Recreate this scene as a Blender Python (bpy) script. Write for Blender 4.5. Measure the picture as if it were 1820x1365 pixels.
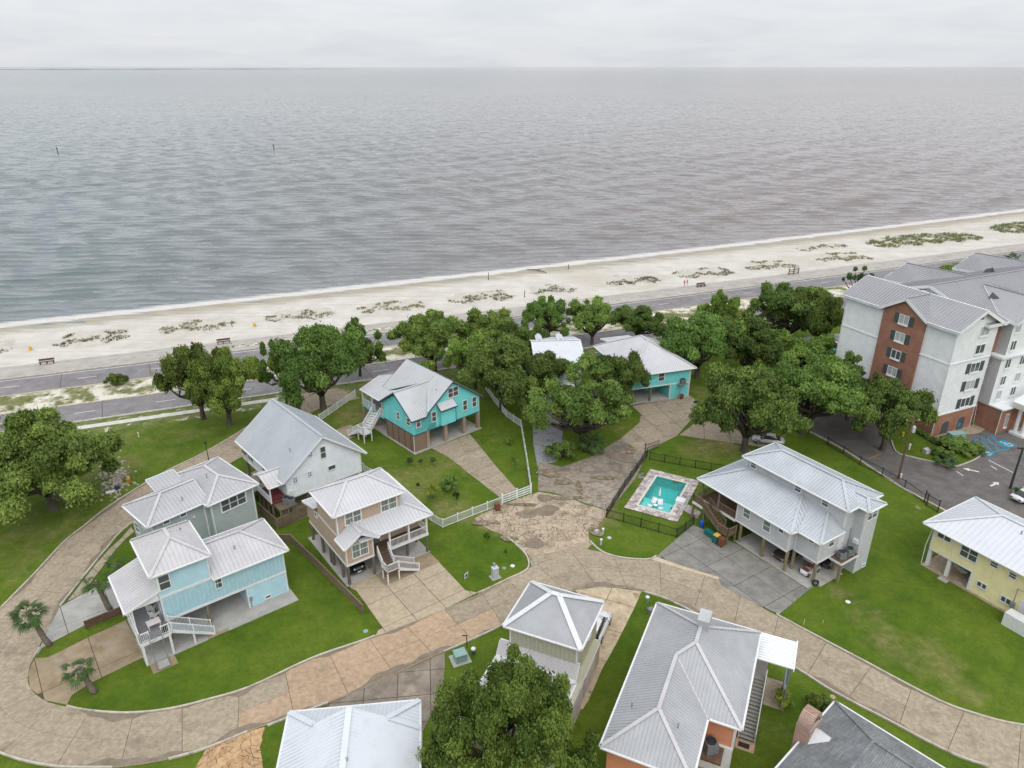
import bpy, bmesh, math, random
import numpy as np
from mathutils import Vector, Matrix
random.seed(7); RNG = np.random.default_rng(7)
for o in list(bpy.data.objects): bpy.data.objects.remove(o)
S = bpy.context.scene
COL = S.collection
# ------------------------------------------------------------------ camera, sky, sun, exposure
CAM_H = 52.0; FPX = 1280.0; PITCH = math.atan(565/1280)
cam = bpy.data.cameras.new('camera'); camo = bpy.data.objects.new('camera', cam); COL.objects.link(camo)
camo.location = (0, 0, CAM_H); camo.rotation_euler = (math.pi/2 - PITCH, 0, 0)
cam.sensor_fit = 'HORIZONTAL'; cam.sensor_width = 36; cam.lens = 36*FPX/1820; cam.clip_start = .5; cam.clip_end = 120000
S.camera = camo
W = bpy.data.worlds.new('World'); S.world = W; W.use_nodes = True
SUN_EL, SUN_AZ = math.radians(46), math.radians(165)      # azimuth measured clockwise from +Y
def build_world():
    nt = W.node_tree; N = nt.nodes; L = nt.links
    for n in list(N): N.remove(n)
    out = N.new('ShaderNodeOutputWorld'); bg = N.new('ShaderNodeBackground'); L.new(bg.outputs[0], out.inputs[0])
    sky = N.new('ShaderNodeTexSky'); sky.sky_type = 'NISHITA'; sky.sun_disc = False
    sky.sun_elevation = SUN_EL; sky.sun_rotation = SUN_AZ; sky.air_density = 1; sky.dust_density = 2
    sc = N.new('ShaderNodeVectorMath'); sc.operation = 'SCALE'; sc.inputs['Scale'].default_value = .07; L.new(sky.outputs[0], sc.inputs[0])
    tc = N.new('ShaderNodeTexCoord'); sp = N.new('ShaderNodeSeparateXYZ'); L.new(tc.outputs['Generated'], sp.inputs[0])
    ad = N.new('ShaderNodeMath'); ad.operation = 'ADD'; ad.inputs[1].default_value = .14; L.new(sp.outputs[2], ad.inputs[0])
    mx = N.new('ShaderNodeMath'); mx.operation = 'MAXIMUM'; mx.inputs[1].default_value = .05; L.new(ad.outputs[0], mx.inputs[0])
    dv = N.new('ShaderNodeMath'); dv.operation = 'DIVIDE'; L.new(sp.outputs[0], dv.inputs[0]); L.new(mx.outputs[0], dv.inputs[1])
    dv2 = N.new('ShaderNodeMath'); dv2.operation = 'DIVIDE'; L.new(sp.outputs[1], dv2.inputs[0]); L.new(mx.outputs[0], dv2.inputs[1])
    cb = N.new('ShaderNodeCombineXYZ'); L.new(dv.outputs[0], cb.inputs[0]); L.new(dv2.outputs[0], cb.inputs[1])
    nz = N.new('ShaderNodeTexNoise'); nz.inputs['Scale'].default_value = 1.15; nz.inputs['Detail'].default_value = 7; nz.inputs['Roughness'].default_value = .58; nz.inputs['Distortion'].default_value = .5
    L.new(cb.outputs[0], nz.inputs['Vector'])
    rp = N.new('ShaderNodeValToRGB'); rp.color_ramp.elements[0].position = .3; rp.color_ramp.elements[1].position = .62
    rp.color_ramp.elements[0].color = (.695, .73, .775, 1); rp.color_ramp.elements[1].color = (.785, .80, .83, 1)
    L.new(nz.outputs[0], rp.inputs[0])
    mix = N.new('ShaderNodeMix'); mix.data_type = 'RGBA'; mix.inputs[0].default_value = .88
    zz = N.new('ShaderNodeMath'); zz.operation = 'MAXIMUM'; zz.inputs[1].default_value = 0; L.new(sp.outputs[2], zz.inputs[0])
    zf = N.new('ShaderNodeMath'); zf.operation = 'MULTIPLY_ADD'; zf.inputs[1].default_value = 1.1; zf.inputs[2].default_value = 1.0; L.new(zz.outputs[0], zf.inputs[0])   # overcast sky: brighter towards the zenith
    cs = N.new('ShaderNodeVectorMath'); cs.operation = 'SCALE'; L.new(rp.outputs[0], cs.inputs[0]); L.new(zf.outputs[0], cs.inputs['Scale'])
    L.new(sc.outputs[0], mix.inputs[6]); L.new(cs.outputs[0], mix.inputs[7]); L.new(mix.outputs[2], bg.inputs[0]); bg.inputs[1].default_value = 1.0
build_world()
sl = bpy.data.lights.new('sun', 'SUN'); sl.energy = 1.2; sl.angle = math.radians(42); sl.color = (1, .965, .9)
so = bpy.data.objects.new('sun', sl); COL.objects.link(so); so.location = (60, -40, 120)
_d = Vector((math.sin(SUN_AZ)*math.cos(SUN_EL), math.cos(SUN_AZ)*math.cos(SUN_EL), math.sin(SUN_EL)))
so.rotation_euler = _d.to_track_quat('Z', 'Y').to_euler()
S.view_settings.view_transform = 'Standard'; S.view_settings.look = 'None'; S.view_settings.gamma = 1; S.view_settings.use_curve_mapping = False
S.view_settings.exposure = 0.09
S.render.engine = 'CYCLES'

# ------------------------------------------------------------------ helpers
def G(px, py, z=0.0):
    """photo pixel (1820 wide) -> the point of the place at height z"""
    a = (px-910)/FPX; b = -(py-682.5)/FPX
    dx, dy, dz = a, math.cos(PITCH)+b*math.sin(PITCH), -math.sin(PITCH)+b*math.cos(PITCH)
    t = (z-CAM_H)/dz
    return Vector((dx*t, dy*t, z))
def G2(px, py, z=0.0): p = G(px, py, z); return (p.x, p.y)
def height_at(base, px, py):
    a = (px-910)/FPX; b = -(py-682.5)/FPX
    dy, dz = math.cos(PITCH)+b*math.sin(PITCH), -math.sin(PITCH)+b*math.cos(PITCH)
    return CAM_H + dz*base.y/dy
class MB:
    def __init__(s): s.v = []; s.f = []; s.m = []
    def add(s, vs, fs, mi=0):
        o = len(s.v); s.v += [tuple(p) for p in vs]
        for f in fs: s.f.append([i+o for i in f]); s.m.append(mi)
    def box(s, x0, y0, z0, x1, y1, z1, mi=0):
        x0, x1 = min(x0, x1), max(x0, x1); y0, y1 = min(y0, y1), max(y0, y1); z0, z1 = min(z0, z1), max(z0, z1)
        s.add([(x0,y0,z0),(x1,y0,z0),(x1,y1,z0),(x0,y1,z0),(x0,y0,z1),(x1,y0,z1),(x1,y1,z1),(x0,y1,z1)],
              [(3,2,1,0),(4,5,6,7),(0,1,5,4),(1,2,6,5),(2,3,7,6),(3,0,4,7)], mi)
    def bar(s, p, q, w, h, mi=0, up=(0,0,1)):
        p, q = Vector(p), Vector(q); d = (q-p).normalized(); up = Vector(up)
        sd = d.cross(up)
        if sd.length < 1e-4: sd = d.cross(Vector((1,0,0)))
        sd.normalize(); u2 = sd.cross(d)
        a, b = sd*(w/2), u2*(h/2)
        s.add([p-a-b,p+a-b,p+a+b,p-a+b,q-a-b,q+a-b,q+a+b,q-a+b],
              [(3,2,1,0),(4,5,6,7),(0,1,5,4),(1,2,6,5),(2,3,7,6),(3,0,4,7)], mi)
    def tube(s, pts, rad, n=7, mi=0, cap=True):
        pts = [Vector(p) for p in pts]; rings = []
        if not isinstance(rad, (list, tuple)): rad = [rad]*len(pts)
        for i, p in enumerate(pts):
            d = (pts[min(i+1, len(pts)-1)]-pts[max(i-1, 0)]).normalized()
            r = d.cross(Vector((.31, .95, .05)));  r = r if r.length > .05 else d.cross(Vector((1, 0, 0)))
            r.normalize(); t = d.cross(r)
            rings.append([p+(r*math.cos(2*math.pi*k/n)+t*math.sin(2*math.pi*k/n))*rad[i] for k in range(n)])
        vs = [q for r in rings for q in r]; fs = []
        for i in range(len(pts)-1):
            for k in range(n):
                fs.append((i*n+k, i*n+(k+1) % n, (i+1)*n+(k+1) % n, (i+1)*n+k))
        if cap: fs.append(tuple(range(n))[::-1]); fs.append(tuple(range((len(pts)-1)*n, len(pts)*n)))
        s.add(vs, fs, mi)
    def prism(s, poly, z0, z1, mi=0):
        n = len(poly)
        if sum(poly[i][0]*poly[(i+1) % n][1]-poly[(i+1) % n][0]*poly[i][1] for i in range(n)) < 0: poly = poly[::-1]
        s.add([(p[0], p[1], z0) for p in poly]+[(p[0], p[1], z1) for p in poly],
              [tuple(range(n))[::-1], tuple(range(n, 2*n))]+[(i, (i+1) % n, n+(i+1) % n, n+i) for i in range(n)], mi)
    def extr(s, poly3, vec, mi=0):
        n = len(poly3); vec = Vector(vec); a = [Vector(p) for p in poly3]
        s.add(a+[p+vec for p in a], [tuple(range(n))[::-1], tuple(range(n, 2*n))]+[(i, (i+1) % n, n+(i+1) % n, n+i) for i in range(n)], mi)
    def lathe(s, prof, n=16, c=(0,0,0), mi=0):
        vs = []; fs = []
        for r, z in prof:
            for k in range(n): vs.append((c[0]+r*math.cos(2*math.pi*k/n), c[1]+r*math.sin(2*math.pi*k/n), c[2]+z))
        for i in range(len(prof)-1):
            for k in range(n): fs.append((i*n+k, i*n+(k+1) % n, (i+1)*n+(k+1) % n, (i+1)*n+k))
        fs.append(tuple(range(n))[::-1]); fs.append(tuple(range((len(prof)-1)*n, len(prof)*n)))
        s.add(vs, fs, mi)
    def mesh(s, name, mats, smooth=False, fix=True):
        me = bpy.data.meshes.new(name); me.from_pydata(s.v, [], s.f)
        if not isinstance(mats, (list, tuple)): mats = [mats]
        for m in mats: me.materials.append(m)
        if len(mats) > 1: me.polygons.foreach_set('material_index', s.m)
        if smooth: me.polygons.foreach_set('use_smooth', [True]*len(me.polygons))
        if fix:
            bm = bmesh.new(); bm.from_mesh(me); bmesh.ops.recalc_face_normals(bm, faces=bm.faces); bm.to_mesh(me); bm.free()
        me.update(); return me
    def build(s, name, mats, parent=None, smooth=False, kind=None, fix=True):
        o = bpy.data.objects.new(name, s.mesh(name, mats, smooth, fix)); COL.objects.link(o)
        if parent is not None: o.parent = parent
        if kind: o['kind'] = kind
        return o
def tag(o, label, cat, group=None):
    o['label'] = label; o['category'] = cat
    if group: o['group'] = group
    return o
def thing(name, label, cat, loc=(0,0,0), rz=0.0, group=None, scale=None):
    o = bpy.data.objects.new(name, None); COL.objects.link(o); o.empty_display_size = .3
    o.location = loc; o.rotation_euler = (0, 0, rz)
    if scale: o.scale = scale
    return tag(o, label, cat, group)
def link(name, me, parent=None, loc=(0,0,0), rz=0.0, kind=None):
    o = bpy.data.objects.new(name, me); COL.objects.link(o); o.location = loc; o.rotation_euler = (0, 0, rz)
    if parent is not None: o.parent = parent
    if kind: o['kind'] = kind
    return o
def copy_tree(o, parent=None):
    c = o.copy(); COL.objects.link(c); c.parent = parent
    for ch in [x for x in o.children]: copy_tree(ch, c)
    return c

# ------------------------------------------------------------------ materials
MATS = {}
def nodes(m): nt = m.node_tree; return nt, nt.nodes, nt.links, nt.nodes['Principled BSDF']
def mk(name, c1, c2=None, scale=1.0, rough=.8, metal=0.0, detail=5, contrast=(.35, .65), bump=0.0, bscale=30, coord='pos', objvar=0.0, spec=.4, stretch=None, c3=None, s3=.15, t3=(.55, .7), trans=0.0):
    """noise-mottled surface: c1..c2 by noise, c3 in larger stains, objvar = per-object lightness change"""
    m = bpy.data.materials.new(name); m.use_nodes = True; nt, N, L, P = nodes(m); MATS[name] = m
    P.inputs['Roughness'].default_value = rough; P.inputs['Metallic'].default_value = metal; P.inputs['Specular IOR Level'].default_value = spec
    if c2 is None: c2 = tuple(min(1, x*1.18) for x in c1); c1 = tuple(x*.86 for x in c1)
    if coord == 'pos': g = N.new('ShaderNodeNewGeometry'); vec = g.outputs['Position']
    else: g = N.new('ShaderNodeTexCoord'); vec = g.outputs['Object']
    if stretch:
        mp = N.new('ShaderNodeMapping'); mp.inputs['Scale'].default_value = stretch; L.new(vec, mp.inputs[0]); vec = mp.outputs[0]
    nz = N.new('ShaderNodeTexNoise'); nz.inputs['Scale'].default_value = scale; nz.inputs['Detail'].default_value = detail; nz.inputs['Roughness'].default_value = .62; L.new(vec, nz.inputs['Vector'])
    rp = N.new('ShaderNodeValToRGB'); rp.color_ramp.elements[0].position, rp.color_ramp.elements[1].position = contrast
    rp.color_ramp.elements[0].color = (*c1, 1); rp.color_ramp.elements[1].color = (*c2, 1); L.new(nz.outputs[0], rp.inputs[0])
    colr = rp.outputs[0]
    if c3 is not None:
        n3 = N.new('ShaderNodeTexNoise'); n3.inputs['Scale'].default_value = s3; n3.inputs['Detail'].default_value = 6; n3.inputs['Roughness'].default_value = .65; L.new(vec, n3.inputs['Vector'])
        r3 = N.new('ShaderNodeMapRange'); r3.inputs[1].default_value, r3.inputs[2].default_value = t3; L.new(n3.outputs[0], r3.inputs[0])
        mx = N.new('ShaderNodeMix'); mx.data_type = 'RGBA'; L.new(r3.outputs[0], mx.inputs[0]); L.new(colr, mx.inputs[6]); mx.inputs[7].default_value = (*c3, 1); colr = mx.outputs[2]
    if objvar:
        oi = N.new('ShaderNodeObjectInfo'); mr = N.new('ShaderNodeMapRange'); mr.inputs[3].default_value = 1-objvar; mr.inputs[4].default_value = 1+objvar; L.new(oi.outputs['Random'], mr.inputs[0])
        vm = N.new('ShaderNodeVectorMath'); vm.operation = 'SCALE'; L.new(colr, vm.inputs[0]); L.new(mr.outputs[0], vm.inputs['Scale']); colr = vm.outputs[0]
    L.new(colr, P.inputs['Base Color'])
    if bump:
        nb = N.new('ShaderNodeTexNoise'); nb.inputs['Scale'].default_value = bscale; nb.inputs['Detail'].default_value = 4; L.new(vec, nb.inputs['Vector'])
        b = N.new('ShaderNodeBump'); b.inputs['Strength'].default_value = bump; b.inputs['Distance'].default_value = .05; L.new(nb.outputs[0], b.inputs['Height']); L.new(b.outputs[0], P.inputs['Normal'])
    return m
def siding(name, c, lap=.19, amount=.28, rough=.6):
    """painted lap siding: board shadow-line relief every lap metres, in object height"""
    m = mk(name, tuple(x*.93 for x in c), tuple(min(1, x*1.06) for x in c), scale=.9, rough=rough, coord='obj', c3=tuple(x*.84 for x in c), s3=.5, t3=(.58, .78))
    nt, N, L, P = nodes(m)
    tc = N.new('ShaderNodeTexCoord'); sp = N.new('ShaderNodeSeparateXYZ'); L.new(tc.outputs['Object'], sp.inputs[0])
    d = N.new('ShaderNodeMath'); d.operation = 'DIVIDE'; d.inputs[1].default_value = lap; L.new(sp.outputs[2], d.inputs[0])
    fr = N.new('ShaderNodeMath'); fr.operation = 'FRACT'; L.new(d.outputs[0], fr.inputs[0])
    inv = N.new('ShaderNodeMath'); inv.operation = 'SUBTRACT'; inv.inputs[0].default_value = 1; L.new(fr.outputs[0], inv.inputs[1])
    b = N.new('ShaderNodeBump'); b.inputs['Strength'].default_value = 1; b.inputs['Distance'].default_value = lap*amount; L.new(inv.outputs[0], b.inputs['Height']); L.new(b.outputs[0], P.inputs['Normal'])
    return m
def metal_roof(name, c, streak=.12, rough=.5, metal=.12):
    a = tuple(x*(1-streak) for x in c); b = tuple(min(1, x*(1+streak*.8)) for x in c)
    return mk(name, a, b, scale=.35, rough=rough, metal=metal, coord='obj', detail=8, contrast=(.3, .7), c3=tuple(x*.86 for x in c), s3=.9, t3=(.52, .8), spec=.5)
def brick_mat(name, c1, c2, mortar, bw=.4, bh=.13, msize=.012, vertical=True):
    m = bpy.data.materials.new(name); m.use_nodes = True; nt, N, L, P = nodes(m); MATS[name] = m
    tc = N.new('ShaderNodeTexCoord'); sp = N.new('ShaderNodeSeparateXYZ'); L.new(tc.outputs['Object'], sp.inputs[0])
    cb = N.new('ShaderNodeCombineXYZ'); ad = N.new('ShaderNodeMath'); ad.operation = 'ADD'; L.new(sp.outputs[0], ad.inputs[0]); L.new(sp.outputs[1], ad.inputs[1])
    L.new(ad.outputs[0], cb.inputs[0]); L.new(sp.outputs[2 if vertical else 1], cb.inputs[1])
    br = N.new('ShaderNodeTexBrick'); br.inputs['Scale'].default_value = 1; br.inputs['Brick Width'].default_value = bw; br.inputs['Row Height'].default_value = bh; br.inputs['Mortar Size'].default_value = msize
    br.inputs['Color1'].default_value = (*c1, 1); br.inputs['Color2'].default_value = (*c2, 1); br.inputs['Mortar'].default_value = (*mortar, 1); L.new(cb.outputs[0], br.inputs['Vector'])
    nz = N.new('ShaderNodeTexNoise'); nz.inputs['Scale'].default_value = .6; nz.inputs['Detail'].default_value = 6; L.new(tc.outputs['Object'], nz.inputs['Vector'])
    mr = N.new('ShaderNodeMapRange'); mr.inputs[1].default_value = .3; mr.inputs[2].default_value = .7; mr.inputs[3].default_value = .82; mr.inputs[4].default_value = 1.14; L.new(nz.outputs[0], mr.inputs[0])
    vm = N.new('ShaderNodeVectorMath'); vm.operation = 'SCALE'; L.new(br.outputs[0], vm.inputs[0]); L.new(mr.outputs[0], vm.inputs['Scale']); L.new(vm.outputs[0], P.inputs['Base Color'])
    P.inputs['Roughness'].default_value = .85; return m
def plain(name, c, rough=.5, metal=0.0, spec=.4, var=.06):
    return mk(name, tuple(x*(1-var) for x in c), tuple(min(1, x*(1+var)) for x in c), scale=2.5, rough=rough, metal=metal, spec=spec, coord='obj')

WHITE = plain('white_trim', (.66, .66, .66)); WHITE2 = plain('white_paint', (.62, .63, .64), .45)
GLASS = plain('window_glass', (.075, .09, .09), .08, 0, .6); GLASS_B = plain('window_glass_blind', (.13, .18, .17), .15, 0, .6)
DARK = plain('dark_metal', (.03, .032, .035), .5); BLACK = plain('black_rubber', (.018, .018, .018), .7)
CONC = mk('pale_concrete', (.262, .212, .148), (.372, .312, .232), scale=2.4, rough=.9, detail=10, c3=(.195, .155, .108), s3=.55, t3=(.50, .78), bump=.15, bscale=12, objvar=.07)
CONC_P = mk('pinkish_concrete', (.32, .225, .145), (.43, .315, .215), scale=2.0, rough=.9, detail=10, c3=(.22, .165, .11), s3=.6, t3=(.54, .78), bump=.15, bscale=12, objvar=.08)
CONC_B = mk('brown_concrete', (.22, .165, .10), (.32, .25, .165), scale=.6, rough=.9, detail=8, c3=(.35, .30, .24), s3=.25, t3=(.52, .72), bump=.12, bscale=12, objvar=.04)
CONC_G = mk('grey_concrete', (.16, .155, .14), (.25, .24, .215), scale=.7, rough=.9, detail=8, c3=(.36, .35, .32), s3=.35, t3=(.62, .68), bump=.12, bscale=12, objvar=.07)
CONC_W = mk('slab_concrete', (.31, .30, .28), (.40, .39, .365), scale=.6, rough=.9, detail=7, c3=(.3, .28, .25), s3=.4)
CONC_O = mk('old_grey_concrete', (.18, .15, .115), (.295, .25, .20), scale=1.6, rough=.95, detail=9, c3=(.09, .08, .065), s3=.3, t3=(.5, .72), bump=.3, bscale=9, objvar=.08)
CONC_C = mk('cracked_concrete', (.33, .26, .185), (.46, .375, .275), scale=1.1, rough=.95, detail=8, c3=(.19, .15, .10), s3=.4, t3=(.50, .70), bump=.3, bscale=9, objvar=.07)
SANDY = mk('sandy_clay_concrete', (.38, .235, .12), (.50, .34, .19), scale=1.2, rough=.95, bump=.3, bscale=8, objvar=.12)
KERB = mk('kerb_concrete', (.36, .33, .27), (.5, .46, .39), scale=1.5, rough=.9, c3=(.2, .18, .14), s3=.6)
DIRT = mk('joint_dirt', (.05, .042, .03), (.1, .082, .055), scale=3, rough=1)
SOIL = mk('crack_soil', (.11, .085, .055), (.20, .155, .105), scale=2, rough=1, c3=(.08, .10, .03), s3=1.1, t3=(.55, .7))
GRAVEL = mk('grey_gravel', (.16, .165, .175), (.34, .345, .36), scale=9, rough=.95, detail=8, c3=(.09, .095, .07), s3=.7, t3=(.5, .72), bump=.4, bscale=14)
ASPH = mk('road_asphalt', (.165, .155, .157), (.225, .213, .215), scale=.5, rough=.9, detail=9, c3=(.14, .132, .134), s3=.12, t3=(.5, .7), stretch=(1, 1, 1))
ASPH_L = mk('lot_asphalt', (.10, .09, .085), (.15, .138, .13), scale=.6, rough=.9, detail=9, c3=(.19, .185, .18), s3=.16, t3=(.6, .75))
PAINT = mk('road_paint_white', (.5, .5, .49), (.68, .68, .67), scale=3, rough=.8); PAINT_B = plain('road_paint_blue', (.03, .22, .33), .8); PAINT_Y = plain('road_paint_orange', (.4, .2, .05), .8)
WOOD = mk('weathered_wood', (.13, .095, .06), (.21, .16, .105), scale=2, rough=.9, coord='obj', stretch=(4, 4, .6), objvar=.12)
WOOD_P = mk('treated_post', (.15, .125, .075), (.24, .2, .125), scale=2, rough=.85, coord='obj', stretch=(5, 5, .5), objvar=.1)
WOOD_D = mk('brown_deck', (.085, .05, .032), (.14, .085, .055), scale=2, rough=.8, coord='obj', objvar=.1)
WOOD_G = mk('grey_brown_post', (.10, .088, .07), (.17, .15, .12), scale=2, rough=.9, coord='obj', stretch=(5, 5, .5), objvar=.1)
SHADE = plain('dark_underside', (.12, .12, .12), .9)
STEEL = plain('galvanised', (.33, .34, .35), .4, .5); AC = mk('ac_unit', (.12, .135, .14), (.2, .215, .22), scale=8, rough=.6)
def leaf_mat(name, c_dark, c_light, trans=.33):
    m = bpy.data.materials.new(name); m.use_nodes = True; nt, N, L, P = nodes(m); MATS[name] = m
    at = N.new('ShaderNodeAttribute'); at.attribute_name = 'tint'
    oi = N.new('ShaderNodeObjectInfo')
    rp = N.new('ShaderNodeValToRGB'); rp.color_ramp.elements[0].position = .1; rp.color_ramp.elements[1].position = .95
    rp.color_ramp.elements[0].color = (*c_dark, 1); rp.color_ramp.elements[1].color = (*c_light, 1); L.new(at.outputs['Fac'], rp.inputs[0])
    mr = N.new('ShaderNodeMapRange'); mr.inputs[3].default_value = .72; mr.inputs[4].default_value = 1.38; L.new(oi.outputs['Random'], mr.inputs[0])
    vm = N.new('ShaderNodeVectorMath'); vm.operation = 'SCALE'; hs = N.new('ShaderNodeHueSaturation'); hr = N.new('ShaderNodeMapRange'); hr.inputs[3].default_value = .488; hr.inputs[4].default_value = .516; wn = N.new('ShaderNodeTexWhiteNoise'); wn.noise_dimensions = '1D'; L.new(oi.outputs['Random'], wn.inputs['W']); L.new(wn.outputs['Value'], hr.inputs[0]); L.new(hr.outputs[0], hs.inputs['Hue']); hs.inputs['Saturation'].default_value = .94; L.new(rp.outputs[0], hs.inputs['Color']); L.new(hs.outputs[0], vm.inputs[0]); L.new(mr.outputs[0], vm.inputs['Scale'])
    L.new(vm.outputs[0], P.inputs['Base Color']); P.inputs['Roughness'].default_value = .65; P.inputs['Specular IOR Level'].default_value = .18
    tr = N.new('ShaderNodeBsdfTranslucent'); L.new(vm.outputs[0], tr.inputs[0])
    ms = N.new('ShaderNodeMixShader'); ms.inputs[0].default_value = trans; L.new(P.outputs[0], ms.inputs[1]); L.new(tr.outputs[0], ms.inputs[2]); L.new(ms.outputs[0], N['Material Output'].inputs[0])
    return m
LEAF = leaf_mat('oak_leaves', (.036, .076, .013), (.20, .295, .052)); LEAF_L = leaf_mat('light_oak_leaves', (.05, .105, .013), (.25, .35, .05))
LEAF_D = leaf_mat('dark_leaves', (.03, .06, .02), (.11, .17, .06)); LEAF_Y = leaf_mat('yellow_green_leaves', (.10, .16, .02), (.3, .37, .05)); LEAF_P = leaf_mat('palm_leaves', (.025, .065, .016), (.10, .175, .045))
BARK = mk('oak_bark', (.05, .042, .034), (.12, .1, .08), scale=3, rough=.95, coord='obj', bump=.5, bscale=8); BARK_P = mk('palm_bark', (.10, .085, .065), (.19, .165, .13), scale=6, rough=.95, coord='obj', bump=.6, bscale=9)

CONC_T = mk('tan_concrete', (.33, .265, .18), (.44, .365, .265), scale=2.0, rough=.9, detail=10, c3=(.25, .185, .11), s3=.5, t3=(.54, .8), bump=.15, bscale=12, objvar=.05)
DAMP = mk('damp_concrete', (.155, .12, .085), (.225, .18, .13), scale=1.2, rough=.55, detail=7)
def add_hairlines(m, scale, strength=.75):
    """hairline cracks: thin dark cell borders in the colour of a concrete"""
    nt, N, L, P = nodes(m); src = P.inputs['Base Color'].links[0].from_socket; g = N.new('ShaderNodeNewGeometry')
    nz = N.new('ShaderNodeTexNoise'); nz.inputs['Scale'].default_value = scale*1.5; nz.inputs['Detail'].default_value = 3; L.new(g.outputs['Position'], nz.inputs['Vector'])
    ad = N.new('ShaderNodeVectorMath'); ad.operation = 'MULTIPLY_ADD'; ad.inputs[1].default_value = (.35/scale,)*3; L.new(nz.outputs['Color'], ad.inputs[0]); L.new(g.outputs['Position'], ad.inputs[2])
    v = N.new('ShaderNodeTexVoronoi'); v.feature = 'DISTANCE_TO_EDGE'; v.inputs['Scale'].default_value = scale; L.new(ad.outputs[0], v.inputs['Vector'])
    pm = N.new('ShaderNodeTexNoise'); pm.inputs['Scale'].default_value = .35; pm.inputs['Detail'].default_value = 2; L.new(g.outputs['Position'], pm.inputs['Vector']); pr = N.new('ShaderNodeMapRange'); pr.inputs[1].default_value = .46; pr.inputs[2].default_value = .56; L.new(pm.outputs[0], pr.inputs[0])
    r = N.new('ShaderNodeMapRange'); r.inputs[1].default_value = .012*scale; r.inputs[2].default_value = .03*scale; r.inputs[3].default_value = strength; r.inputs[4].default_value = 0; L.new(v.outputs['Distance'], r.inputs[0])
    mu = N.new('ShaderNodeMath'); mu.operation = 'MULTIPLY'; L.new(r.outputs[0], mu.inputs[0]); L.new(pr.outputs[0], mu.inputs[1]); x = N.new('ShaderNodeMix'); x.data_type = 'RGBA'; L.new(mu.outputs[0], x.inputs[0]); L.new(src, x.inputs[6]); x.inputs[7].default_value = (.10, .08, .055, 1); L.new(x.outputs[2], P.inputs['Base Color'])
add_hairlines(CONC_C, 1.8, .75); add_hairlines(CONC_O, .6, .35); add_hairlines(SANDY, .9, .7)
# ------------------------------------------------------------------ the setting
def base_y(x): return 154.4 + .3941*x + 9.15e-5*x*x
def wall_y(x): return base_y(x)+9.0
def water_y(x): return 198.5 + .430*x + 1.125e-4*x*x
SEA_Z = -1.0
def structure(o): o['kind'] = 'structure'; return o
def grid_mesh(name, P, mat, smooth=True, attrs=None):
    """P: (rows, cols, 3) array"""
    r, c, _ = P.shape; me = bpy.data.meshes.new(name)
    idx = np.arange(r*c).reshape(r, c)
    f = np.stack([idx[:-1, :-1], idx[:-1, 1:], idx[1:, 1:], idx[1:, :-1]], -1).reshape(-1, 4)
    me.vertices.add(r*c); me.vertices.foreach_set('co', P.reshape(-1).astype(np.float32))
    n = len(f); me.loops.add(n*4); me.loops.foreach_set('vertex_index', f.reshape(-1).astype(np.int32))
    me.polygons.add(n); me.polygons.foreach_set('loop_start', np.arange(0, n*4, 4, dtype=np.int32)); me.polygons.foreach_set('loop_total', np.full(n, 4, np.int32))
    me.polygons.foreach_set('use_smooth', np.full(n, smooth))
    me.materials.append(mat); me.update(calc_edges=True)
    for k, a in (attrs or {}).items():
        at = me.attributes.new(k, 'FLOAT', 'POINT'); at.data.foreach_set('value', a.reshape(-1).astype(np.float32))
    return me
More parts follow.
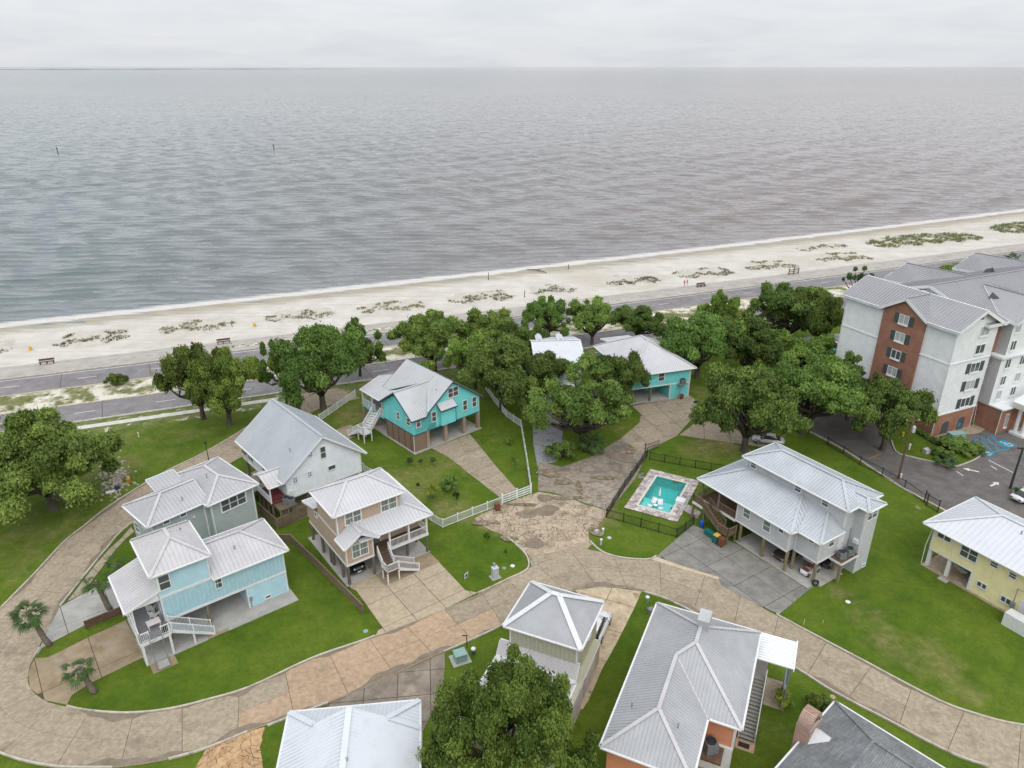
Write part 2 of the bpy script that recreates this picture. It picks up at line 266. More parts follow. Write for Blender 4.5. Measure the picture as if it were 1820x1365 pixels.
# ---- lawn / land
def lawn_material():
    m = bpy.data.materials.new('lawn_grass'); m.use_nodes = True; nt, N, L, P = nodes(m)
    g = N.new('ShaderNodeNewGeometry')
    def noise(s, d=6, r=.6):
        n = N.new('ShaderNodeTexNoise'); n.inputs['Scale'].default_value = s; n.inputs['Detail'].default_value = d; n.inputs['Roughness'].default_value = r; L.new(g.outputs['Position'], n.inputs['Vector']); return n.outputs[0]
    def mix(f, a, b):
        x = N.new('ShaderNodeMix'); x.data_type = 'RGBA'; L.new(f, x.inputs[0])
        for s, v in ((6, a), (7, b)):
            if isinstance(v, tuple): x.inputs[s].default_value = (*v, 1)
            else: L.new(v, x.inputs[s])
        return x.outputs[2]
    def rng(v, a, b):
        r = N.new('ShaderNodeMapRange'); r.inputs[1].default_value = a; r.inputs[2].default_value = b; L.new(v, r.inputs[0]); return r.outputs[0]
    def attr(n): a = N.new('ShaderNodeAttribute'); a.attribute_name = n; return a.outputs['Fac']
    def op(o, a, b):
        q = N.new('ShaderNodeMath'); q.operation = o
        for i, v in ((0, a), (1, b)):
            if isinstance(v, (int, float)): q.inputs[i].default_value = v
            else: L.new(v, q.inputs[i])
        return q.outputs[0]
    lush = mix(rng(noise(.45), .35, .65), (.042, .088, .006), (.090, .142, .012))
    lush = mix(rng(noise(5, 8, .8), .3, .7), lush, mix(rng(noise(.12), .4, .6), (.063, .106, .008), (.118, .158, .019)))
    dry = mix(rng(noise(.8, 8, .7), .35, .65), (.11, .125, .028), (.25, .21, .095))
    dfac = rng(op('ADD', op('MULTIPLY', attr('dry'), 1.25), op('MULTIPLY', op('SUBTRACT', noise(.35, 9, .7), .5), 1.4)), .38, .95)
    col = mix(dfac, lush, dry)
    bare = mix(rng(noise(2.2, 8, .75), .35, .65), (.15, .115, .075), (.36, .32, .25))
    bfac = rng(op('ADD', attr('bare'), op('MULTIPLY', op('SUBTRACT', noise(.8, 9, .75), .5), 1.6)), .55, .75)
    col = mix(bfac, col, bare)
    br = N.new('ShaderNodeMapRange'); br.inputs[1].default_value = .3; br.inputs[2].default_value = .7; br.inputs[3].default_value = .74; br.inputs[4].default_value = 1.26; L.new(noise(1.7, 10, .8), br.inputs[0])
    vb = N.new('ShaderNodeVectorMath'); vb.operation = 'SCALE'; L.new(col, vb.inputs[0]); L.new(br.outputs[0], vb.inputs['Scale']); col = vb.outputs[0]
    L.new(col, P.inputs['Base Color']); P.inputs['Roughness'].default_value = .95; P.inputs['Specular IOR Level'].default_value = .15
    b = N.new('ShaderNodeBump'); b.inputs['Strength'].default_value = .5; b.inputs['Distance'].default_value = .08; L.new(noise(7, 5, .8), b.inputs['Height']); L.new(b.outputs[0], P.inputs['Normal'])
    return m
LAWN = lawn_material()
DRY = [((60, 960), 12, .45), ((250, 760), 9, .42), ((200, 830), 6, .6), ((330, 770), 8, .4), ((30, 860), 9, .4), ((720, 860), 9, .55), ((800, 905), 5, .6), ((780, 820), 6, .5), ((860, 780), 6, .4), ((640, 740), 8, .6), ((900, 680), 8, .5),
       ((1590, 1150), 4.5, .56), ((1660, 1180), 4.5, .54), ((1540, 1095), 3.5, .5), ((1710, 1220), 4, .5), ((1290, 790), 5, .75), ((1250, 800), 4, .7), ((900, 940), 3, .6), ((1060, 930), 3.5, .6), ((875, 925), 3.5, .7), ((1085, 910), 2.5, .6), ((1110, 890), 2, .4),
       ((1490, 1050), 2, .6), ((1360, 1300), 4, .4), ((120, 1075), 3, .3), ((1700, 690), 10, .5), ((1100, 760), 4, .5), ((700, 660), 9, .6), ((1240, 700), 6, .5)]
BARE = [((212, 845), 2.6, .8), ((195, 865), 2.2, .75), ((175, 895), 2.0, .5), ((215, 820), 1.8, .6), ((130, 930), 2.5, .45), ((190, 1220), .8, .7), ((95, 1146), .6, .6), ((1275, 785), 2.2, .55), ((1330, 800), 3.0, .6), ((1000, 790), 2.5, .55), ((1045, 800), 3, .5), ((560, 740), 4, .45), ((1400, 1320), 1.5, .4), ((1430, 1280), 1.0, .5),
        ((870, 760), 2.5, .5), ((885, 720), 3, .5), ((1500, 800), 2.5, .5), ((1630, 900), 1.6, .7), ((1660, 912), 1.2, .7), ((1490, 1045), 1.2, .6), ((1105, 885), 1.2, .5), ((85, 905), 4, .3)]
def fields(X, Y):
    d = np.zeros_like(X); b = np.zeros_like(X)
    for q, r, s in DRY: p = G(*q); d = np.maximum(d, s*np.exp(-((X-p.x)**2+(Y-p.y)**2)/(r*r)))
    for q, r, s in BARE: p = G(*q); b = np.maximum(b, s*np.exp(-((X-p.x)**2+(Y-p.y)**2)/(r*r)))
    d = np.maximum(d, .45*np.clip((X+10)/-60, 0, 1)*np.clip((Y-62)/20, 0, 1))       # the field on the left is rougher grass
    return d, b
xs = np.concatenate([[-900, -500, -300, -220], np.arange(-170, 240, 1.6), [280, 360, 520, 900]])
ts = np.concatenate([[-900, -300, -80], np.arange(20, 110, 1.5)])
rows = []
for t in list(ts): rows.append(np.stack([xs, np.full_like(xs, t), np.zeros_like(xs)], -1))
for k in np.linspace(0, 1, 30)[1:]:
    y = np.maximum(110*(1-k)+(wall_y(xs)-6)*k, 109.5+k)
    rows.append(np.stack([xs, y, np.full_like(xs, 0.0)], -1))
P_ = np.array(rows); dd, bb = fields(P_[..., 0], P_[..., 1])
structure(link('ground', grid_mesh('ground', P_, LAWN, True, {'dry': dd, 'bare': bb})))

def ribbon(name, lo, hi, x0, x1, zlo, zhi, mat, n=90, thick=0.0, rows=1):
    X = np.linspace(x0, x1, n); R = []
    for k in np.linspace(0, 1, rows+1):
        R.append(np.stack([X, lo(X)*(1-k)+hi(X)*k, np.full_like(X, zlo*(1-k)+zhi*k)], -1))
    return structure(link(name, grid_mesh(name, np.array(R), mat, False)))
off = lambda a: (lambda x: base_y(x)+a)
SAND = mk('beach_sand', (.46, .43, .385), (.57, .54, .49), scale=.25, rough=.95, detail=9, contrast=(.3, .7), c3=(.42, .365, .29), s3=.03, t3=(.5, .75), bump=.25, bscale=1.2)
# ---- beach
def beach_material():
    m = SAND; nt, N, L, P = nodes(m)
    src = P.inputs['Base Color'].links[0].from_socket
    a = N.new('ShaderNodeAttribute'); a.attribute_name = 'wet'
    g = N.new('ShaderNodeNewGeometry'); mp = N.new('ShaderNodeMapping'); mp.inputs['Rotation'].default_value = (0, 0, -.37); mp.inputs['Scale'].default_value = (.12, .9, 1); L.new(g.outputs['Position'], mp.inputs[0])
    nz = N.new('ShaderNodeTexNoise'); nz.inputs['Scale'].default_value = 1; nz.inputs['Detail'].default_value = 7; L.new(mp.outputs[0], nz.inputs['Vector'])
    ad = N.new('ShaderNodeMath'); ad.operation = 'ADD'; L.new(a.outputs['Fac'], ad.inputs[0]); L.new(nz.outputs[0], ad.inputs[1])
    r = N.new('ShaderNodeMapRange'); r.inputs[1].default_value = .85; r.inputs[2].default_value = 1.25; L.new(ad.outputs[0], r.inputs[0])
    x = N.new('ShaderNodeMix'); x.data_type = 'RGBA'; L.new(r.outputs[0], x.inputs[0]); L.new(src, x.inputs[6]); x.inputs[7].default_value = (.32, .285, .22, 1)
    # drift line of weed
    b = N.new('ShaderNodeAttribute'); b.attribute_name = 'wrack'
    n2 = N.new('ShaderNodeTexNoise'); n2.inputs['Scale'].default_value = 3.0; n2.inputs['Detail'].default_value = 6; n2.inputs['Roughness'].default_value = .7; L.new(mp.outputs[0], n2.inputs['Vector'])
    m2 = N.new('ShaderNodeMath'); m2.operation = 'MULTIPLY'; L.new(b.outputs['Fac'], m2.inputs[0]); L.new(n2.outputs[0], m2.inputs[1])
    r2 = N.new('ShaderNodeMapRange'); r2.inputs[1].default_value = .56; r2.inputs[2].default_value = .66; L.new(m2.outputs[0], r2.inputs[0])
    y = N.new('ShaderNodeMix'); y.data_type = 'RGBA'; L.new(r2.outputs[0], y.inputs[0]); L.new(x.outputs[2], y.inputs[6]); y.inputs[7].default_value = (.10, .085, .06, 1)
    # vehicle tracks and raked lines running along the beach
    mt = N.new('ShaderNodeMapping'); mt.inputs['Rotation'].default_value = (0, 0, -.39); mt.inputs['Scale'].default_value = (.012, 1.0, 1); L.new(g.outputs['Position'], mt.inputs[0])
    n3 = N.new('ShaderNodeTexNoise'); n3.inputs['Scale'].default_value = 1.1; n3.inputs['Detail'].default_value = 4; n3.inputs['Roughness'].default_value = .7; L.new(mt.outputs[0], n3.inputs['Vector'])
    r3 = N.new('ShaderNodeMapRange'); r3.inputs[1].default_value = .35; r3.inputs[2].default_value = .65; r3.inputs[3].default_value = .88; r3.inputs[4].default_value = 1.06; L.new(n3.outputs[0], r3.inputs[0])
    v3 = N.new('ShaderNodeVectorMath'); v3.operation = 'SCALE'; L.new(y.outputs[2], v3.inputs[0]); L.new(r3.outputs[0], v3.inputs['Scale'])
    L.new(v3.outputs[0], P.inputs['Base Color'])
beach_material()
X = np.concatenate([np.linspace(-420, -160, 40), np.linspace(-158, 260, 380), np.linspace(265, 700, 60)]); K = np.linspace(0, 1, 46); R = []; wet = []; wr = []
for k in K:
    y = (wall_y(X)-.5)*(1-k)+(water_y(X)+24)*k; sea = water_y(X); sw = wall_y(X)
    f = (y-sw)/(sea-sw); z = -.62-.38*np.clip(f, 0, 1)**1.2-np.clip(f-1, 0, 1)*3.0
    z = z + .07*np.sin(X*.19+y*.31)*np.sin(X*.07-y*.23)*np.clip(f*4, 0, 1)*np.clip((1-f)*4, 0, 1)
    R.append(np.stack([X, y, z], -1)); wet.append(np.clip((f-.62)/.3, 0, 1)*.75); wr.append(np.exp(-((f-.80)/.07)**2)+.8*np.exp(-((f-.93)/.05)**2)+.5*np.exp(-((f-.62)/.04)**2))
structure(link('beach', grid_mesh('beach', np.array(R), SAND, True, {'wet': np.array(wet), 'wrack': np.array(wr)})))
# ---- seawall: a run of broad concrete steps, each its own piece
SEAW = mk('seawall_concrete', (.30, .275, .245), (.42, .39, .355), scale=.4, rough=.95, detail=8, c3=(.22, .205, .19), s3=.2)
def ribbon_box(name, lo, hi, x0, x1, z0, z1, mat, parent=None, n=60):
    X = np.linspace(x0, x1, n); R = [np.stack([X, lo(X), np.full_like(X, z0)], -1), np.stack([X, lo(X), np.full_like(X, z1)], -1), np.stack([X, hi(X), np.full_like(X, z1)], -1), np.stack([X, hi(X), np.full_like(X, z0)], -1)]
    o = link(name, grid_mesh(name, np.array(R), mat, False), parent)
    return o
sw_top = structure(ribbon_box('seawall', off(1.2), off(6.6), -330, 420, -1.4, .05, SEAW))
for k, (a, b, zt) in enumerate([(6.6, 7.7, -.16), (7.7, 8.8, -.36), (8.8, 9.9, -.56)]):
    ribbon_box('step', off(a), off(b), -330, 420, -1.5, zt, SEAW, sw_top)
ribbon('sand_strip', off(3.3), off(4.6), -60, -22, .055, .055, mk('sand_and_weed', (.10, .11, .04), (.55, .5, .42), scale=1.0, rough=.95, contrast=(.45, .55)))
# ---- highway: two carriageways of asphalt slabs with concrete edging
ribbon('highway', off(-8.0), off(.9), -330, 420, .012, .012, ASPH)
ribbon('highway', off(-24.6), off(-17.0), -330, 420, .012, .012, ASPH)
MEDIAN = mk('median_sand_grass', (.075, .095, .022), (.2, .19, .075), scale=.5, rough=.95, detail=8, c3=(.58, .54, .46), s3=.22, t3=(.46, .56), bump=.3, bscale=3)
ribbon('median', off(-16.7), off(-8.3), -330, 420, .03, .03, MEDIAN)
VERGE = mk('verge_grass', (.06, .11, .018), (.16, .17, .05), scale=.6, rough=.95, detail=8, c3=(.5, .46, .38), s3=.5, t3=(.56, .66))
ribbon('verge', off(-30.5), off(-24.9), -330, 110, .012, .012, VERGE)
ribbon_box('kerb', off(-8.35), off(-8.0), -330, 420, -.05, .11, KERB)['kind'] = 'structure'
ribbon_box('kerb', off(-17.0), off(-16.65), -330, 420, -.05, .13, KERB)['kind'] = 'structure'
ribbon_box('kerb', off(-24.95), off(-24.6), -330, 420, -.05, .13, KERB)['kind'] = 'structure'
ribbon_box('kerb', off(.9), off(1.2), -330, 420, -.05, .14, KERB)['kind'] = 'structure'
ribbon('pavement', off(-28.0), off(-26.6), -330, -40, .03, .03, mk('pavement_white', (.46, .44, .4), (.6, .58, .53), scale=1, rough=.9))
def along(offset, x, dx=.1):
    a = Vector((x, base_y(x)+offset, 0)); b = Vector((x+dx, base_y(x+dx)+offset, 0)); return a, (b-a).normalized()
_dash = MB(); _dash.box(-1.52, -.075, 0, 1.52, .075, .004); dash_me = _dash.mesh('lane_dash', PAINT)
for offs, ph in ((-20.8, 0), (-3.6, 4)):
    for x in np.arange(-150+ph, 175, 11.4):
        p, d = along(offs, x); structure(link('lane_marking', dash_me, None, (p.x, p.y, .018), math.atan2(d.y, d.x)))
ribbon('edge_line', off(-.05), off(.15), -330, 420, .018, .018, PAINT)
ribbon('edge_line', off(-7.55), off(-7.40), -330, 420, .018, .018, mk('worn_yellow_line', (.2, .16, .09), (.36, .27, .12), scale=2))
ribbon('edge_line', off(-24.3), off(-24.12), -330, 420, .018, .018, mk('worn_white_line', (.25, .24, .24), (.55, .54, .53), scale=2))
_jt = MB(); _jt.box(-.05, -4.1, 0, .05, 4.1, .003); jt_me = _jt.mesh('joint', DIRT)
for offs in (-20.8, -3.6):
    for x in np.arange(-150, 170, 13.7):
        p, d = along(offs, x); o = structure(link('road_joint', jt_me, None, (p.x, p.y, .0145), math.atan2(d.y, d.x)+.12)); o.scale = (1, .82 if offs < -10 else 1, 1)

# ---- sea
def sea_material():
    m = bpy.data.materials.new('sea_water'); m.use_nodes = True; nt, N, L, P = nodes(m)
    g = N.new('ShaderNodeNewGeometry')
    mp = N.new('ShaderNodeMapping'); mp.inputs['Rotation'].default_value = (0, 0, -.12); mp.inputs['Scale'].default_value = (.36, 1.0, 1); L.new(g.outputs['Position'], mp.inputs[0])
    def noise(s, d, r, v=None):
        n = N.new('ShaderNodeTexNoise'); n.inputs['Scale'].default_value = s; n.inputs['Detail'].default_value = d; n.inputs['Roughness'].default_value = r; L.new(v or mp.outputs[0], n.inputs['Vector']); return n.outputs[0]
    n1 = noise(1.6, 4, .6)
    rn = N.new('ShaderNodeTexNoise'); rn.noise_type = 'RIDGED_MULTIFRACTAL'; rn.normalize = True; rn.inputs['Scale'].default_value = .27; rn.inputs['Detail'].default_value = 1.3; rn.inputs['Roughness'].default_value = .55; rn.inputs['Lacunarity'].default_value = 2.1; rn.inputs['Offset'].default_value = .9; rn.inputs['Gain'].default_value = 1.6; L.new(mp.outputs[0], rn.inputs['Vector']); n2 = rn.outputs[0]
    b1 = N.new('ShaderNodeBump'); b1.inputs['Strength'].default_value = .25; b1.inputs['Distance'].default_value = .045; L.new(n1, b1.inputs['Height'])
    b2 = N.new('ShaderNodeBump'); b2.inputs['Strength'].default_value = .9; b2.inputs['Distance'].default_value = .13; L.new(n2, b2.inputs['Height']); sp0 = N.new('ShaderNodeSeparateXYZ'); L.new(g.outputs['Position'], sp0.inputs[0]); dm = N.new('ShaderNodeMapRange'); dm.inputs[1].default_value = 250; dm.inputs[2].default_value = 2600; dm.inputs[3].default_value = .34; dm.inputs[4].default_value = 1.35; L.new(sp0.outputs[1], dm.inputs[0]); L.new(dm.outputs[0], b2.inputs['Distance']); L.new(b1.outputs[0], b2.inputs['Normal'])
    sp = N.new('ShaderNodeSeparateXYZ'); L.new(g.outputs['Position'], sp.inputs[0])
    # silt: brown water to the right, greener to the left
    at = N.new('ShaderNodeMath'); at.operation = 'DIVIDE'; L.new(sp.outputs[0], at.inputs[0]); L.new(sp.outputs[1], at.inputs[1])
    r = N.new('ShaderNodeMapRange'); r.inputs[1].default_value = -.6; r.inputs[2].default_value = .35; L.new(at.outputs[0], r.inputs[0])
    mx = N.new('ShaderNodeMix'); mx.data_type = 'RGBA'; L.new(r.outputs[0], mx.inputs[0]); mx.inputs[6].default_value = (.125, .150, .155, 1); mx.inputs[7].default_value = (.178, .153, .146, 1)
    pv = N.new('ShaderNodeMapping'); pv.inputs['Scale'].default_value = (.004, .012, 1); L.new(g.outputs['Position'], pv.inputs[0])
    pn = noise(1, 4, .6, pv.outputs[0]); pr = N.new('ShaderNodeMapRange'); pr.inputs[1].default_value = .3; pr.inputs[2].default_value = .7; pr.inputs[3].default_value = .9; pr.inputs[4].default_value = 1.12; L.new(pn, pr.inputs[0])
    vs = N.new('ShaderNodeVectorMath'); vs.operation = 'SCALE'; L.new(mx.outputs[2], vs.inputs[0]); L.new(pr.outputs[0], vs.inputs['Scale'])
    fo = N.new('ShaderNodeAttribute'); fo.attribute_name = 'foam'
    mf = N.new('ShaderNodeMapping'); mf.inputs['Rotation'].default_value = (0, 0, -.4); mf.inputs['Scale'].default_value = (.14, 1.2, 1); L.new(g.outputs['Position'], mf.inputs[0])
    fn = noise(.8, 7, .7, mf.outputs[0]); ad = N.new('ShaderNodeMath'); ad.operation = 'ADD'; L.new(fo.outputs['Fac'], ad.inputs[0]); L.new(fn, ad.inputs[1])
    fr = N.new('ShaderNodeMapRange'); fr.inputs[1].default_value = .95; fr.inputs[2].default_value = 1.2; L.new(ad.outputs[0], fr.inputs[0])
    fx = N.new('ShaderNodeMix'); fx.data_type = 'RGBA'; L.new(fr.outputs[0], fx.inputs[0]); L.new(vs.outputs[0], fx.inputs[6]); fx.inputs[7].default_value = (.55, .53, .50, 1)
    L.new(fx.outputs[2], P.inputs['Base Color']); L.new(b2.outputs[0], P.inputs['Normal'])
    rr = N.new('ShaderNodeMapRange'); rr.inputs[3].default_value = .03; rr.inputs[4].default_value = .8; L.new(fr.outputs[0], rr.inputs[0]); L.new(rr.outputs[0], P.inputs['Roughness'])
    P.inputs['IOR'].default_value = 1.33
    return m
SEA = sea_material()
d_ = np.concatenate([np.geomspace(126, 1900, 960), np.geomspace(1930, 70000, 50)])     # distance rows
c_ = np.linspace(-1.0, 1.0, 600)
Dm, Cm = np.meshgrid(d_, c_, indexing='ij')
SX = Cm*Dm*np.where(Dm > 1900, 1+np.clip((Dm-1900)/6000, 0, 1)*.6, 1); SY = Dm
wz = np.zeros_like(SX); rg = np.random.default_rng(3)
def low(n, fx, fy):      # slow random field, about -1..1
    f = np.zeros_like(SX)
    for _ in range(n): f += np.sin(SX*rg.uniform(*fx)*rg.choice([-1, 1])+SY*rg.uniform(*fy)+rg.uniform(0, 6.28))
    return f/math.sqrt(n/2)
for lam, amp, wa, tilt in ((5.6, .28, 1.6, -.05), (4.1, .11, 1.4, .08), (2.9, .06, 1.0, -.16)):
    ph = 2*math.pi*(SY*math.cos(tilt)+SX*math.sin(tilt)+wa*low(6, (.04, .16), (.005, .05)))/lam
    wz += amp*np.clip(.72+.34*low(5, (.08, .30), (.05, .30)), .15, 1.4)*np.sin(ph+.7*np.sin(ph))
gust = 1+.15*np.sin(SX*.021+SY*.013+1)*np.sin(SX*-.012+SY*.03)
wz = (wz+.6*wz*wz)*gust
shore = SY-water_y(np.clip(SX, -420, 500))
wz *= np.clip(shore/22, .12, 1)*np.clip((1900-SY)/1500, 0, 1)
foam = np.clip(1-np.abs(shore-1.5)/7.0, 0, 1)*.85+np.clip(1-np.abs(shore-13)/3, 0, 1)*.30+np.clip(1-np.abs(shore-22)/3, 0, 1)*.18
structure(link('sea', grid_mesh('sea', np.stack([SX, SY, SEA_Z+wz], -1), SEA, True, {'foam': foam})))
# low barrier island on the horizon
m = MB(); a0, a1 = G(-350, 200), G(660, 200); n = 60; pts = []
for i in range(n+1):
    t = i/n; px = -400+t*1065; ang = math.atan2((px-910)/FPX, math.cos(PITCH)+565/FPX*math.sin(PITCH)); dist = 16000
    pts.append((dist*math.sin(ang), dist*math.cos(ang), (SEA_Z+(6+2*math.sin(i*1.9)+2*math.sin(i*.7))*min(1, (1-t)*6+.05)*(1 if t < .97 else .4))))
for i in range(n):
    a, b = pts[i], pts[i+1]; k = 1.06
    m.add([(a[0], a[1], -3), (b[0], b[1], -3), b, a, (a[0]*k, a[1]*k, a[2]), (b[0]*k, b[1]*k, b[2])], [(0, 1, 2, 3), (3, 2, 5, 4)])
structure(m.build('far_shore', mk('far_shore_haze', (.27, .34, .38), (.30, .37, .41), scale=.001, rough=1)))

# ------------------------------------------------------------------ concrete street
def clip_half(poly, a, b, c):
    out = []
    for i in range(len(poly)):
        p, q = poly[i], poly[(i+1) % len(poly)]; dp, dq = a*p[0]+b*p[1]-c, a*q[0]+b*q[1]-c
        if dp <= 0: out.append(p)
        if (dp < 0 < dq) or (dq < 0 < dp): t = dp/(dp-dq); out.append((p[0]+(q[0]-p[0])*t, p[1]+(q[1]-p[1])*t))
    return out
def area(p): return .5*sum(p[i][0]*p[(i+1) % len(p)][1]-p[(i+1) % len(p)][0]*p[i][1] for i in range(len(p)))
def sheet(name, pxs, z, mat, parent=None, z0=None):
    m = MB(); pts = [G2(*q) for q in pxs]
    m.prism(pts, z-.02 if z0 is None else z0, z); return m.build(name, mat, parent)
def slab_field(name, poly, yaw, du, dv, mat, top=.05, o=None, gap=.06, parent=None, piece='slab'):
    """a paved area split into single slabs by a grid turned by yaw"""
    root = structure(parent or MBsheet(name, poly)); c, s = math.cos(yaw), math.sin(yaw); o = o or poly[0]
    loc = [((p[0]-o[0])*c+(p[1]-o[1])*s, -(p[0]-o[0])*s+(p[1]-o[1])*c) for p in poly]
    us = [p[0] for p in loc]; vs = [p[1] for p in loc]
    for i in range(math.floor(min(us)/du), math.ceil(max(us)/du)):
        for j in range(math.floor(min(vs)/dv), math.ceil(max(vs)/dv)):
            q = clip_half(clip_half(clip_half(clip_half(loc, -1, 0, -(i*du+gap/2)), 1, 0, (i+1)*du-gap/2), 0, -1, -(j*dv+gap/2)), 0, 1, (j+1)*dv-gap/2)
            if len(q) < 3 or abs(area(q)) < .15: continue
            m = MB(); m.prism([(x*c-y*s+o[0], x*s+y*c+o[1]) for x, y in q], -.05, top+random.uniform(-.006, .006)); m.build(piece, mat, root)
    return root
def MBsheet(name, poly, mat=None, z=.012):
    m = MB(); m.prism(poly, -.06, z); return m.build(name, mat or DIRT)
PAIRS1 = [((600,690),(640,708)),((520,706),(560,730)),((423,770),(470,790)),((354,810),(405,826)),((300,836),(350,860)),((246,867),(290,893)),((189,904),(245,922)),((149,936),(215,946)),((114,964),(190,975)),((64,1018),(150,1024)),((17,1066),(107,1078)),((-25,1110),(86,1118)),((-60,1160),(60,1169)),((-80,1215),(50,1198)),((-70,1270),(54,1224)),((-35,1318),(80,1246)),((20,1346),(114,1256)),((100,1363),(160,1264)),((200,1365),(229,1268)),((300,1350),(300,1261)),((366,1331),(371,1244)),((446,1298),(446,1221)),((583,1250),(554,1171)),((683,1207),(640,1141)),((789,1158.6),(735,1105)),((840,1137),(790,1083)),((897,1110),(859,1053)),
 ((960,1075),(905,1029)),((1000,1058),(945,1006)),((1040,1046),(985,992)),((1080,1044),(1042,976)),((1120,1047),(1100,992)),((1165,1058),(1160,995)),((1200,1072),(1205,1004)),((1250,1098),(1277,1027)),((1330,1142),(1340,1072)),((1414,1188),(1443,1127)),((1483,1231),(1530,1173)),((1586,1285),(1610,1216)),((1649,1319),(1680,1251)),((1706,1346),(1735,1270)),((1775,1372),(1790,1285)),((1880,1405),(1870,1297))]
PO = [Vector(G(*a)) for a, b in PAIRS1]; PI_ = [Vector(G(*b)) for a, b in PAIRS1]
def smooth(pts, k=6):
    out = []
    for i in range(len(pts)-1):
        p0, p1, p2, p3 = pts[max(i-1, 0)], pts[i], pts[i+1], pts[min(i+2, len(pts)-1)]
        for j in range(k):
            t = j/k; out.append(.5*((2*p1)+(-p0+p2)*t+(2*p0-5*p1+4*p2-p3)*t*t+(-p0+3*p1-3*p2+p3)*t**3))
    return out+[pts[-1]]
SO, SI = smooth(PO), smooth(PI_)
m = MB()
for i in range(len(SO)-1): m.add([(p.x, p.y, .01) for p in (SO[i], SO[i+1], SI[i+1], SI[i])], [(0, 1, 2, 3)])
street = structure(m.build('street', DIRT))
mid = [(a+b)/2 for a, b in zip(SO, SI)]; cum = [0]
for i in range(len(mid)-1): cum.append(cum[-1]+(mid[i+1]-mid[i]).length)
def at_s(line, s):
    for i in range(len(cum)-1):
        if cum[i+1] >= s: t = (s-cum[i])/max(1e-6, cum[i+1]-cum[i]); return line[i].lerp(line[i+1], t)
    return line[-1]
s = 0.0; k = 0
while s < cum[-1]-.5:
    Ls = random.uniform(3.9, 4.7); e = min(s+Ls, cum[-1])
    for a, b in ((0.0, .5), (.5, 1.0)):
        ss = [s+.02+(e-s-.04)*t for t in (0, .33, .67, 1)]
        A = [at_s(SO, q).lerp(at_s(SI, q), a+(.002 if a else 0)) for q in ss]; B = [at_s(SO, q).lerp(at_s(SI, q), b-(.002 if b < 1 else 0)) for q in ss]
        mm = MB(); mm.prism([(p.x, p.y) for p in A]+[(p.x, p.y) for p in B[::-1]], -.05, .05+random.uniform(-.008, .008))
        px = (at_s(mid, (s+e)/2))
        pinky = -25 < px.x < -3 and px.y < 62
        mm.build('slab', CONC_P if (pinky and random.random() < .9) else CONC, street)
    s = e; k += 1
def kerb_line(pxs, w=.17, h=.17, name='kerb', k=5):
    pts = smooth([Vector(G(*q)) for q in pxs], k); m = MB(); n = len(pts)
    for i in range(n):
        d = (pts[min(i+1, n-1)]-pts[max(i-1, 0)]).normalized(); sd = Vector((-d.y, d.x, 0))*w/2
        p = pts[i]; m.v += [tuple(p-sd+Vector((0, 0, -.05))), tuple(p-sd+Vector((0, 0, h))), tuple(p+sd+Vector((0, 0, h))), tuple(p+sd+Vector((0, 0, -.05)))]
        if i:
            a, b = (i-1)*4, i*4
            for e in range(3): m.f.append([a+e, a+e+1, b+e+1, b+e]); m.m.append(0)
    m.f += [[0, 1, 2, 3], [4*n-4, 4*n-3, 4*n-2, 4*n-1]]; m.m += [0, 0]
    return structure(m.build(name, KERB))
kerb_line([a for a, b in PAIRS1[1:19]]); kerb_line([(300,1350),(366,1331),(440,1301)]); kerb_line([(476,1291),(500,1281),(583,1250)])
kerb_line([(245,922),(215,946),(190,975),(150,1024),(107,1078)]); kerb_line([(72,1152),(60,1169)])
kerb_line([(119,1256),(160,1264),(229,1268),(300,1261),(371,1244),(446,1221),(554,1171),(640,1141),(667,1131)])
kerb_line([(849,1055),(870,1046),(905,1029),(933,1016),(940,1004),(935,987),(919,970),(902,956)])
kerb_line([(1049,962),(1052,966),(1064,977),(1078,985),(1105,992),(1139,995),(1157,994),(1166,989)])
kerb_line([(1381,1092),(1387,1097),(1443,1127),(1530,1173),(1610,1216),(1680,1251),(1735,1270),(1790,1285),(1870,1297)])
kerb_line([(789,1159),(840,1137),(897,1110),(950,1080)]); kerb_line([(1146,1053),(1186,1066),(1250,1098),(1330,1142),(1414,1188),(1483,1231),(1586,1285),(1649,1319),(1706,1346),(1755,1362)])
def damp_gutter(line, other, s0, s1, seed, wmax=1.0, z=.0625):
    rg = random.Random(seed); m = MB(); n = max(3, int((s1-s0)/.5)); ph = [rg.uniform(0, 6.28) for _ in range(4)]; prev = None
    for k in range(n+1):
        s_ = s0+(s1-s0)*k/n; a = at_s(line, s_); b = at_s(other, s_); d = (b-a).normalized()
        w = wmax*max(.04, .42+.3*math.sin(s_*.45+ph[0])+.22*math.sin(s_*1.1+ph[1])+.12*math.sin(s_*2.7+ph[2]))*min(1, 4*k/n, 4*(1-k/n))+.03
        cur = (a+d*.08+Vector((0, 0, z)), a+d*(.08+w)+Vector((0, 0, z)))
        if prev: m.add([prev[0], cur[0], cur[1], prev[1]], [(0, 1, 2, 3)])
        prev = cur
    return structure(m.build('damp_stain', DAMP))
def s_near(line, px): p = G(*px); return min(range(len(line)), key=lambda i: (line[i]-p).length)
def gut(line, other, p0, p1, seed, w): a, b = cum[s_near(line, p0)], cum[s_near(line, p1)]; damp_gutter(line, other, min(a, b), max(a, b), seed, w)
gut(SI, SO, (140, 1262), (300, 1261), 1, 1.0); gut(SI, SO, (310, 1260), (470, 1210), 2, 1.0); gut(SI, SO, (480, 1207), (640, 1141), 3, .8); gut(SI, SO, (650, 1138), (800, 1080), 4, .6); gut(SI, SO, (810, 1076), (905, 1029), 5, .4)
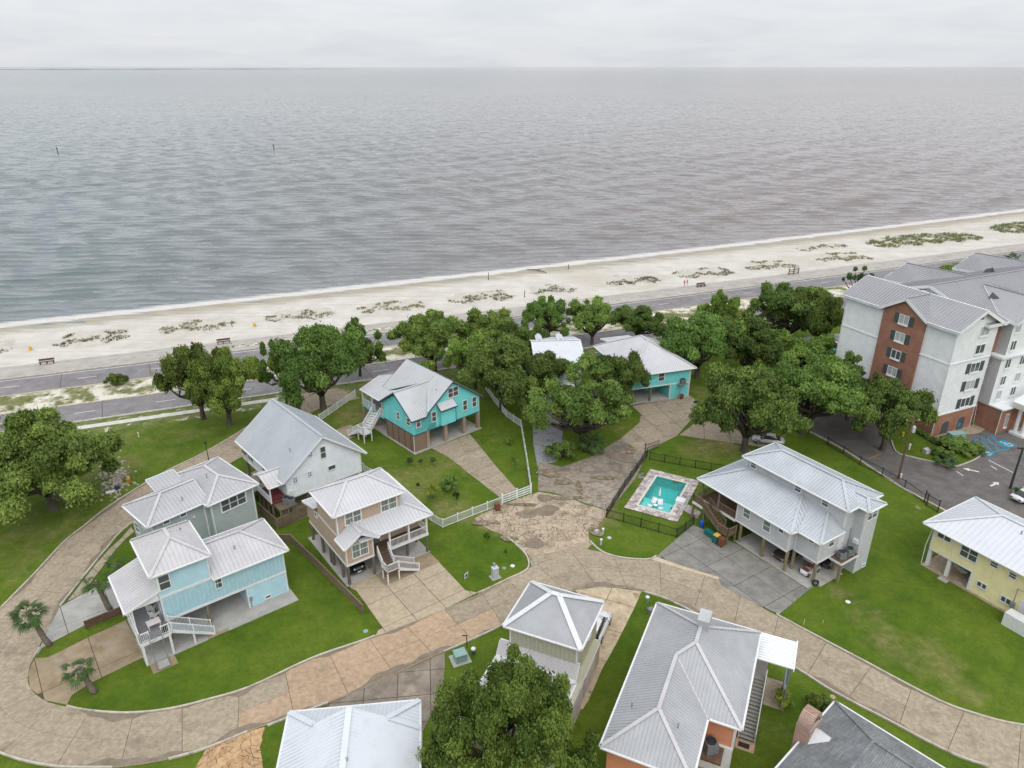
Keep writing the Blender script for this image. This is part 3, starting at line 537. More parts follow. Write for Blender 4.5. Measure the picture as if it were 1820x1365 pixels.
gut(SO, SI, (100, 1363), (366, 1331), 6, .9); gut(SO, SI, (370, 1330), (583, 1250), 7, .9); gut(SO, SI, (590, 1246), (897, 1110), 8, 1.0); gut(SO, SI, (1000, 1058), (1165, 1058), 9, .9); gut(SO, SI, (1170, 1060), (1414, 1188), 10, .9); gut(SO, SI, (1420, 1190), (1700, 1344), 11, .8)
gut(SI, SO, (245, 922), (150, 1024), 12, 1.1); gut(SI, SO, (145, 1030), (90, 1110), 13, .8); gut(SO, SI, (300, 836), (114, 964), 14, .6); gut(SO, SI, (110, 968), (17, 1066), 15, .6); gut(SI, SO, (935, 1012), (985, 992), 16, 1.0); gut(SI, SO, (1100, 992), (1200, 1003), 17, .5); gut(SI, SO, (1443, 1127), (1735, 1270), 18, .35)
P2 = lambda *q: [G2(*a) for a in q]
# pavement beside the street on the left and the driveways
R_ = math.radians
slab_field('footpath', P2((233,937),(215,958),(194,977),(170,1004),(120,1069),(146,1056),(178,1014),(206,977),(226,956),(239,945)), R_(38.2+12), 1.6, 30, CONC, .06)
slab_field('driveway', P2((107,1079),(146,1057),(200,1030),(224,1073),(150,1112),(100,1138),(75,1152),(66,1166),(72,1150),(86,1118)), R_(38.2), 4.2, 3.4, CONC_W, .06)
slab_field('driveway', P2((61,1171),(86,1169),(160,1132),(224,1103),(256,1168),(166,1212),(129,1235),(119,1253),(80,1245),(54,1224),(50,1198)), R_(38.2), 4.6, 5.2, CONC_B, .055)
slab_field('driveway', P2((616.5,1043),(633,1050),(677.5,1112),(667,1131),(735,1105),(790,1083),(849,1054),(827.5,1050),(764,983)), R_(36.4), 3.35, 4.0, CONC_T, .06, o=(-17.82, 63.09))
slab_field('driveway', P2((767,797),(794,811),(845.7,851),(889,885),(921,873),(885.7,834),(863,806),(835,772)), R_(41.6), 20, 2.4, CONC, .05)
slab_field('driveway', P2((1123,722),(1139,737),(1137,751),(1103,780),(1141,806),(1203,775),(1249,723),(1226,703)), R_(18), 3.8, 3.8, CONC, .05)
slab_field('driveway', P2((1207,774),(1245,745),(1300,762),(1372,780),(1366,796),(1300,787)), R_(-12), 3.8, 30, CONC, .05)
slab_field('driveway', P2((1232,933),(1310,968),(1393,1020),(1447,1041),(1385,1092),(1325,1065),(1281,1041),(1276,1026),(1215,1008),(1166,990)), R_(-57), 4.0, 3.1, CONC_G, .055, o=(22.99, 76.55))
slab_field('apron', P2((1157,995),(1166,990),(1215,1008),(1276,1026),(1278,1031),(1212,1012)), R_(-57), 3.0, 30, mk('apron_concrete', (.42, .35, .24), (.52, .45, .33), scale=1, rough=.9), .07)
slab_field('driveway', P2((1021,1050),(1064,1044),(1100,1046),(1140,1052),(1128,1080),(1095,1145),(1070,1190),(1046,1245),(1035,1262),(1020,1240),(1040,1180),(1060,1110),(1040,1065)), R_(-23.7), 3.6, 4.2, mk('stained_concrete', (.36, .28, .18), (.5, .41, .29), scale=1.1, rough=.9, detail=8, c3=(.2, .14, .08), s3=.8, t3=(.55, .7), objvar=.08), .05)
slab_field('driveway', P2((585,1251),(683,1208),(790,1160),(791,1185),(786,1230),(752,1300),(750,1380),(640,1360),(560,1290)), R_(6.6), 3.0, 2.9, mk('brown_grey_concrete', (.17, .14, .11), (.27, .225, .18), scale=.7, rough=.9, detail=8, c3=(.34, .29, .23), s3=.4, objvar=.08), .05)
slab_field('old_drive', P2((957,822),(1000,830),(1050,812),(1105,779),(1150,806),(1130,850),(1092,897),(1062,900),(1035,892),(985,876),(956,872)), R_(40), 5.2, 5.2, CONC_O, .045, gap=.05)
# sheet of gravel with leaf litter beneath the oaks
slab_field('street_mouth', P2((938,985),(960,985),(1000,975),(1047,959),(1054,966),(1042,977),(985,993),(945,1007)), R_(20), 4.2, 6, CONC, .045)
def puddle(px, rx, ry, seed, mat=None, z=.085):
    c = G(*px); rg = random.Random(seed); ph = [rg.uniform(0, 6.28) for _ in range(3)]; m = MB(); pts = []
    for k in range(26): a = 2*math.pi*k/26; r = 1+.16*math.sin(2*a+ph[0])+.1*math.sin(3*a+ph[1])+.06*math.sin(5*a+ph[2]); pts.append((c.x+rx*r*math.cos(a), c.y+ry*r*math.sin(a), z))
    m.add(pts, [tuple(range(26))]); structure(m.build('damp_stain', mat or DAMP))
for i, (p_, rx, ry) in enumerate([((938, 914), 1.3, 1.0), ((972, 908), 1.5, 1.1), ((950, 966), 1.0, 1.2), ((968, 886), .9, 1.0), ((1110, 815), 1.9, 1.2)]): puddle(p_, rx, ry, i+1, z=.085+.004*i)
LITTER = mk('dirt_and_litter', (.10, .075, .045), (.23, .185, .125), scale=3, rough=1, c3=(.3, .25, .18), s3=1.6, t3=(.5, .65))
for i, (p_, rx, ry) in enumerate([((1012, 886), 2.6, .45), ((862, 930), 1.6, .5), ((1030, 868), .5, 1.6), ((1058, 945), .8, 1.1), ((975, 842), 1.6, 1.0), ((1075, 850), 1.5, .6), ((905, 958), 1.2, .5), ((1000, 856), 1.3, .8), ((1120, 800), .7, 1.6), ((930, 898), 1.8, .35)]): puddle(p_, rx, ry, i+31, LITTER, .118+.004*i)
structure(sheet('gravel_drive', [(940,700),(975,690),(1000,740),(1000,790),(990,820),(955,828),(948,790),(946,740)], .02, GRAVEL))
# wrecked turning circle: single broken fragments of concrete
def fragments(name, poly, n, mat, top, soil, seed, shrink=.028, tilt=.012, dens=lambda x, y: 1.0):
    rg = random.Random(seed); xs_ = [p[0] for p in poly]; ys_ = [p[1] for p in poly]
    def inside(x, y):
        c = False
        for i in range(len(poly)):
            a, b = poly[i], poly[i-1]
            if (a[1] > y) != (b[1] > y) and x < (b[0]-a[0])*(y-a[1])/(b[1]-a[1])+a[0]: c = not c
        return c
    pts = []
    while len(pts) < n:
        x, y = rg.uniform(min(xs_), max(xs_)), rg.uniform(min(ys_), max(ys_))
        if inside(x, y) and rg.random() < dens(x, y): pts.append((x, y))
    root = structure(MBsheet(name, poly, soil, .02)); A = np.array(pts)
    for i, p in enumerate(pts):
        cell = list(poly); d2 = ((A-A[i])**2).sum(1)
        for j in np.argsort(d2)[1:30]:
            q = pts[j]; a, b = q[0]-p[0], q[1]-p[1]; l = math.hypot(a, b) or 1e-6; a /= l; b /= l
            cell = clip_half(cell, a, b, a*(p[0]+q[0])/2+b*(p[1]+q[1])/2-shrink*rg.uniform(.2, 1.3))
            if len(cell) < 3: break
        if len(cell) < 3 or abs(area(cell)) < .03: continue
        cell = [(x+rg.uniform(-.06, .06), y+rg.uniform(-.06, .06)) for x, y in cell]
        m = MB(); z = top+rg.uniform(-.015, .018); m.prism(cell, -.05, z)
        nb = len(m.v)//2; tx, ty = rg.uniform(-tilt, tilt), rg.uniform(-tilt, tilt)
        m.v = m.v[:nb]+[(x, y, zz+(x-p[0])*tx+(y-p[1])*ty) for x, y, zz in m.v[nb:]]
        m.build('concrete_fragment', mat, root)
    return root
fragments('broken_concrete', P2((843,921),(893,897),(944,879),(958,875),(985,880),(1010,884),(1036,896),(1062,903),(1080,910),(1064,935),(1046,949),(1047,962),(1000,978),(960,988),(938,986),(921,969),(903,955),(878,945),(862,938)), 290, CONC_C, .05, SOIL, 5, dens=lambda x, y: .07+.84*(math.hypot(x-G(905, 940).x, y-G(905, 940).y) < 4.2)+.7*(math.hypot(x-G(985, 950).x, y-G(985, 950).y) < 3.0)+.5*(math.hypot(x-G(1040, 925).x, y-G(1040, 925).y) < 2.2))
fragments('broken_concrete', P2((1012,883),(1022,866),(1060,858),(1098,872),(1082,908),(1064,902),(1037,894)), 34, mk('grey_tan_concrete', (.22, .19, .15), (.34, .3, .24), scale=1.8, rough=.95, detail=9, c3=(.13, .11, .08), s3=.5, objvar=.1), .075, SOIL, 12, .05)
fragments('cracked_clay_pad', P2((366,1333),(446,1299),(470,1293),(462,1330),(468,1372),(410,1400),(340,1380)), 80, SANDY, .05, mk('clay_soil', (.2, .125, .07), (.28, .18, .10), scale=2, rough=1), 9, .018)
# hotel car park, lane and kerbed island
sheet('car_park', [(1330,700),(1420,690),(1500,700),(1560,740),(1581,762),(1660,781),(1720,762),(1760,752),(1900,770),(2000,800),(2000,1080),(1820,985),(1700,917),(1600,863),(1500,798),(1440,766)], .02, ASPH_L)['kind'] = 'structure'
kerb_line([(1440,768),(1500,800),(1600,865),(1700,919),(1820,988)], .35, .12, k=3)
ISL = [(1583,776),(1592,803),(1621,813),(1660,822),(1693,830),(1720,823),(1742,811),(1738,801),(1712,775),(1686,774),(1659,782),(1628,768),(1600,762),(1587,766)]
isl = sheet('grass_island', ISL, .12, LAWN, z0=-.05); isl['kind'] = 'structure'; kerb_line(ISL[:8], .18, .17, k=4)
sheet('pavement', [(1652,779),(1712,760),(1735,752),(1795,745),(1900,775),(1900,790),(1800,768),(1760,758),(1740,770),(1716,773),(1690,772),(1662,786)], .1, CONC, z0=-.05)['kind'] = 'structure'
def paint(pxs, mat=PAINT, z=.027, name='painted_marking'):
    o = sheet(name, pxs, z, mat, z0=.018); o['kind'] = 'structure'; return o
def strip(a, b, w, mat, z=.027, name='painted_marking'):
    p, q = G(*a), G(*b); m = MB(); m.bar(p+Vector((0, 0, z)), q+Vector((0, 0, z)), w, .006); return structure(m.build(name, mat))
for a, b in (((1729,783),(1752,806)),((1741,780),(1764,803)),((1752,778),(1776,800)),((1762,777),(1788,798)),((1727,784),(1770,775)),((1752,807),(1794,797))): strip(a, b, .28, PAINT_B)
# two blue bays' symbols: square with a white wheelchair figure
for cx_, cy_ in ((1750, 804.5), (1788, 789)):
    c = G(cx_, cy_); ang = R_(24); M_ = Matrix.Translation((c.x, c.y, 0)) @ Matrix.Rotation(ang, 4, 'Z')
    m = MB(); m.box(-1.0, -1.0, .020, 1.0, 1.0, .026); o = m.build('painted_symbol', PAINT_B); o.matrix_world = M_; structure(o)
    m = MB()
    for k in range(14):
        a0, a1 = math.radians(150+k*17), math.radians(150+(k+1)*17); m.bar((.1+.5*math.cos(a0), -.3+.5*math.sin(a0), .032), (.1+.5*math.cos(a1), -.3+.5*math.sin(a1), .032), .14, .006)
    for a, b in (((-.1,.55,.032),(-.1,-.1,.032)),((-.1,-.1,.032),(.4,-.1,.032)),((.4,-.1,.032),(.62,-.6,.032)),((-.1,.25,.032),(.3,.25,.032))): m.bar(a, b, .15, .006)
    m.lathe([(.14, 0), (.14, .006)], 10, (-.1, .75, .029)); o = m.build('painted_figure', PAINT); o.matrix_world = M_; structure(o)
for cx_, cy_, rz in ((1727, 836, 150), (1767, 861, 30)):
    c = G(cx_, cy_); m = MB(); m.box(-.9, -.14, .021, .3, .14, .027); m.prism([(.3, -.45), (1.1, 0), (.3, .45)], .021, .027)
    o = m.build('painted_arrow', PAINT); o.location = (c.x, c.y, 0); o.rotation_euler = (0, 0, R_(rz)); structure(o)
for a, b in (((1757,818),(1800,840)),((1700,838),(1712,846)),((1761,828),(1772,835)),((1545,815),(1566,807))): strip(a, b, .15, PAINT if a[0] > 1600 else PAINT_Y)
# ------------------------------------------------------------------ house parts
class House:
    def __init__(s, name, label, origin, yaw, cat='house', group=None):
        s.r = thing(name, label, cat, (origin[0], origin[1], 0), math.radians(yaw), group); s.o = origin; s.y = math.radians(yaw)
    def world(s, u, v, z=0): c, n = math.cos(s.y), math.sin(s.y); return (s.o[0]+u*c-v*n, s.o[1]+u*n+v*c, z)
def wallbox(H, u0, u1, v0, v1, z0, z1, mat, name='wall'):
    m = MB(); m.box(u0, v0, z0, u1, v1, z1); return m.build(name, mat, H.r)
def gable_wall(H, pts, vec, mat, name='wall'):
    m = MB(); m.extr(pts, vec); return m.build(name, mat, H.r)
def fmap(face, pos):
    if face == 'S': return lambda a, z, d: (a, pos-d, z)
    if face == 'N': return lambda a, z, d: (a, pos+d, z)
    if face == 'E': return lambda a, z, d: (pos+d, a, z)
    return lambda a, z, d: (pos-d, a, z)
def fbox(m, F, a0, z0, a1, z1, d0, d1, mi=0):
    p, q = F(a0, z0, d0), F(a1, z1, d1); m.box(p[0], p[1], p[2], q[0], q[1], q[2], mi)
def window(H, face, pos, a0, a1, z0, z1, n=1, rail=True, trim=WHITE, glass=GLASS, c=.1, parent=None, kind='window', split=None):
    """cased window standing proud of the wall, n lights side by side, each with a meeting rail; every pane is its own piece"""
    a0, a1 = min(a0, a1), max(a0, a1); F = fmap(face, pos); m = MB(); w = (a1-a0)/n
    fbox(m, F, a0-c, z0-c, a0, z1+c, -.02, .07); fbox(m, F, a1, z0-c, a1+c, z1+c, -.02, .07)
    fbox(m, F, a0, z1, a1, z1+c, -.02, .07); fbox(m, F, a0-c*.3, z0-c, a1+c*.3, z0, -.02, .1)
    for k in range(1, n): fbox(m, F, a0+w*k-.05, z0, a0+w*k+.05, z1, -.02, .06)
    zm = (z0+z1)/2
    if rail: fbox(m, F, a0, zm-.035, a1, zm+.035, -.02, .05)
    o = m.build(kind, trim, parent or H.r)
    for k in range(n):
        b0, b1 = a0+w*k+(.05 if k else 0), a0+w*(k+1)-(.05 if k < n-1 else 0)
        for y0, y1 in ([(z0, zm-.035), (zm+.035, z1)] if rail else [(z0, z1)]):
            g = MB(); fbox(g, F, b0, y0, b1, y1, -.01, .02); g.build('pane', glass, o)
    return o
def door(H, face, pos, a0, a1, z0, z1, mat, trim=WHITE):
    F = fmap(face, pos); m = MB(); fbox(m, F, a0, z0, a1, z1, -.02, .03); d = m.build('door', mat, H.r)
    t = MB(); fbox(t, F, a0-.1, z0, a0, z1+.1, -.02, .06); fbox(t, F, a1, z0, a1+.1, z1+.1, -.02, .06); fbox(t, F, a0, z1, a1, z1+.1, -.02, .06); t.build('frame', trim, d)
    k = MB(); fbox(k, F, a1-.14, z0+.95, a1-.06, z0+1.05, .03, .09); k.build('handle', STEEL, d); return d
def battens(H, face, pos, a0, a1, z0, z1, mat, sp=.41, top=None):
    F = fmap(face, pos); m = MB(); a = a0+sp/2
    while a < a1: fbox(m, F, a-.025, z0, a+.025, (top(a) if top else z1), 0, .03); a += sp
    o = m.build('battens', mat, H.r); o['kind'] = 'stuff'; return o
def trimline(H, face, pos, a0, a1, z0, z1, mat=WHITE, name='trim', d=.05):
    F = fmap(face, pos); m = MB(); fbox(m, F, a0, z0, a1, z1, -.01, d); return m.build(name, mat, H.r)
def corner(H, u, v, z0, z1, su, sv, mat=WHITE, w=.13):
    m = MB(); m.box(u-.01*su, v+.03*sv, z0, u+.03*su, v-w*sv, z1); m.box(u+.03*su, v-.01*sv, z0, u-w*su, v+.03*sv, z1+.001); return m.build('corner_board', mat, H.r)
def post(H, u, v, z0, z1, w=.25, mat=WOOD_P, name='post', rnd=False):
    m = MB()
    if rnd: m.tube([(u, v, z0), (u, v, z1)], w/2, 10)
    else: m.box(u-w/2, v-w/2, z0, u+w/2, v+w/2, z1)
    return m.build(name, mat, H.r)
def roof(H, polys, mat, thick=.10, seam=.42, trim=WHITE, cap_mat=None, cap_w=.32, rib=.045, name='roof', parent=None, seam_mat=None, fasc=.2, gutter=True, caps=True):
    """polys: planes of a metal roof; standing seams and ridge caps are real strips laid on them"""
    m = MB(); sm = MB(); caps_ = []; fm = MB(); edges = {}
    key = lambda p: tuple(round(x, 2) for x in p)
    for poly in polys:
        P = [Vector(p) for p in poly]; nrm = Vector((0, 0, 0))
        for i in range(len(P)): nrm += (P[i]-P[0]).cross(P[(i+1) % len(P)]-P[0])
        if nrm.z < 0: P = P[::-1]; nrm = -nrm
        nrm.normalize(); n = len(P)
        m.add(P+[p-Vector((0, 0, thick)) for p in P], [tuple(range(n)), tuple(range(n, 2*n))[::-1]]+[(i, n+i, n+(i+1) % n, (i+1) % n) for i in range(n)])
        for i in range(n): edges.setdefault(tuple(sorted((key(P[i]), key(P[(i+1) % n])))), []).append((P[i], P[(i+1) % n], nrm, P))
        if seam:
            h = Vector((0, 0, 1)).cross(nrm)
            if h.length < .02: h = Vector((1, 0, 0))
            h.normalize(); sdir = nrm.cross(h); hv = [p.dot(h) for p in P]; sv = [p.dot(sdir) for p in P]; base = P[0]-h*hv[0]-sdir*sv[0]
            x = math.ceil((min(hv)+.06)/seam)*seam
            while x < max(hv)-.05:
                cr = []
                for i in range(n):
                    a, b = hv[i], hv[(i+1) % n]
                    if (a <= x < b) or (b <= x < a): t = (x-a)/(b-a); cr.append(sv[i]+(sv[(i+1) % n]-sv[i])*t)
                cr.sort()
                for a, b in zip(cr[::2], cr[1::2]):
                    if b-a > .15:
                        p0, p1 = base+h*x+sdir*(a+.01), base+h*x+sdir*(b-.01); w = h*(rib*.5); t = nrm*rib
                        sm.add([p0-w, p0+w, p0+w*.5+t, p0-w*.5+t, p1-w, p1+w, p1+w*.5+t, p1-w*.5+t], [(1, 5, 6, 2), (2, 6, 7, 3), (3, 7, 4, 0), (0, 1, 2, 3), (4, 7, 6, 5)])
                x += seam
    o = m.build(name, mat, parent or H.r)
    if sm.v: q = sm.build('seams', seam_mat or mat, o); q['kind'] = 'stuff'
    for k, es in edges.items():
        a, b = es[0][0], es[0][1]
        if len(es) == 2:
            n0, n1 = es[0][2], es[1][2]; c0 = sum((p for p in es[0][3]), Vector())/len(es[0][3])
            convex = (c0-a).dot(n1) < -1e-3
            if convex and caps: up = (n0+n1).normalized(); cm = MB(); cm.bar(a+up*.05, b+up*.05, cap_w, .03, 0, up); caps_.append(('ridge_cap', cm))
            elif not convex: up = (n0+n1).normalized(); cm = MB(); cm.bar(a+up*.012, b+up*.012, cap_w*.8, .02, 0, up); caps_.append(('valley', cm))
        elif fasc:
            d = (b-a).normalized(); out = d.cross(Vector((0, 0, 1))).normalized()*.025
            dz = Vector((0, 0, -thick-fasc/2+.10))
            fm.bar(a+dz+out, b+dz+out, .05, fasc)
            if gutter and abs(a.z-b.z) < .02: fm.bar(a+Vector((0, 0, -.07))+out*4, b+Vector((0, 0, -.07))+out*4, .1, .11)
    for nm_, cm in caps_: cm.build(nm_, cap_mat or mat, o)
    if fm.v: fm.build('fascia', trim, o)
    return o
def hip(u0, u1, v0, v1, z, pitch, ends='both'):
    """hip roof over a rectangle; ends: both / lo (hip at low end only, other end upright) / hi"""
    if (u1-u0) >= (v1-v0):
        h = (v1-v0)/2; zr = z+h*pitch; vm = (v0+v1)/2
        ra = u0+h if ends in ('both', 'lo') else u0; rb = u1-h if ends in ('both', 'hi') else u1
        A, B = (ra, vm, zr), (rb, vm, zr); P = [[(u0, v0, z), (u1, v0, z), B, A], [(u1, v1, z), (u0, v1, z), A, B]]
        if ends in ('both', 'lo'): P.append([(u0, v1, z), (u0, v0, z), A])
        if ends in ('both', 'hi'): P.append([(u1, v0, z), (u1, v1, z), B])
    else:
        h = (u1-u0)/2; zr = z+h*pitch; um = (u0+u1)/2
        ra = v0+h if ends in ('both', 'lo') else v0; rb = v1-h if ends in ('both', 'hi') else v1
        A, B = (um, ra, zr), (um, rb, zr); P = [[(u1, v0, z), (u1, v1, z), B, A], [(u0, v1, z), (u0, v0, z), A, B]]
        if ends in ('both', 'lo'): P.append([(u0, v0, z), (u1, v0, z), A])
        if ends in ('both', 'hi'): P.append([(u1, v1, z), (u0, v1, z), B])
    return P
def railing(H, pts, mat=WHITE, h=1.0, sp=.14, post_w=.11, name='railing', parent=None, bal=True, postsp=1.9, drop=0.0):
    m = MB(); pts = [Vector(p) for p in pts]; Z = Vector((0, 0, 1))
    for a, b in zip(pts[:-1], pts[1:]):
        L = (b-a).length; n = max(1, round(L/postsp))
        m.bar(a+Z*h, b+Z*h, .09, .07); m.bar(a+Z*.1, b+Z*.1, .05, .06)
        if bal:
            k = int(L/sp)
            for i in range(1, k): p = a.lerp(b, i/k); m.bar(p+Z*.1, p+Z*h, .035, .035, 0, (b-a))
        for i in range(n+1): p = a.lerp(b, i/n); m.bar(p-Z*drop, p+Z*(h+.08), post_w, post_w, 0, (b-a))
    return m.build(name, mat, parent or H.r)
def stairs(H, top, bot, width, mat_s=WHITE, mat_t=WOOD_D, rails=True, rail_mat=WHITE, n=None, sides=(1, -1), closed=False):
    """straight flight from top to bot (centre line); stringers with every tread a piece of its own and a railing on each side"""
    top, bot = Vector(top), Vector(bot); d = bot-top; flat = Vector((d.x, d.y, 0)); run = flat.length; f = flat.normalized(); sd = Vector((-f.y, f.x, 0)); n = n or max(2, round((top.z-bot.z)/.18))
    m = MB()
    for s_ in (1, -1): m.bar(top+sd*s_*(width/2)-Vector((0, 0, .12)), bot+sd*s_*(width/2)+Vector((0, 0, .06)), .06, .28)
    o = m.build('stairs', mat_s, H.r); ang = math.atan2(f.y, f.x)
    t = MB(); t.box(-run/n/2-.02, -width/2+.03, -.025, run/n/2+.02, width/2-.03, .025); tm = t.mesh('tread', mat_t)
    for i in range(n):
        p = top.lerp(bot, (i+.5)/n); q = link('tread', tm, o, (p.x, p.y, p.z+.05), ang)
    if closed:
        t = MB(); t.box(-.02, -width/2+.03, -.16, .02, width/2-.03, 0); rm = t.mesh('riser', mat_s)
        for i in range(n): p = top.lerp(bot, (i+.98)/n); link('riser', rm, o, (p.x, p.y, p.z+.1), ang)
    if rails:
        for s_ in sides: railing(H, [top+sd*s_*(width/2), bot+sd*s_*(width/2)], rail_mat, .95, postsp=2.4, parent=o)
    return o
def ac_unit(label, loc, group='air conditioning units', rz=.2, s=1.0):
    t = thing('air_conditioner', label, 'air conditioner', loc, rz, group)
    m = MB(); m.box(-.38*s, -.38*s, 0, .38*s, .38*s, .8*s)
    for k in range(7): m.box(-.4*s, -.4*s, (.08+k*.1)*s, .4*s, .4*s, (.11+k*.1)*s)
    m.build('casing', AC, t)
    m = MB(); m.lathe([(.34*s, .8*s), (.34*s, .86*s), (.28*s, .87*s), (.27*s, .82*s), (.05*s, .82*s)], 14); m.build('fan_grille', DARK, t); return t
def plate(H, u0, u1, v0, v1, z, mat, name='floor_slab', z0=-.1):
    m = MB(); m.box(u0, v0, z0, u1, v1, z); return m.build(name, mat, H.r)
def downpipe(H, pts, mat=WHITE): m = MB(); m.tube(pts, .045, 6); return m.build('downpipe', mat, H.r)
def vent(H, u, v, z, h=.35, parent=None, mat=STEEL): m = MB(); m.tube([(u, v, z-.15), (u, v, z+h)], .06, 8); m.tube([(u, v, z+h), (u, v, z+h+.06)], .1, 8); return m.build('vent_pipe', mat, parent or H.r)

R_PINK = metal_roof('weathered_roof', (.49, .475, .485)); R_SAGE = metal_roof('grey_weathered_roof', (.40, .395, .415), .14); R_BLUE = metal_roof('blue_grey_roof', (.38, .41, .43), .08); R_TAN = metal_roof('pale_roof', (.51, .51, .53), .06)
R_GREY = metal_roof('silver_roof', (.43, .46, .485), .12, .42, .2); R_WHITE = metal_roof('white_roof', (.58, .60, .63), .04, .4); R_ORG = metal_roof('galvanised_roof', (.37, .375, .39), .13); R_TURQ = metal_roof('turq_roof', (.45, .46, .47), .07)
CAPW = plain('white_ridge_metal', (.62, .63, .65), .4)

# ================================================================== A  light blue house
BLUE_L = siding('light_blue_lap', (.37, .555, .625)); BLUE_B = plain('light_blue_board', (.36, .545, .615), .6)
A = House('stilt_house', 'light blue house on stilts with white stairs nearest the street curve', (-29.87, 57.41), 38.2)
wallbox(A, -4.65, .2, .25, 6.85, 5.35, 8.35, BLUE_L); wallbox(A, -4.65, 7.5, .25, 6.85, 2.62, 5.5, BLUE_B); wallbox(A, 3.2, 7.5, .25, 6.85, .0, 2.62, BLUE_L)
wallbox(A, -1.2, 3.2, 4.6, 6.85, 0, 2.62, BLUE_L)
battens(A, 'S', .25, -4.5, 7.4, 2.8, 5.32, BLUE_B); battens(A, 'E', 7.5, .4, 6.7, 2.8, 5.4, BLUE_B)
trimline(A, 'S', .25, -4.65, .2, 5.32, 5.58, name='belt_trim'); trimline(A, 'S', .25, -4.65, 7.5, 2.55, 2.8, name='belt_trim', d=.06); trimline(A, 'E', 7.5, .25, 6.85, 2.55, 2.8, name='belt_trim')
corner(A, 7.5, .25, 0, 5.4, 1, -1); corner(A, .2, .25, 5.6, 8.3, 1, -1); corner(A, -4.65, .25, 2.7, 8.3, -1, -1); corner(A, 3.2, .25, 0, 2.6, -1, -1)
window(A, 'S', .25, -4.42, -3.5, 6.25, 7.8); window(A, 'S', .25, .45, 1.0, 4.0, 5.15); window(A, 'W', -4.65, 1.0, 1.9, 6.9, 8.0); window(A, 'W', -4.65, 4.4, 5.3, 6.9, 8.0); window(A, 'S', .25, 5.0, 5.5, .35, .62, rail=False, kind='vent_window')
window(A, 'W', -4.65, 1.6, 3.2, 2.75, 4.9, 2, glass=GLASS); door(A, 'W', -4.65, 4.2, 5.2, 2.72, 4.8, WHITE2)
rA = roof(A, hip(-5.1, .42, -.2, 7.2, 8.4, .62), R_PINK); vent(A, -.9, 4.6, 9.1, parent=rA)
rB = roof(A, [[(.2, -.15, 5.5), (7.95, -.15, 5.5), (4.35, 3.5, 7.4), (.2, 3.5, 7.4)], [(7.95, 7.15, 5.5), (.2, 7.15, 5.5), (.2, 3.5, 7.4), (4.35, 3.5, 7.4)], [(7.95, -.15, 5.5), (7.95, 7.15, 5.5), (4.35, 3.5, 7.4)]], R_PINK); vent(A, 3.2, 1.9, 6.6, parent=rB)
roof(A, [[(-7.75, .15, 5.3), (-4.66, .15, 6.35), (-4.66, 7.05, 6.35), (-7.75, 7.05, 5.3)]], R_PINK, name='porch_roof')
gable_wall(A, [(-7.45, .3, 5.2), (-4.7, .3, 5.2), (-4.7, .3, 6.2), (-7.45, .3, 5.27)], (0, .05, 0), WHITE, 'porch_gable')
plate(A, -7.35, -4.66, -1.6, 6.9, 2.62, plain('grey_deck', (.2, .2, .21), .8), 'deck', 2.35)
trimline(A, 'S', -1.6, -7.35, -4.66, 2.3, 2.66, name='rim_board'); trimline(A, 'W', -7.35, -1.6, 6.9, 2.3, 2.66, name='rim_board')
for v in (.35, 3.6, 6.75): post(A, -7.2, v, 2.62, 5.25, .16, WHITE, 'porch_post')
for u, v in ((-7.2, -1.5), (-4.8, -1.5)): post(A, u, v, 0, 2.4, .2, WHITE)
for u, v in ((-7.15, 3.0), (-7.15, .0), (-7.2, 6.5), (-.75, .45), (-4.4, .5), (-4.4, 4.6)): post(A, u, v, 0, 2.5, .26, WOOD_P)
railing(A, [(-7.25, 6.7, 2.62), (-7.25, -1.5, 2.62), (-6.5, -1.5, 2.62)]); railing(A, [(-5.4, -1.5, 2.62), (-4.75, -1.5, 2.62)])
plate(A, -5.4, -4.55, -1.6, -.3, 2.62, WHITE2, 'landing', 2.4)
stairs(A, (-4.5, -.85, 2.62), (-.85, -.85, .1), 1.15, mat_t=plain('blue_grey_tread', (.25, .3, .36), .8)); post(A, -2.75, -1.43, 0, 1.4, .15, WHITE)
plate(A, -7.3, 7.75, -1.75, 6.9, .07, CONC_W); plate(A, -7.05, -4.85, -3.1, -1.74, .06, CONC_B, 'step_pad'); plate(A, -1.6, .45, -1.75, -1.3, .075, CONC_B, 'step_pad')
downpipe(A, [(-7.45, 6.9, 5.2), (-7.4, 6.95, 2.5), (-7.5, 6.95, .1)]); downpipe(A, [(-7.45, .2, 5.2), (-7.3, -.3, 2.5), (-7.2, -.3, .1)])
m = MB(); m.box(3.35, .1, .9, 3.6, .25, 1.35); m.tube([(3.45, .18, .1), (3.45, .18, .9)], .04, 6); m.build('meter_box', STEEL, A.r)
# ================================================================== B  sage house behind it
SAGE = siding('sage_lap', (.315, .36, .345))
B = House('house', 'sage green lap-sided house with grey hip roof behind the light blue house', (-39.0, 64.6), 48.6)
EB = 6.6
wallbox(B, .4, 6.7, .7, 6.2, 0, EB, SAGE); wallbox(B, 6.7, 12.0, -.25, 8.4, 0, EB, SAGE); wallbox(B, 4.0, 6.7, 6.2, 8.4, 0, EB, SAGE)
roof(B, hip(6.2, 12.55, -.72, 8.9, EB, .42), R_SAGE, cap_mat=R_PINK)
roof(B, [[(-.1, .25, EB), (6.9, .25, EB), (6.9, 3.4, EB+1.5), (3.05, 3.4, EB+1.5)], [(6.9, 6.6, EB), (-.1, 6.6, EB), (3.05, 3.4, EB+1.5), (6.9, 3.4, EB+1.5)], [(-.1, 6.6, EB), (-.1, .25, EB), (3.05, 3.4, EB+1.5)]], R_SAGE, cap_mat=R_PINK)
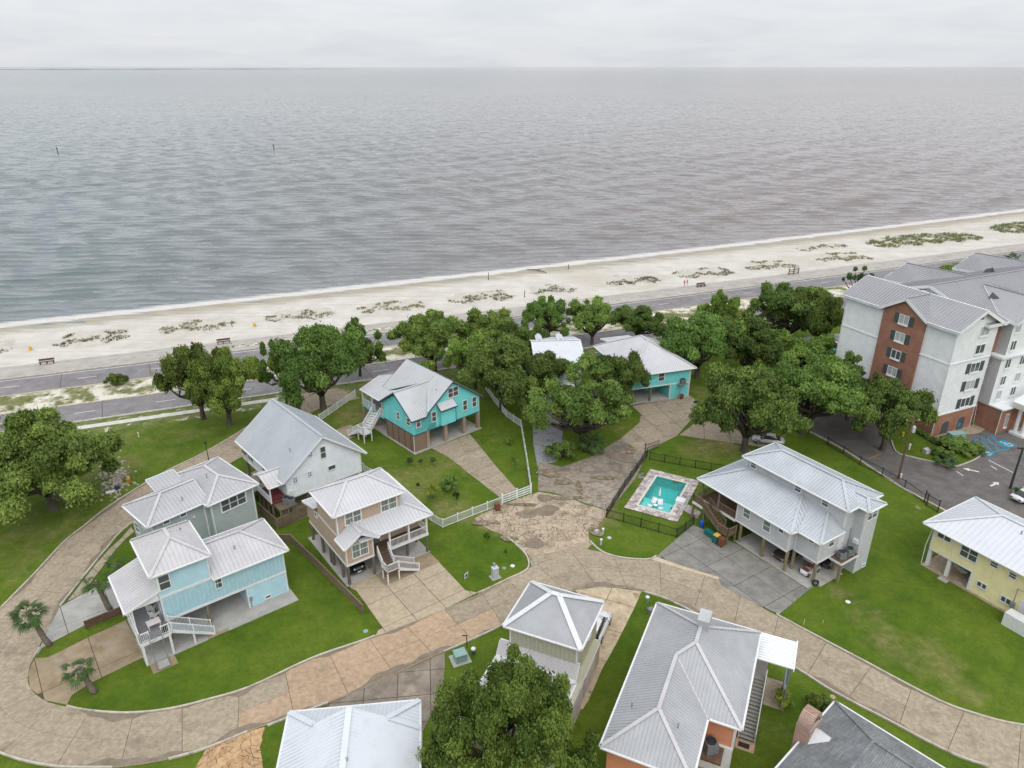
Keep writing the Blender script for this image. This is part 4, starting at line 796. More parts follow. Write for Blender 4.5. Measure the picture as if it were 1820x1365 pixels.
roof(B, [[(3.6, 6.4, EB+.1), (6.9, 6.4, EB+.1), (6.9, 8.8, EB+.75), (3.6, 8.8, EB+.75)]], R_SAGE, name='rear_roof')
corner(B, .4, .7, 0, EB-.1, -1, -1); corner(B, 6.7, -.25, 0, EB-.1, -1, -1); corner(B, 12.0, -.25, 0, EB-.1, 1, -1); trimline(B, 'S', .7, 6.3, 6.45, 0, EB-.1, name='corner_board')
window(B, 'S', .7, 1.75, 2.35, 5.8, 6.25, rail=False, c=.12); window(B, 'S', .7, 3.65, 4.25, 5.8, 6.3, rail=False, c=.12); window(B, 'S', -.25, 7.95, 10.9, 4.7, 6.1, 3, c=.16)
window(B, 'W', .4, 2.4, 3.3, 5.1, 6.1); window(B, 'W', .4, 4.7, 5.6, 3.4, 4.6); window(B, 'E', 12.0, 2, 3.2, 4.6, 6.0, 2); window(B, 'E', 12.0, 5, 6.2, 4.6, 6.0, 2)
vent(B, 4.5, 1.5, EB+.7); vent(B, 8.3, 3.0, EB+1.4); m = MB(); m.box(4.9, .58, 5.0, 5.15, .7, 5.2); m.build('wall_lamp', WHITE, B.r)
# ================================================================== C  white gable house
WHITE_S = siding('white_lap', (.64, .68, .70)); BURG = plain('burgundy_paint', (.14, .03, .035), .7)
C = House('stilt_house', 'white house with tall blue-grey gable roof raised on piers', (-27.96, 75.67), 41.1)
gable_wall(C, [(.45, .45, 2.65), (10.95, .45, 2.65), (10.95, .45, 5.45), (5.7, .45, 9.5), (.45, .45, 5.45)], (0, 13.6, 0), WHITE_S)
roof(C, [[(-.15, -.1, 5.35), (5.7, -.1, 9.85), (5.7, 14.6, 9.85), (-.15, 14.6, 5.35)], [(11.55, -.1, 5.35), (5.7, -.1, 9.85), (5.7, 14.6, 9.85), (11.55, 14.6, 5.35)]], R_BLUE)
vent(C, 2.6, 3.0, 7.6)
window(C, 'S', .45, 5.45, 6.1, 6.55, 8.1, trim=WHITE2); window(C, 'S', .45, 3.9, 4.25, 7.35, 8.0, 2, trim=WHITE_S, c=.05); window(C, 'S', .45, 3.45, 3.85, 4.65, 5.3, 2, trim=WHITE_S, c=.05); window(C, 'S', .45, 1.5, 1.9, 4.6, 5.25, 2, trim=WHITE_S, c=.05); window(C, 'S', .45, 6.25, 7.2, 4.5, 5.05, rail=False)
window(C, 'W', .45, 10.6, 12.2, 3.3, 4.9, 2); window(C, 'W', .45, 6.6, 7.5, 3.3, 4.9)
m = MB(); m.box(.47, 12.7, 3.6, .3, 14.02, 5.25); m.build('screen_porch', plain('porch_screen', (.17, .18, .18), .9), C.r); railing(C, [(.36, 12.7, 2.7), (.36, 14.0, 2.7)])
trimline(C, 'W', .45, .45, 14.05, 2.55, 2.75, name='rim_board'); trimline(C, 'S', .45, .45, 10.95, 2.55, 2.75, name='rim_board')
corner(C, .45, .45, 2.65, 5.4, -1, -1); corner(C, 10.95, .45, 2.65, 5.4, 1, -1)
for u in (.7, 3.2, 5.7, 8.2, 10.7):
    for v in (.8, 5.2, 9.6, 13.7): post(C, u, v, 0, 2.6, .32, WOOD_G if u < 10 else WHITE, 'pier')
wallbox(C, 3, 8.2, 6.0, 11, 0, 2.6, plain('lower_store', (.33, .3, .28), .8), 'store_wall'); plate(C, -.2, 11.2, -.9, 14.2, .05, CONC)
# side porch with gabled roof
roof(C, [[(-1.9, 2.75, 6.05), (2.0, 2.75, 6.05), (.45, .55, 5.0), (-1.75, .55, 5.0)], [(-1.9, 2.75, 6.05), (2.0, 2.75, 6.05), (.45, 4.95, 5.0), (-1.75, 4.95, 5.0)]], R_PINK, name='porch_roof', seam=.5)
plate(C, -1.6, .43, .7, 4.9, 2.62, WOOD_D, 'porch_floor', 2.4); trimline(C, 'W', -1.6, .7, 4.9, 2.35, 2.7, BURG, 'rim_board'); trimline(C, 'S', .7, -1.6, .43, 2.35, 2.7, BURG, 'rim_board')
wallbox(C, -1.62, -1.52, .75, 4.9, 2.7, 3.6, WHITE_S, 'porch_parapet'); wallbox(C, -1.5, .3, 1.0, 4.2, 2.7, 3.1, BURG, 'porch_seat')
for v in (.75, 4.85): post(C, -1.55, v, 2.6, 5.0, .16, WHITE, 'porch_post')
for v in (.8, 2.2, 3.5, 4.8): post(C, -1.45, v, 0, 2.4, .18, WOOD_G)
stairs(C, (-1.0, 4.95, 2.6), (-1.0, 8.3, .1), 1.0, mat_s=BURG, mat_t=BURG)
plate(C, -1.3, 1.0, -1.0, .68, 2.45, WOOD, 'ac_platform', 2.3)
for u, v in ((-1.2, -.9), (.9, -.9), (-.2, -.9)): post(C, u, v, 0, 2.3, .14, WOOD_P)
m = MB(); m.box(.75, .25, 3.0, 1.2, .45, 3.7); m.build('meter_box', WHITE2, C.r)
wp = C.world; ac_unit('air conditioner on the wooden platform of the white house, near the porch', wp(.1, .1, 2.45)); ac_unit('air conditioner on the wooden platform of the white house, outer one of the pair', wp(.45, -.55, 2.45))
# ================================================================== D  tan house
TAN = plain('tan_board', (.43, .33, .25), .65); NAVY = plain('navy_paint', (.03, .05, .10), .6)
D = House('stilt_house', 'tan board and batten house with white porch and stairs above a parked jeep', (-17.82, 63.09), 36.4)
wallbox(D, .05, 3.3, .05, 10.5, 2.65, 5.45, TAN); wallbox(D, 3.3, 10.0, 1.95, 10.5, 2.65, 5.45, TAN); wallbox(D, .05, 7.85, 1.75, 7.2, 5.4, 8.35, TAN)
battens(D, 'W', .05, .1, 10.4, 2.8, 5.4, TAN); battens(D, 'W', .05, 1.9, 7.1, 5.45, 8.3, TAN); battens(D, 'S', 1.75, .2, 7.8, 5.6, 8.3, TAN); battens(D, 'S', .05, .2, 3.2, 2.8, 5.4, TAN); battens(D, 'S', 1.95, 3.4, 9.9, 2.8, 5.3, TAN)
roof(D, hip(-.4, 8.3, 1.3, 7.65, 8.4, .55), R_TAN)
roof(D, [[(-.35, 7.4, 6.35), (-.35, 11.0, 5.35), (3.5, 11.0, 5.35), (3.5, 7.2, 6.4)]], R_TAN, name='rear_roof')
roof(D, [[(1.6, -.35, 5.35), (10.6, -.35, 5.35), (8.2, 1.9, 6.55), (1.6, 1.9, 6.55)], [(10.6, -.35, 5.35), (10.6, 11, 5.35), (8.2, 8.6, 6.55), (8.2, 1.9, 6.55)], [(10.6, 11.0, 5.35), (3.4, 11.0, 5.35), (3.4, 8.6, 6.55), (8.2, 8.6, 6.55)], [(3.4, 7.1, 6.55), (8.2, 7.1, 6.55), (8.2, 8.6, 6.55), (3.4, 8.6, 6.55)]], R_TAN, name='lower_roof')
roof(D, [[(-.3, -.75, 5.35), (1.68, -.75, 6.65), (1.68, 1.75, 6.65), (-.3, 1.75, 5.35)], [(3.66, -.75, 5.35), (1.68, -.75, 6.65), (1.68, 1.75, 6.65), (3.66, 1.0, 5.35)]], R_TAN, name='gable_roof')
gable_wall(D, [(-.05, -.05, 5.4), (3.4, -.05, 5.4), (1.68, -.05, 6.5)], (0, .3, 0), NAVY, 'gable_end'); trimline(D, 'S', .05, .05, 3.3, 5.28, 5.45)
trimline(D, 'S', .05, .05, 3.3, 2.5, 2.75, name='rim_board'); trimline(D, 'W', .05, .05, 10.5, 2.5, 2.75, name='rim_board'); trimline(D, 'W', .05, 1.75, 7.2, 5.35, 5.5)
corner(D, .05, .05, 2.7, 5.35, -1, -1); corner(D, 3.3, .05, 2.7, 5.35, 1, -1); corner(D, .05, 1.75, 5.5, 8.35, -1, -1); corner(D, 7.85, 1.75, 6.2, 8.35, 1, -1)
window(D, 'S', .05, .85, 2.6, 3.3, 4.9, 2, glass=GLASS_B); window(D, 'S', 1.75, 1.1, 2.85, 6.55, 7.95, 2, glass=GLASS_B, c=.13); window(D, 'S', 1.75, 5.4, 7.2, 6.55, 7.95, 2, glass=GLASS_B, c=.13); window(D, 'S', 1.95, 5.9, 7.8, 3.4, 4.9, 2, glass=GLASS_B); window(D, 'W', .05, 7.6, 8.2, 4.7, 5.3, rail=False); window(D, 'S', 1.95, 8.3, 9.4, 3.4, 4.9, glass=GLASS_B)
door(D, 'S', 1.95, 4.0, 4.95, 2.7, 4.8, plain('teal_door', (.1, .14, .16), .5))
plate(D, 3.3, 10.15, .05, 1.95, 2.65, WOOD_D, 'porch_floor', 2.45); trimline(D, 'S', .05, 5.1, 10.15, 2.4, 2.7, name='rim_board'); trimline(D, 'E', 10.15, .05, 10.5, 2.4, 2.7, name='rim_board'); plate(D, 9.99, 10.15, 1.95, 10.5, 2.65, WOOD_D, 'side_floor', 2.45)
for u in (5.3, 7.7, 10.0): post(D, u, .12, 2.65, 5.3, .2, WHITE, 'porch_post')
post(D, 10.0, 3.0, 2.65, 5.3, .2, WHITE, 'porch_post')
railing(D, [(5.3, .1, 2.65), (10.05, .1, 2.65), (10.05, 2.9, 2.65)], sp=.15)
for v in (.15, 1.7, 4.3, 4.9, 7.2, 10.3): post(D, .18, v, 0, 2.55, .34, WOOD_G, 'pile', True)
for u, v in ((3.2, .15), (3.2, 1.4), (7.8, .9), (10.0, .2), (9.9, 2.6), (6.4, 3.6), (3.2, 5), (6.5, 7.2), (9.8, 6), (9.8, 10.2), (6.5, 10.2), (3.2, 10.2)): post(D, u, v, 0, 2.55, .32, WOOD_G, 'pile', True)
plate(D, -.25, 10.2, -.05, 11.0, .1, CONC_W); plate(D, 3.15, 10.1, -2.35, -.06, .07, CONC_B, 'step_pad')
stairs(D, (4.35, .0, 2.65), (4.35, -1.05, 1.5), 1.3, mat_t=WOOD_D); plate(D, 3.55, 5.05, -2.35, -1.05, 1.5, WOOD_D, 'landing', 1.38)
railing(D, [(3.6, -1.05, 1.5), (3.6, -2.32, 1.5), (5.0, -2.32, 1.5)]); stairs(D, (5.05, -1.7, 1.5), (7.5, -1.7, .1), 1.2, mat_t=WOOD_D)
for u, v in ((3.62, -2.28), (4.98, -2.28), (3.62, -1.1)): post(D, u, v, 0, 1.4, .14, WHITE)
# ================================================================== E  turquoise gable house
TURQ = siding('turquoise_lap', (.155, .57, .565), .2, .2); TAUPE = plain('taupe_panel', (.22, .15, .11), .8); BRICKP = brick_mat('tan_brick', (.28, .19, .13), (.34, .24, .17), (.35, .3, .25))
TRIMD = plain('navy_fascia', (.04, .075, .10), .6)
E_ = House('stilt_house', 'turquoise gabled house on brick piers with concrete driveway to the white gate', (-14.25, 92.37), 41.6)
gable_wall(E_, [(2.4, .2, 2.85), (12.4, .2, 2.85), (12.4, .2, 5.6), (7.3, .2, 9.3), (2.4, .2, 5.75)], (0, 11.2, 0), TURQ)
wallbox(E_, .3, 2.4, .2, 4, 2.85, 5.4, TURQ)
gable_wall(E_, [(.2, .2, 2.85), (.2, 8.2, 2.85), (.2, 8.2, 5.6), (.2, 4.2, 8.3), (.2, .2, 5.6)], (4, 0, 0), TURQ)
zr = 9.6; zc = 8.6
roof(E_, [[(7.3, -.2, zr), (7.3, 11.9, zr), (12.95, 11.9, 5.45), (12.95, -.2, 5.45)],
          [(7.3, -.2, zr), (2.65, -.2, 6.05), (5.95, 4.2, zc), (7.3, 4.2, zr)], [(5.95, 4.2, zc), (1.6, 11.9, 5.4), (7.3, 11.9, zr), (7.3, 4.2, zr)],
          [(-.35, 4.2, zc), (5.95, 4.2, zc), (2.65, -.2, 6.05), (2.3, -.25, 5.5), (-.35, -.25, 5.5)], [(-.35, 4.2, zc), (5.95, 4.2, zc), (1.9, 8.75, 5.5), (-.35, 8.75, 5.5)]], R_TURQ, trim=TRIMD, gutter=False)
roof(E_, [[(.3, 8.75, 5.3), (.3, 15.1, 5.3), (4.0, 15.1, 6.6), (4.0, 8.75, 6.6)], [(.3, 15.1, 5.3), (12.9, 15.1, 5.3), (9.2, 11.9, 6.6), (4.0, 11.9, 6.6), (4.0, 15.0, 6.6)]], R_TURQ, name='porch_roof')
roof(E_, [[(4.45, -.85, 5.85), (7.45, -.85, 5.85), (7.45, .25, 6.7), (4.45, .25, 6.7)]], R_TAN, name='bay_roof', trim=TRIMD, gutter=False); wallbox(E_, 4.7, 7.3, -.55, .2, 3.2, 5.85, TURQ, 'bay_wall')
F0 = 'S'
for a0, a1, z0, z1 in ((.72, 1.42, 4.05, 5.5), (3.5, 4.2, 4.05, 5.55), (9.3, 10.0, 4.05, 5.6), (11.1, 11.8, 4.05, 5.6)): window(E_, 'S', .2, a0, a1, z0, z1)
window(E_, 'S', .2, 6.6, 8.4, 6.95, 8.4, 2, c=.09); window(E_, 'W', .2, 3.75, 4.4, 4.15, 5.25); window(E_, 'W', .2, 1.1, 1.85, 4.15, 5.2)
trimline(E_, 'S', .2, .2, 12.4, 2.78, 2.92, TRIMD, 'belt_trim'); trimline(E_, 'W', .2, .2, 8.2, 2.78, 2.92, TRIMD, 'belt_trim'); corner(E_, 12.4, .2, 2.9, 5.5, 1, -1, w=.08)
wallbox(E_, .15, 2.7, .25, 7.6, 0, 2.84, TAUPE, 'base_wall')
for v in (1.0, 2.6, 4.2, 5.8, 7.4): trimline(E_, 'W', .15, v-.05, v+.05, .1, 2.8, WOOD_D, 'panel_joint', .04)
wallbox(E_, 8, 12.2, 6, 10.5, 0, 2.84, TAUPE, 'base_wall')
for u in (2.6, 5.9, 9.4, 12.2): post(E_, u, .35, 0, 2.84, .5, BRICKP, 'brick_pier')
for u, v in ((12.2, 5), (12.2, 11), (5.9, 11), (5.9, 5.5), (.5, 11.5), (.5, 14.8), (4, 14.8), (8, 14.8), (12.2, 14.8)): post(E_, u, v, 0, 2.84, .42, BRICKP, 'brick_pier')
plate(E_, -.1, 12.6, -.2, 11.4, .08, CONC_W); plate(E_, .2, 12.4, 11.4, 15.2, .06, CONC, 'rear_slab')
plate(E_, .35, 12.3, 8.25, 15.0, 2.85, plain('porch_boards', (.28, .28, .28), .8), 'porch_floor', 2.6); trimline(E_, 'W', .35, 8.25, 15.0, 2.5, 2.9, TURQ, 'rim_board')
wallbox(E_, 2.6, 12.3, 11.2, 12.4, 2.85, 5.7, plain('shaded_grey_wall', (.3, .32, .33), .7), 'porch_wall')
for v in (9.0, 12, 14.8): post(E_, .5, v, 2.85, 5.3, .18, WHITE, 'porch_post')
railing(E_, [(.45, 11.2, 2.85), (.45, 14.9, 2.85), (4, 14.9, 2.85)], sp=.16); railing(E_, [(.45, 8.3, 2.85), (.45, 9.6, 2.85)], sp=.16)
stairs(E_, (.2, 10.4, 2.85), (-2.4, 8.9, 1.5), 1.4, mat_t=WHITE2); plate(E_, -3.9, -2.4, 7.6, 9.5, 1.5, WHITE2, 'landing', 1.36); railing(E_, [(-2.5, 7.7, 1.5), (-3.85, 7.7, 1.5), (-3.85, 9.3, 1.5)])
stairs(E_, (-3.2, 9.5, 1.5), (-3.9, 11.6, .1), 1.2, mat_t=WHITE2)
for u, v in ((-3.8, 7.7), (-2.5, 7.7), (-3.8, 9.4), (-2.5, 9.4)): post(E_, u, v, 0, 1.4, .14, WHITE)
plate(E_, -5.2, -2.2, 10.5, 14.5, .05, CONC, 'path_slab'); downpipe(E_, [(.08, .1, 2.8), (.05, .05, .1)])
m = MB(); m.tube([(7.32, -.6, 5.7), (7.32, -.6, 3.2)], .035, 5); m.build('cable', DARK, E_.r); vent(E_, 5.4, 1.5, 7.9)
# ================================================================== F  turquoise hip-roofed house
F_ = House('stilt_house', 'turquoise house with pale hip roof beside the wide concrete forecourt', (20.08, 109.35), 18.0)
wallbox(F_, 0, 10.75, .05, 13.6, 2.75, 5.35, TURQ); wallbox(F_, 7.05, 10.75, .05, 8, 0, 2.75, TURQ, 'store_wall'); wallbox(F_, 4.6, 7.05, 4.0, 8, 0, 2.75, TURQ, 'store_wall')
roof(F_, hip(-.8, 11.5, -.5, 14.5, 5.4, .56), R_TAN, cap_mat=R_PINK); roof(F_, [[(2.2, 14.5, 5.8), (2.2, 18, 5.2), (8, 18, 5.2), (8, 14.5, 5.8)]], R_TAN, name='porch_roof')
vent(F_, 8.3, 3.2, 7.1); window(F_, 'S', .05, 4.75, 5.75, 3.6, 5.0); window(F_, 'W', 0, 3, 4, 3.6, 5.0); window(F_, 'W', 0, 8, 9, 3.6, 5.0); window(F_, 'E', 10.75, 3, 4, 3.6, 5.0)
trimline(F_, 'S', .05, 0, 10.75, 2.62, 2.82, name='rim_board'); trimline(F_, 'W', 0, .05, 13.6, 2.62, 2.82, name='rim_board'); corner(F_, 10.75, .05, 0, 5.3, 1, -1); corner(F_, 7.05, .05, 0, 2.6, -1, -1)
for u, v in ((.15, .25), (3.5, .25), (.15, 4.5), (.15, 9), (.15, 13.3), (3.5, 9), (7, 13.3), (10.5, 13.3)): post(F_, u, v, 0, 2.7, .3, WOOD_G)
plate(F_, -.3, 11, -.2, 13.8, .06, CONC_W); plate(F_, 8.4, 9.9, -.95, .04, 2.78, STEEL, 'ac_shelf', 2.68); post(F_, 8.55, -.85, 0, 2.7, .1, STEEL); downpipe(F_, [(10.82, -.02, 5.3), (10.82, -.02, .1)])
for u in (2.5, 5, 7.8): post(F_, u, 17.7, 0, 5.2, .2, WHITE, 'porch_post')
ac_unit('dark air conditioner on the shelf of the turquoise hip-roofed house', F_.world(9.2, -.45, 2.78))
# ================================================================== F2 white-roofed house under the oaks
O2 = House('house', 'white metal-roofed cottage almost hidden under the central oaks', (4.2, 108.5), 4.0)
wallbox(O2, .6, 8.2, 5.4, 17.6, 0, 5.6, plain('cottage_wall', (.5, .52, .54), .7)); wallbox(O2, 4.2, 6.6, 1.8, 5.4, 0, 2.8, plain('cottage_wall_low', (.5, .52, .54), .7))
roof(O2, [[(0, 5.0, 5.6), (8.8, 5.0, 5.6), (8.8, 11.4, 7.4), (0, 11.4, 7.4)], [(0, 18.0, 5.6), (8.8, 18.0, 5.6), (8.8, 11.4, 7.4), (0, 11.4, 7.4)]], R_WHITE)
for u in (1.5, 5.3): roof(O2, [[(u-.6, 11.6, 7.3), (u, 11.6, 7.72), (u, 14.6, 7.72), (u-.6, 14.6, 7.3)], [(u+.6, 11.6, 7.3), (u, 11.6, 7.72), (u, 14.6, 7.72), (u+.6, 14.6, 7.3)]], R_WHITE, name='dormer_roof', gutter=False, fasc=0, caps=False); gable_wall(O2, [(u-.55, 11.7, 7.2), (u+.55, 11.7, 7.2), (u, 11.7, 7.62)], (0, .2, 0), WHITE, 'dormer_end')
roof(O2, [[(4.0, 1.6, 2.8), (6.8, 1.6, 2.8), (6.8, 5.4, 3.5), (4.0, 5.4, 3.5)]], R_WHITE, name='porch_roof'); window(O2, 'S', 5.4, 1.6, 3.0, 3.2, 4.8, 2)
# ================================================================== G  grey house by the pool
GREY_S = siding('grey_lap', (.44, .455, .465), .18, .15)
Hg = House('stilt_house', 'grey two-storey house on wooden piles with carport beside the swimming pool', (22.99, 76.55), -57.0)
wallbox(Hg, 6.0, 13.35, .3, 6.8, 2.75, 5.6, GREY_S); wallbox(Hg, 13.35, 16.4, 1.3, 6.6, 2.75, 5.6, GREY_S); wallbox(Hg, 2.9, 16.5, 4.95, 10.3, 5.4, 8.5, GREY_S); wallbox(Hg, 6.0, 16.5, 6.6, 10.3, 2.75, 5.4, GREY_S); wallbox(Hg, 16.3, 17.75, 6.6, 9.0, 0, 8.5, GREY_S, 'stair_tower')
wallbox(Hg, 9, 16.3, 7.5, 10.2, 0, 2.75, GREY_S, 'store_wall')
roof(Hg, hip(2.55, 16.9, 4.5, 10.7, 8.5, .42), R_GREY, seam=.38); roof(Hg, [[(15.4, 6.2, 8.55), (18.2, 6.2, 8.55), (16.9, 7.75, 9.1), (14.6, 7.75, 9.1)], [(18.2, 9.3, 8.55), (15.4, 9.3, 8.55), (14.6, 7.75, 9.1), (16.9, 7.75, 9.1)], [(18.2, 6.2, 8.55), (18.2, 9.3, 8.55), (16.9, 7.75, 9.1)]], R_GREY, seam=.38, name='tower_roof')
LZ = 5.5; TZ = 7.3
roof(Hg, [[(-.1, -.05, LZ), (13.6, -.05, LZ), (11.0, 4.95, TZ), (3.9, 4.95, TZ)], [(-.1, -.05, LZ), (3.9, 4.95, TZ), (2.9, 4.95, TZ-.2), (2.9, 8.5, TZ-.1), (-.1, 9.5, LZ)],
          [(13.6, -.05, LZ), (13.75, .95, LZ), (12.3, 4.95, TZ-.3), (11.0, 4.95, TZ)], [(13.75, .95, LZ), (16.6, .95, LZ), (14.4, 4.95, TZ-.35), (12.3, 4.95, TZ-.3)], [(16.6, .95, LZ), (16.6, 5.2, LZ), (16.5, 4.95, LZ+.05), (14.4, 4.95, TZ-.35)]], R_GREY, seam=.38, name='lower_roof')
for a0, a1, z0, z1 in ((7.0, 7.9, 3.9, 5.0), (9.85, 10.75, 3.75, 5.0)): window(Hg, 'S', .3, a0, a1, z0, z1, glass=GLASS_B)
window(Hg, 'S', .3, 11.9, 12.45, 4.65, 5.1, rail=False); window(Hg, 'S', 1.3, 15.0, 15.6, 4.85, 5.25, rail=False)
for a0 in (3.6, 9.95, 13.5): window(Hg, 'S', 4.95, a0, a0+.75, 7.4, 8.1)
window(Hg, 'E', 16.4, 2.85, 3.7, 4.2, 5.3); window(Hg, 'E', 17.75, 6.95, 8.6, 6.9, 8.0, 2); door(Hg, 'E', 16.4, 4.6, 5.5, 2.8, 4.75, WHITE2); window(Hg, 'E', 17.75, 8.2, 8.7, .25, .5, rail=False)
for u, v, z0, z1, su in ((13.35, .3, 2.8, 5.4, 1), (16.4, 1.3, 2.8, 5.4, 1), (17.75, 6.6, 0, 8.4, 1), (16.5, 4.95, 6, 8.4, 1), (2.9, 4.95, 7, 8.4, -1), (6.0, .3, 2.8, 5.4, -1)): corner(Hg, u, v, z0, z1, su, -1)
trimline(Hg, 'S', 1.3, 13.4, 13.55, 2.8, 5.4, name='corner_board')
trimline(Hg, 'S', .3, 6.0, 13.35, 2.65, 2.85, name='rim_board'); trimline(Hg, 'S', 1.3, 13.35, 16.4, 2.65, 2.85, name='rim_board'); trimline(Hg, 'E', 16.4, 1.3, 6.6, 2.65, 2.85, name='rim_board')
for u, v in ((6.8, .5), (10.15, .45), (13.3, .45), (13.45, 1.5), (16.25, 1.5), (10.15, 4.5), (13.4, 4.8), (6.8, 4.8), (16.2, 5.2)): post(Hg, u, v, 0, 2.7, .38, WOOD_P, 'pile', True)
plate(Hg, 16.3, 17.9, 3.5, 6.58, 2.72, WOOD_D, 'ac_deck', 2.5); trimline(Hg, 'E', 17.9, 3.5, 6.58, 2.45, 2.72, name='rim_board'); trimline(Hg, 'S', 3.5, 16.42, 17.9, 2.45, 2.72, name='rim_board'); post(Hg, 17.75, 3.65, 0, 2.5, .28, WOOD_P, 'pile')
plate(Hg, 6.5, 16.6, .1, 8, .08, CONC_W); plate(Hg, 16.5, 17.2, 1.5, 5.5, .06, CONC_W, 'side_slab')
# covered deck at the pool end with brown stairs
plate(Hg, .35, 6.0, .3, 9.0, 2.75, WOOD_D, 'deck', 2.5); trimline(Hg, 'S', .3, .35, 6.0, 2.45, 2.78, name='rim_board'); trimline(Hg, 'W', .35, .3, 9.0, 2.45, 2.78, name='rim_board'); plate(Hg, .35, 2.0, -.95, .3, 2.75, WOOD_D, 'deck_wing', 2.5); trimline(Hg, 'S', -.95, .35, 2.0, 2.45, 2.78, name='rim_board')
for u, v in ((.45, -.85), (1.9, -.4), (.5, 4.5), (.5, 8.8), (3.2, .45), (5.6, 4.5)): post(Hg, u, v, 0, 2.6, .24, WOOD_P, 'pile')
for u, v in ((.5, .4), (3.2, .4), (.5, 4.5), (.5, 8.8)): post(Hg, u, v, 2.75, 5.5, .18, WOOD_P, 'deck_post')
railing(Hg, [(.4, 8.8, 2.75), (.4, -.9, 2.75), (1.9, -.9, 2.75)], WOOD, sp=.16); railing(Hg, [(3.1, .35, 2.75), (5.95, .35, 2.75)], WOOD, sp=.16)
stairs(Hg, (1.95, -.35, 2.75), (4.9, -.65, 1.25), 1.2, mat_s=WOOD, rail_mat=WOOD); plate(Hg, 4.85, 6.5, -1.35, .2, 1.25, WOOD_D, 'landing', 1.1); railing(Hg, [(4.9, -1.3, 1.25), (6.45, -1.3, 1.25), (6.45, .15, 1.25)], WOOD, sp=.16)
for u, v in ((6.4, -1.25), (5.0, -1.25), (6.4, .1)): post(Hg, u, v, 0, 1.1, .18, WOOD_P)
wg = Hg.world; ac_unit('air conditioner on the raised deck of the grey house, near its outer corner', wg(17.2, 4.4, 2.72)); ac_unit('air conditioner on the raised deck of the grey house, against the tower wall', wg(17.3, 5.7, 2.72))
m = MB(); m.box(17.0, 6.3, 3.9, 17.6, 6.6, 4.4); m.build('wall_unit', WHITE2, Hg.r)
# ================================================================== H  yellow house
YEL = siding('yellow_lap', (.68, .62, .34), .19, .2)
Hy = House('stilt_house', 'pale yellow house with white metal roof and a boat in its carport', (46.9, 66.69), -59.8)
wallbox(Hy, .0, 14, .1, 9, 2.4, 5.45, YEL); wallbox(Hy, 4.75, 14, .1, 9, 0, 2.4, YEL, 'lower_wall')
roof(Hy, hip(-1.0, 14.6, -.5, 9.8, 5.4, .42, 'both'), R_WHITE, seam=.55)
window(Hy, 'S', .1, .5, 1.9, 4.3, 5.2, 2, rail=False); window(Hy, 'S', .1, 3.15, 4.85, 3.55, 4.95, 2, c=.14); window(Hy, 'S', .1, 6.2, 6.9, 4.2, 4.75); window(Hy, 'S', .1, 8.1, 8.75, 4.05, 4.6); window(Hy, 'S', .1, 5.6, 6.5, 1.15, 1.7, 2, rail=False); window(Hy, 'S', .1, 8.1, 9.0, .95, 1.55, 2, rail=False); door(Hy, 'S', .1, 9.9, 10.8, .1, 2.1, WHITE2)
window(Hy, 'W', 0, 2, 3.2, 3.6, 4.9, 2); trimline(Hy, 'S', .1, 2.35, 2.45, 2.5, 5.3, name='corner_board'); trimline(Hy, 'S', .1, 0, 4.75, 2.28, 2.45, name='rim_board'); corner(Hy, 0, .1, 2.45, 5.3, -1, -1); corner(Hy, 4.75, .1, 0, 2.3, -1, -1, w=.3)
for u, v in ((.15, .3), (2.35, .3), (.15, 4.5), (.15, 8.7), (4.6, 8.7)): post(Hy, u, v, 0, 2.3, .34, WHITE, 'pier')
plate(Hy, -.3, 14.3, -.25, 9.2, .07, CONC); plate(Hy, 2.1, 3.1, -.9, -.26, .06, CONC_W, 'step_pad'); downpipe(Hy, [(-.1, 0, 5.3), (-.4, 0, 2.5), (-.35, 0, .1)]); vent(Hy, 6.7, 3.6, 7.1)
m = MB(); m.tube([(9.3, -.15, 0), (9.3, -.15, 3.4), (9.9, -.15, 3.4)], .05, 6); m.box(9.1, -.2, .9, 9.5, .1, 1.6); m.build('meter_pipe', STEEL, Hy.r)
wallbox(Hy, 9.6, 14, -2.2, -2.05, 0, 1.5, WHITE2, 'white_screen_wall'); plate(Hy, 9.6, 14, -2.05, -1.0, 1.5, WHITE2, 'screen_top', 1.4)
# ================================================================== I  beige house
BEIGE = plain('beige_board', (.40, .40, .30), .65)
I = House('house', 'beige board and batten house with white-capped hip roof by the near oak', (-0.69, 50.06), -23.7)
wallbox(I, .35, 6.8, .4, 6.1, 2.4, 6.35, BEIGE); wallbox(I, -.2, 7.4, -7.5, 5.4, 0, 2.75, BEIGE, 'lower_wall'); battens(I, 'S', .4, .5, 6.7, 3.3, 6.2, BEIGE); battens(I, 'E', 6.8, .5, 6.0, 2.8, 6.2, BEIGE)
roof(I, hip(-.05, 7.2, -.05, 6.5, 6.4, .68), R_ORG, seam=.16, cap_mat=CAPW, cap_w=.5, rib=.025)
window(I, 'E', 6.8, 3.4, 4.1, 4.4, 5.1); corner(I, .35, .4, 2.8, 6.3, -1, -1); corner(I, 6.8, .4, 2.8, 6.3, 1, -1)
roof(I, [[(-.6, -.4, 3.1), (7.0, -.4, 3.1), (7.0, .45, 4.2), (-.6, .45, 4.2)]], R_PINK, seam=.2, name='skirt_roof', rib=.025, cap_mat=CAPW)
roof(I, hip(-.6, 7.0, -8.2, -.4, 2.9, .5), R_PINK, seam=.2, name='wing_roof', rib=.025, cap_mat=CAPW, cap_w=.4)
GAR = plain('garage_door_paint', (.52, .5, .49), .6)
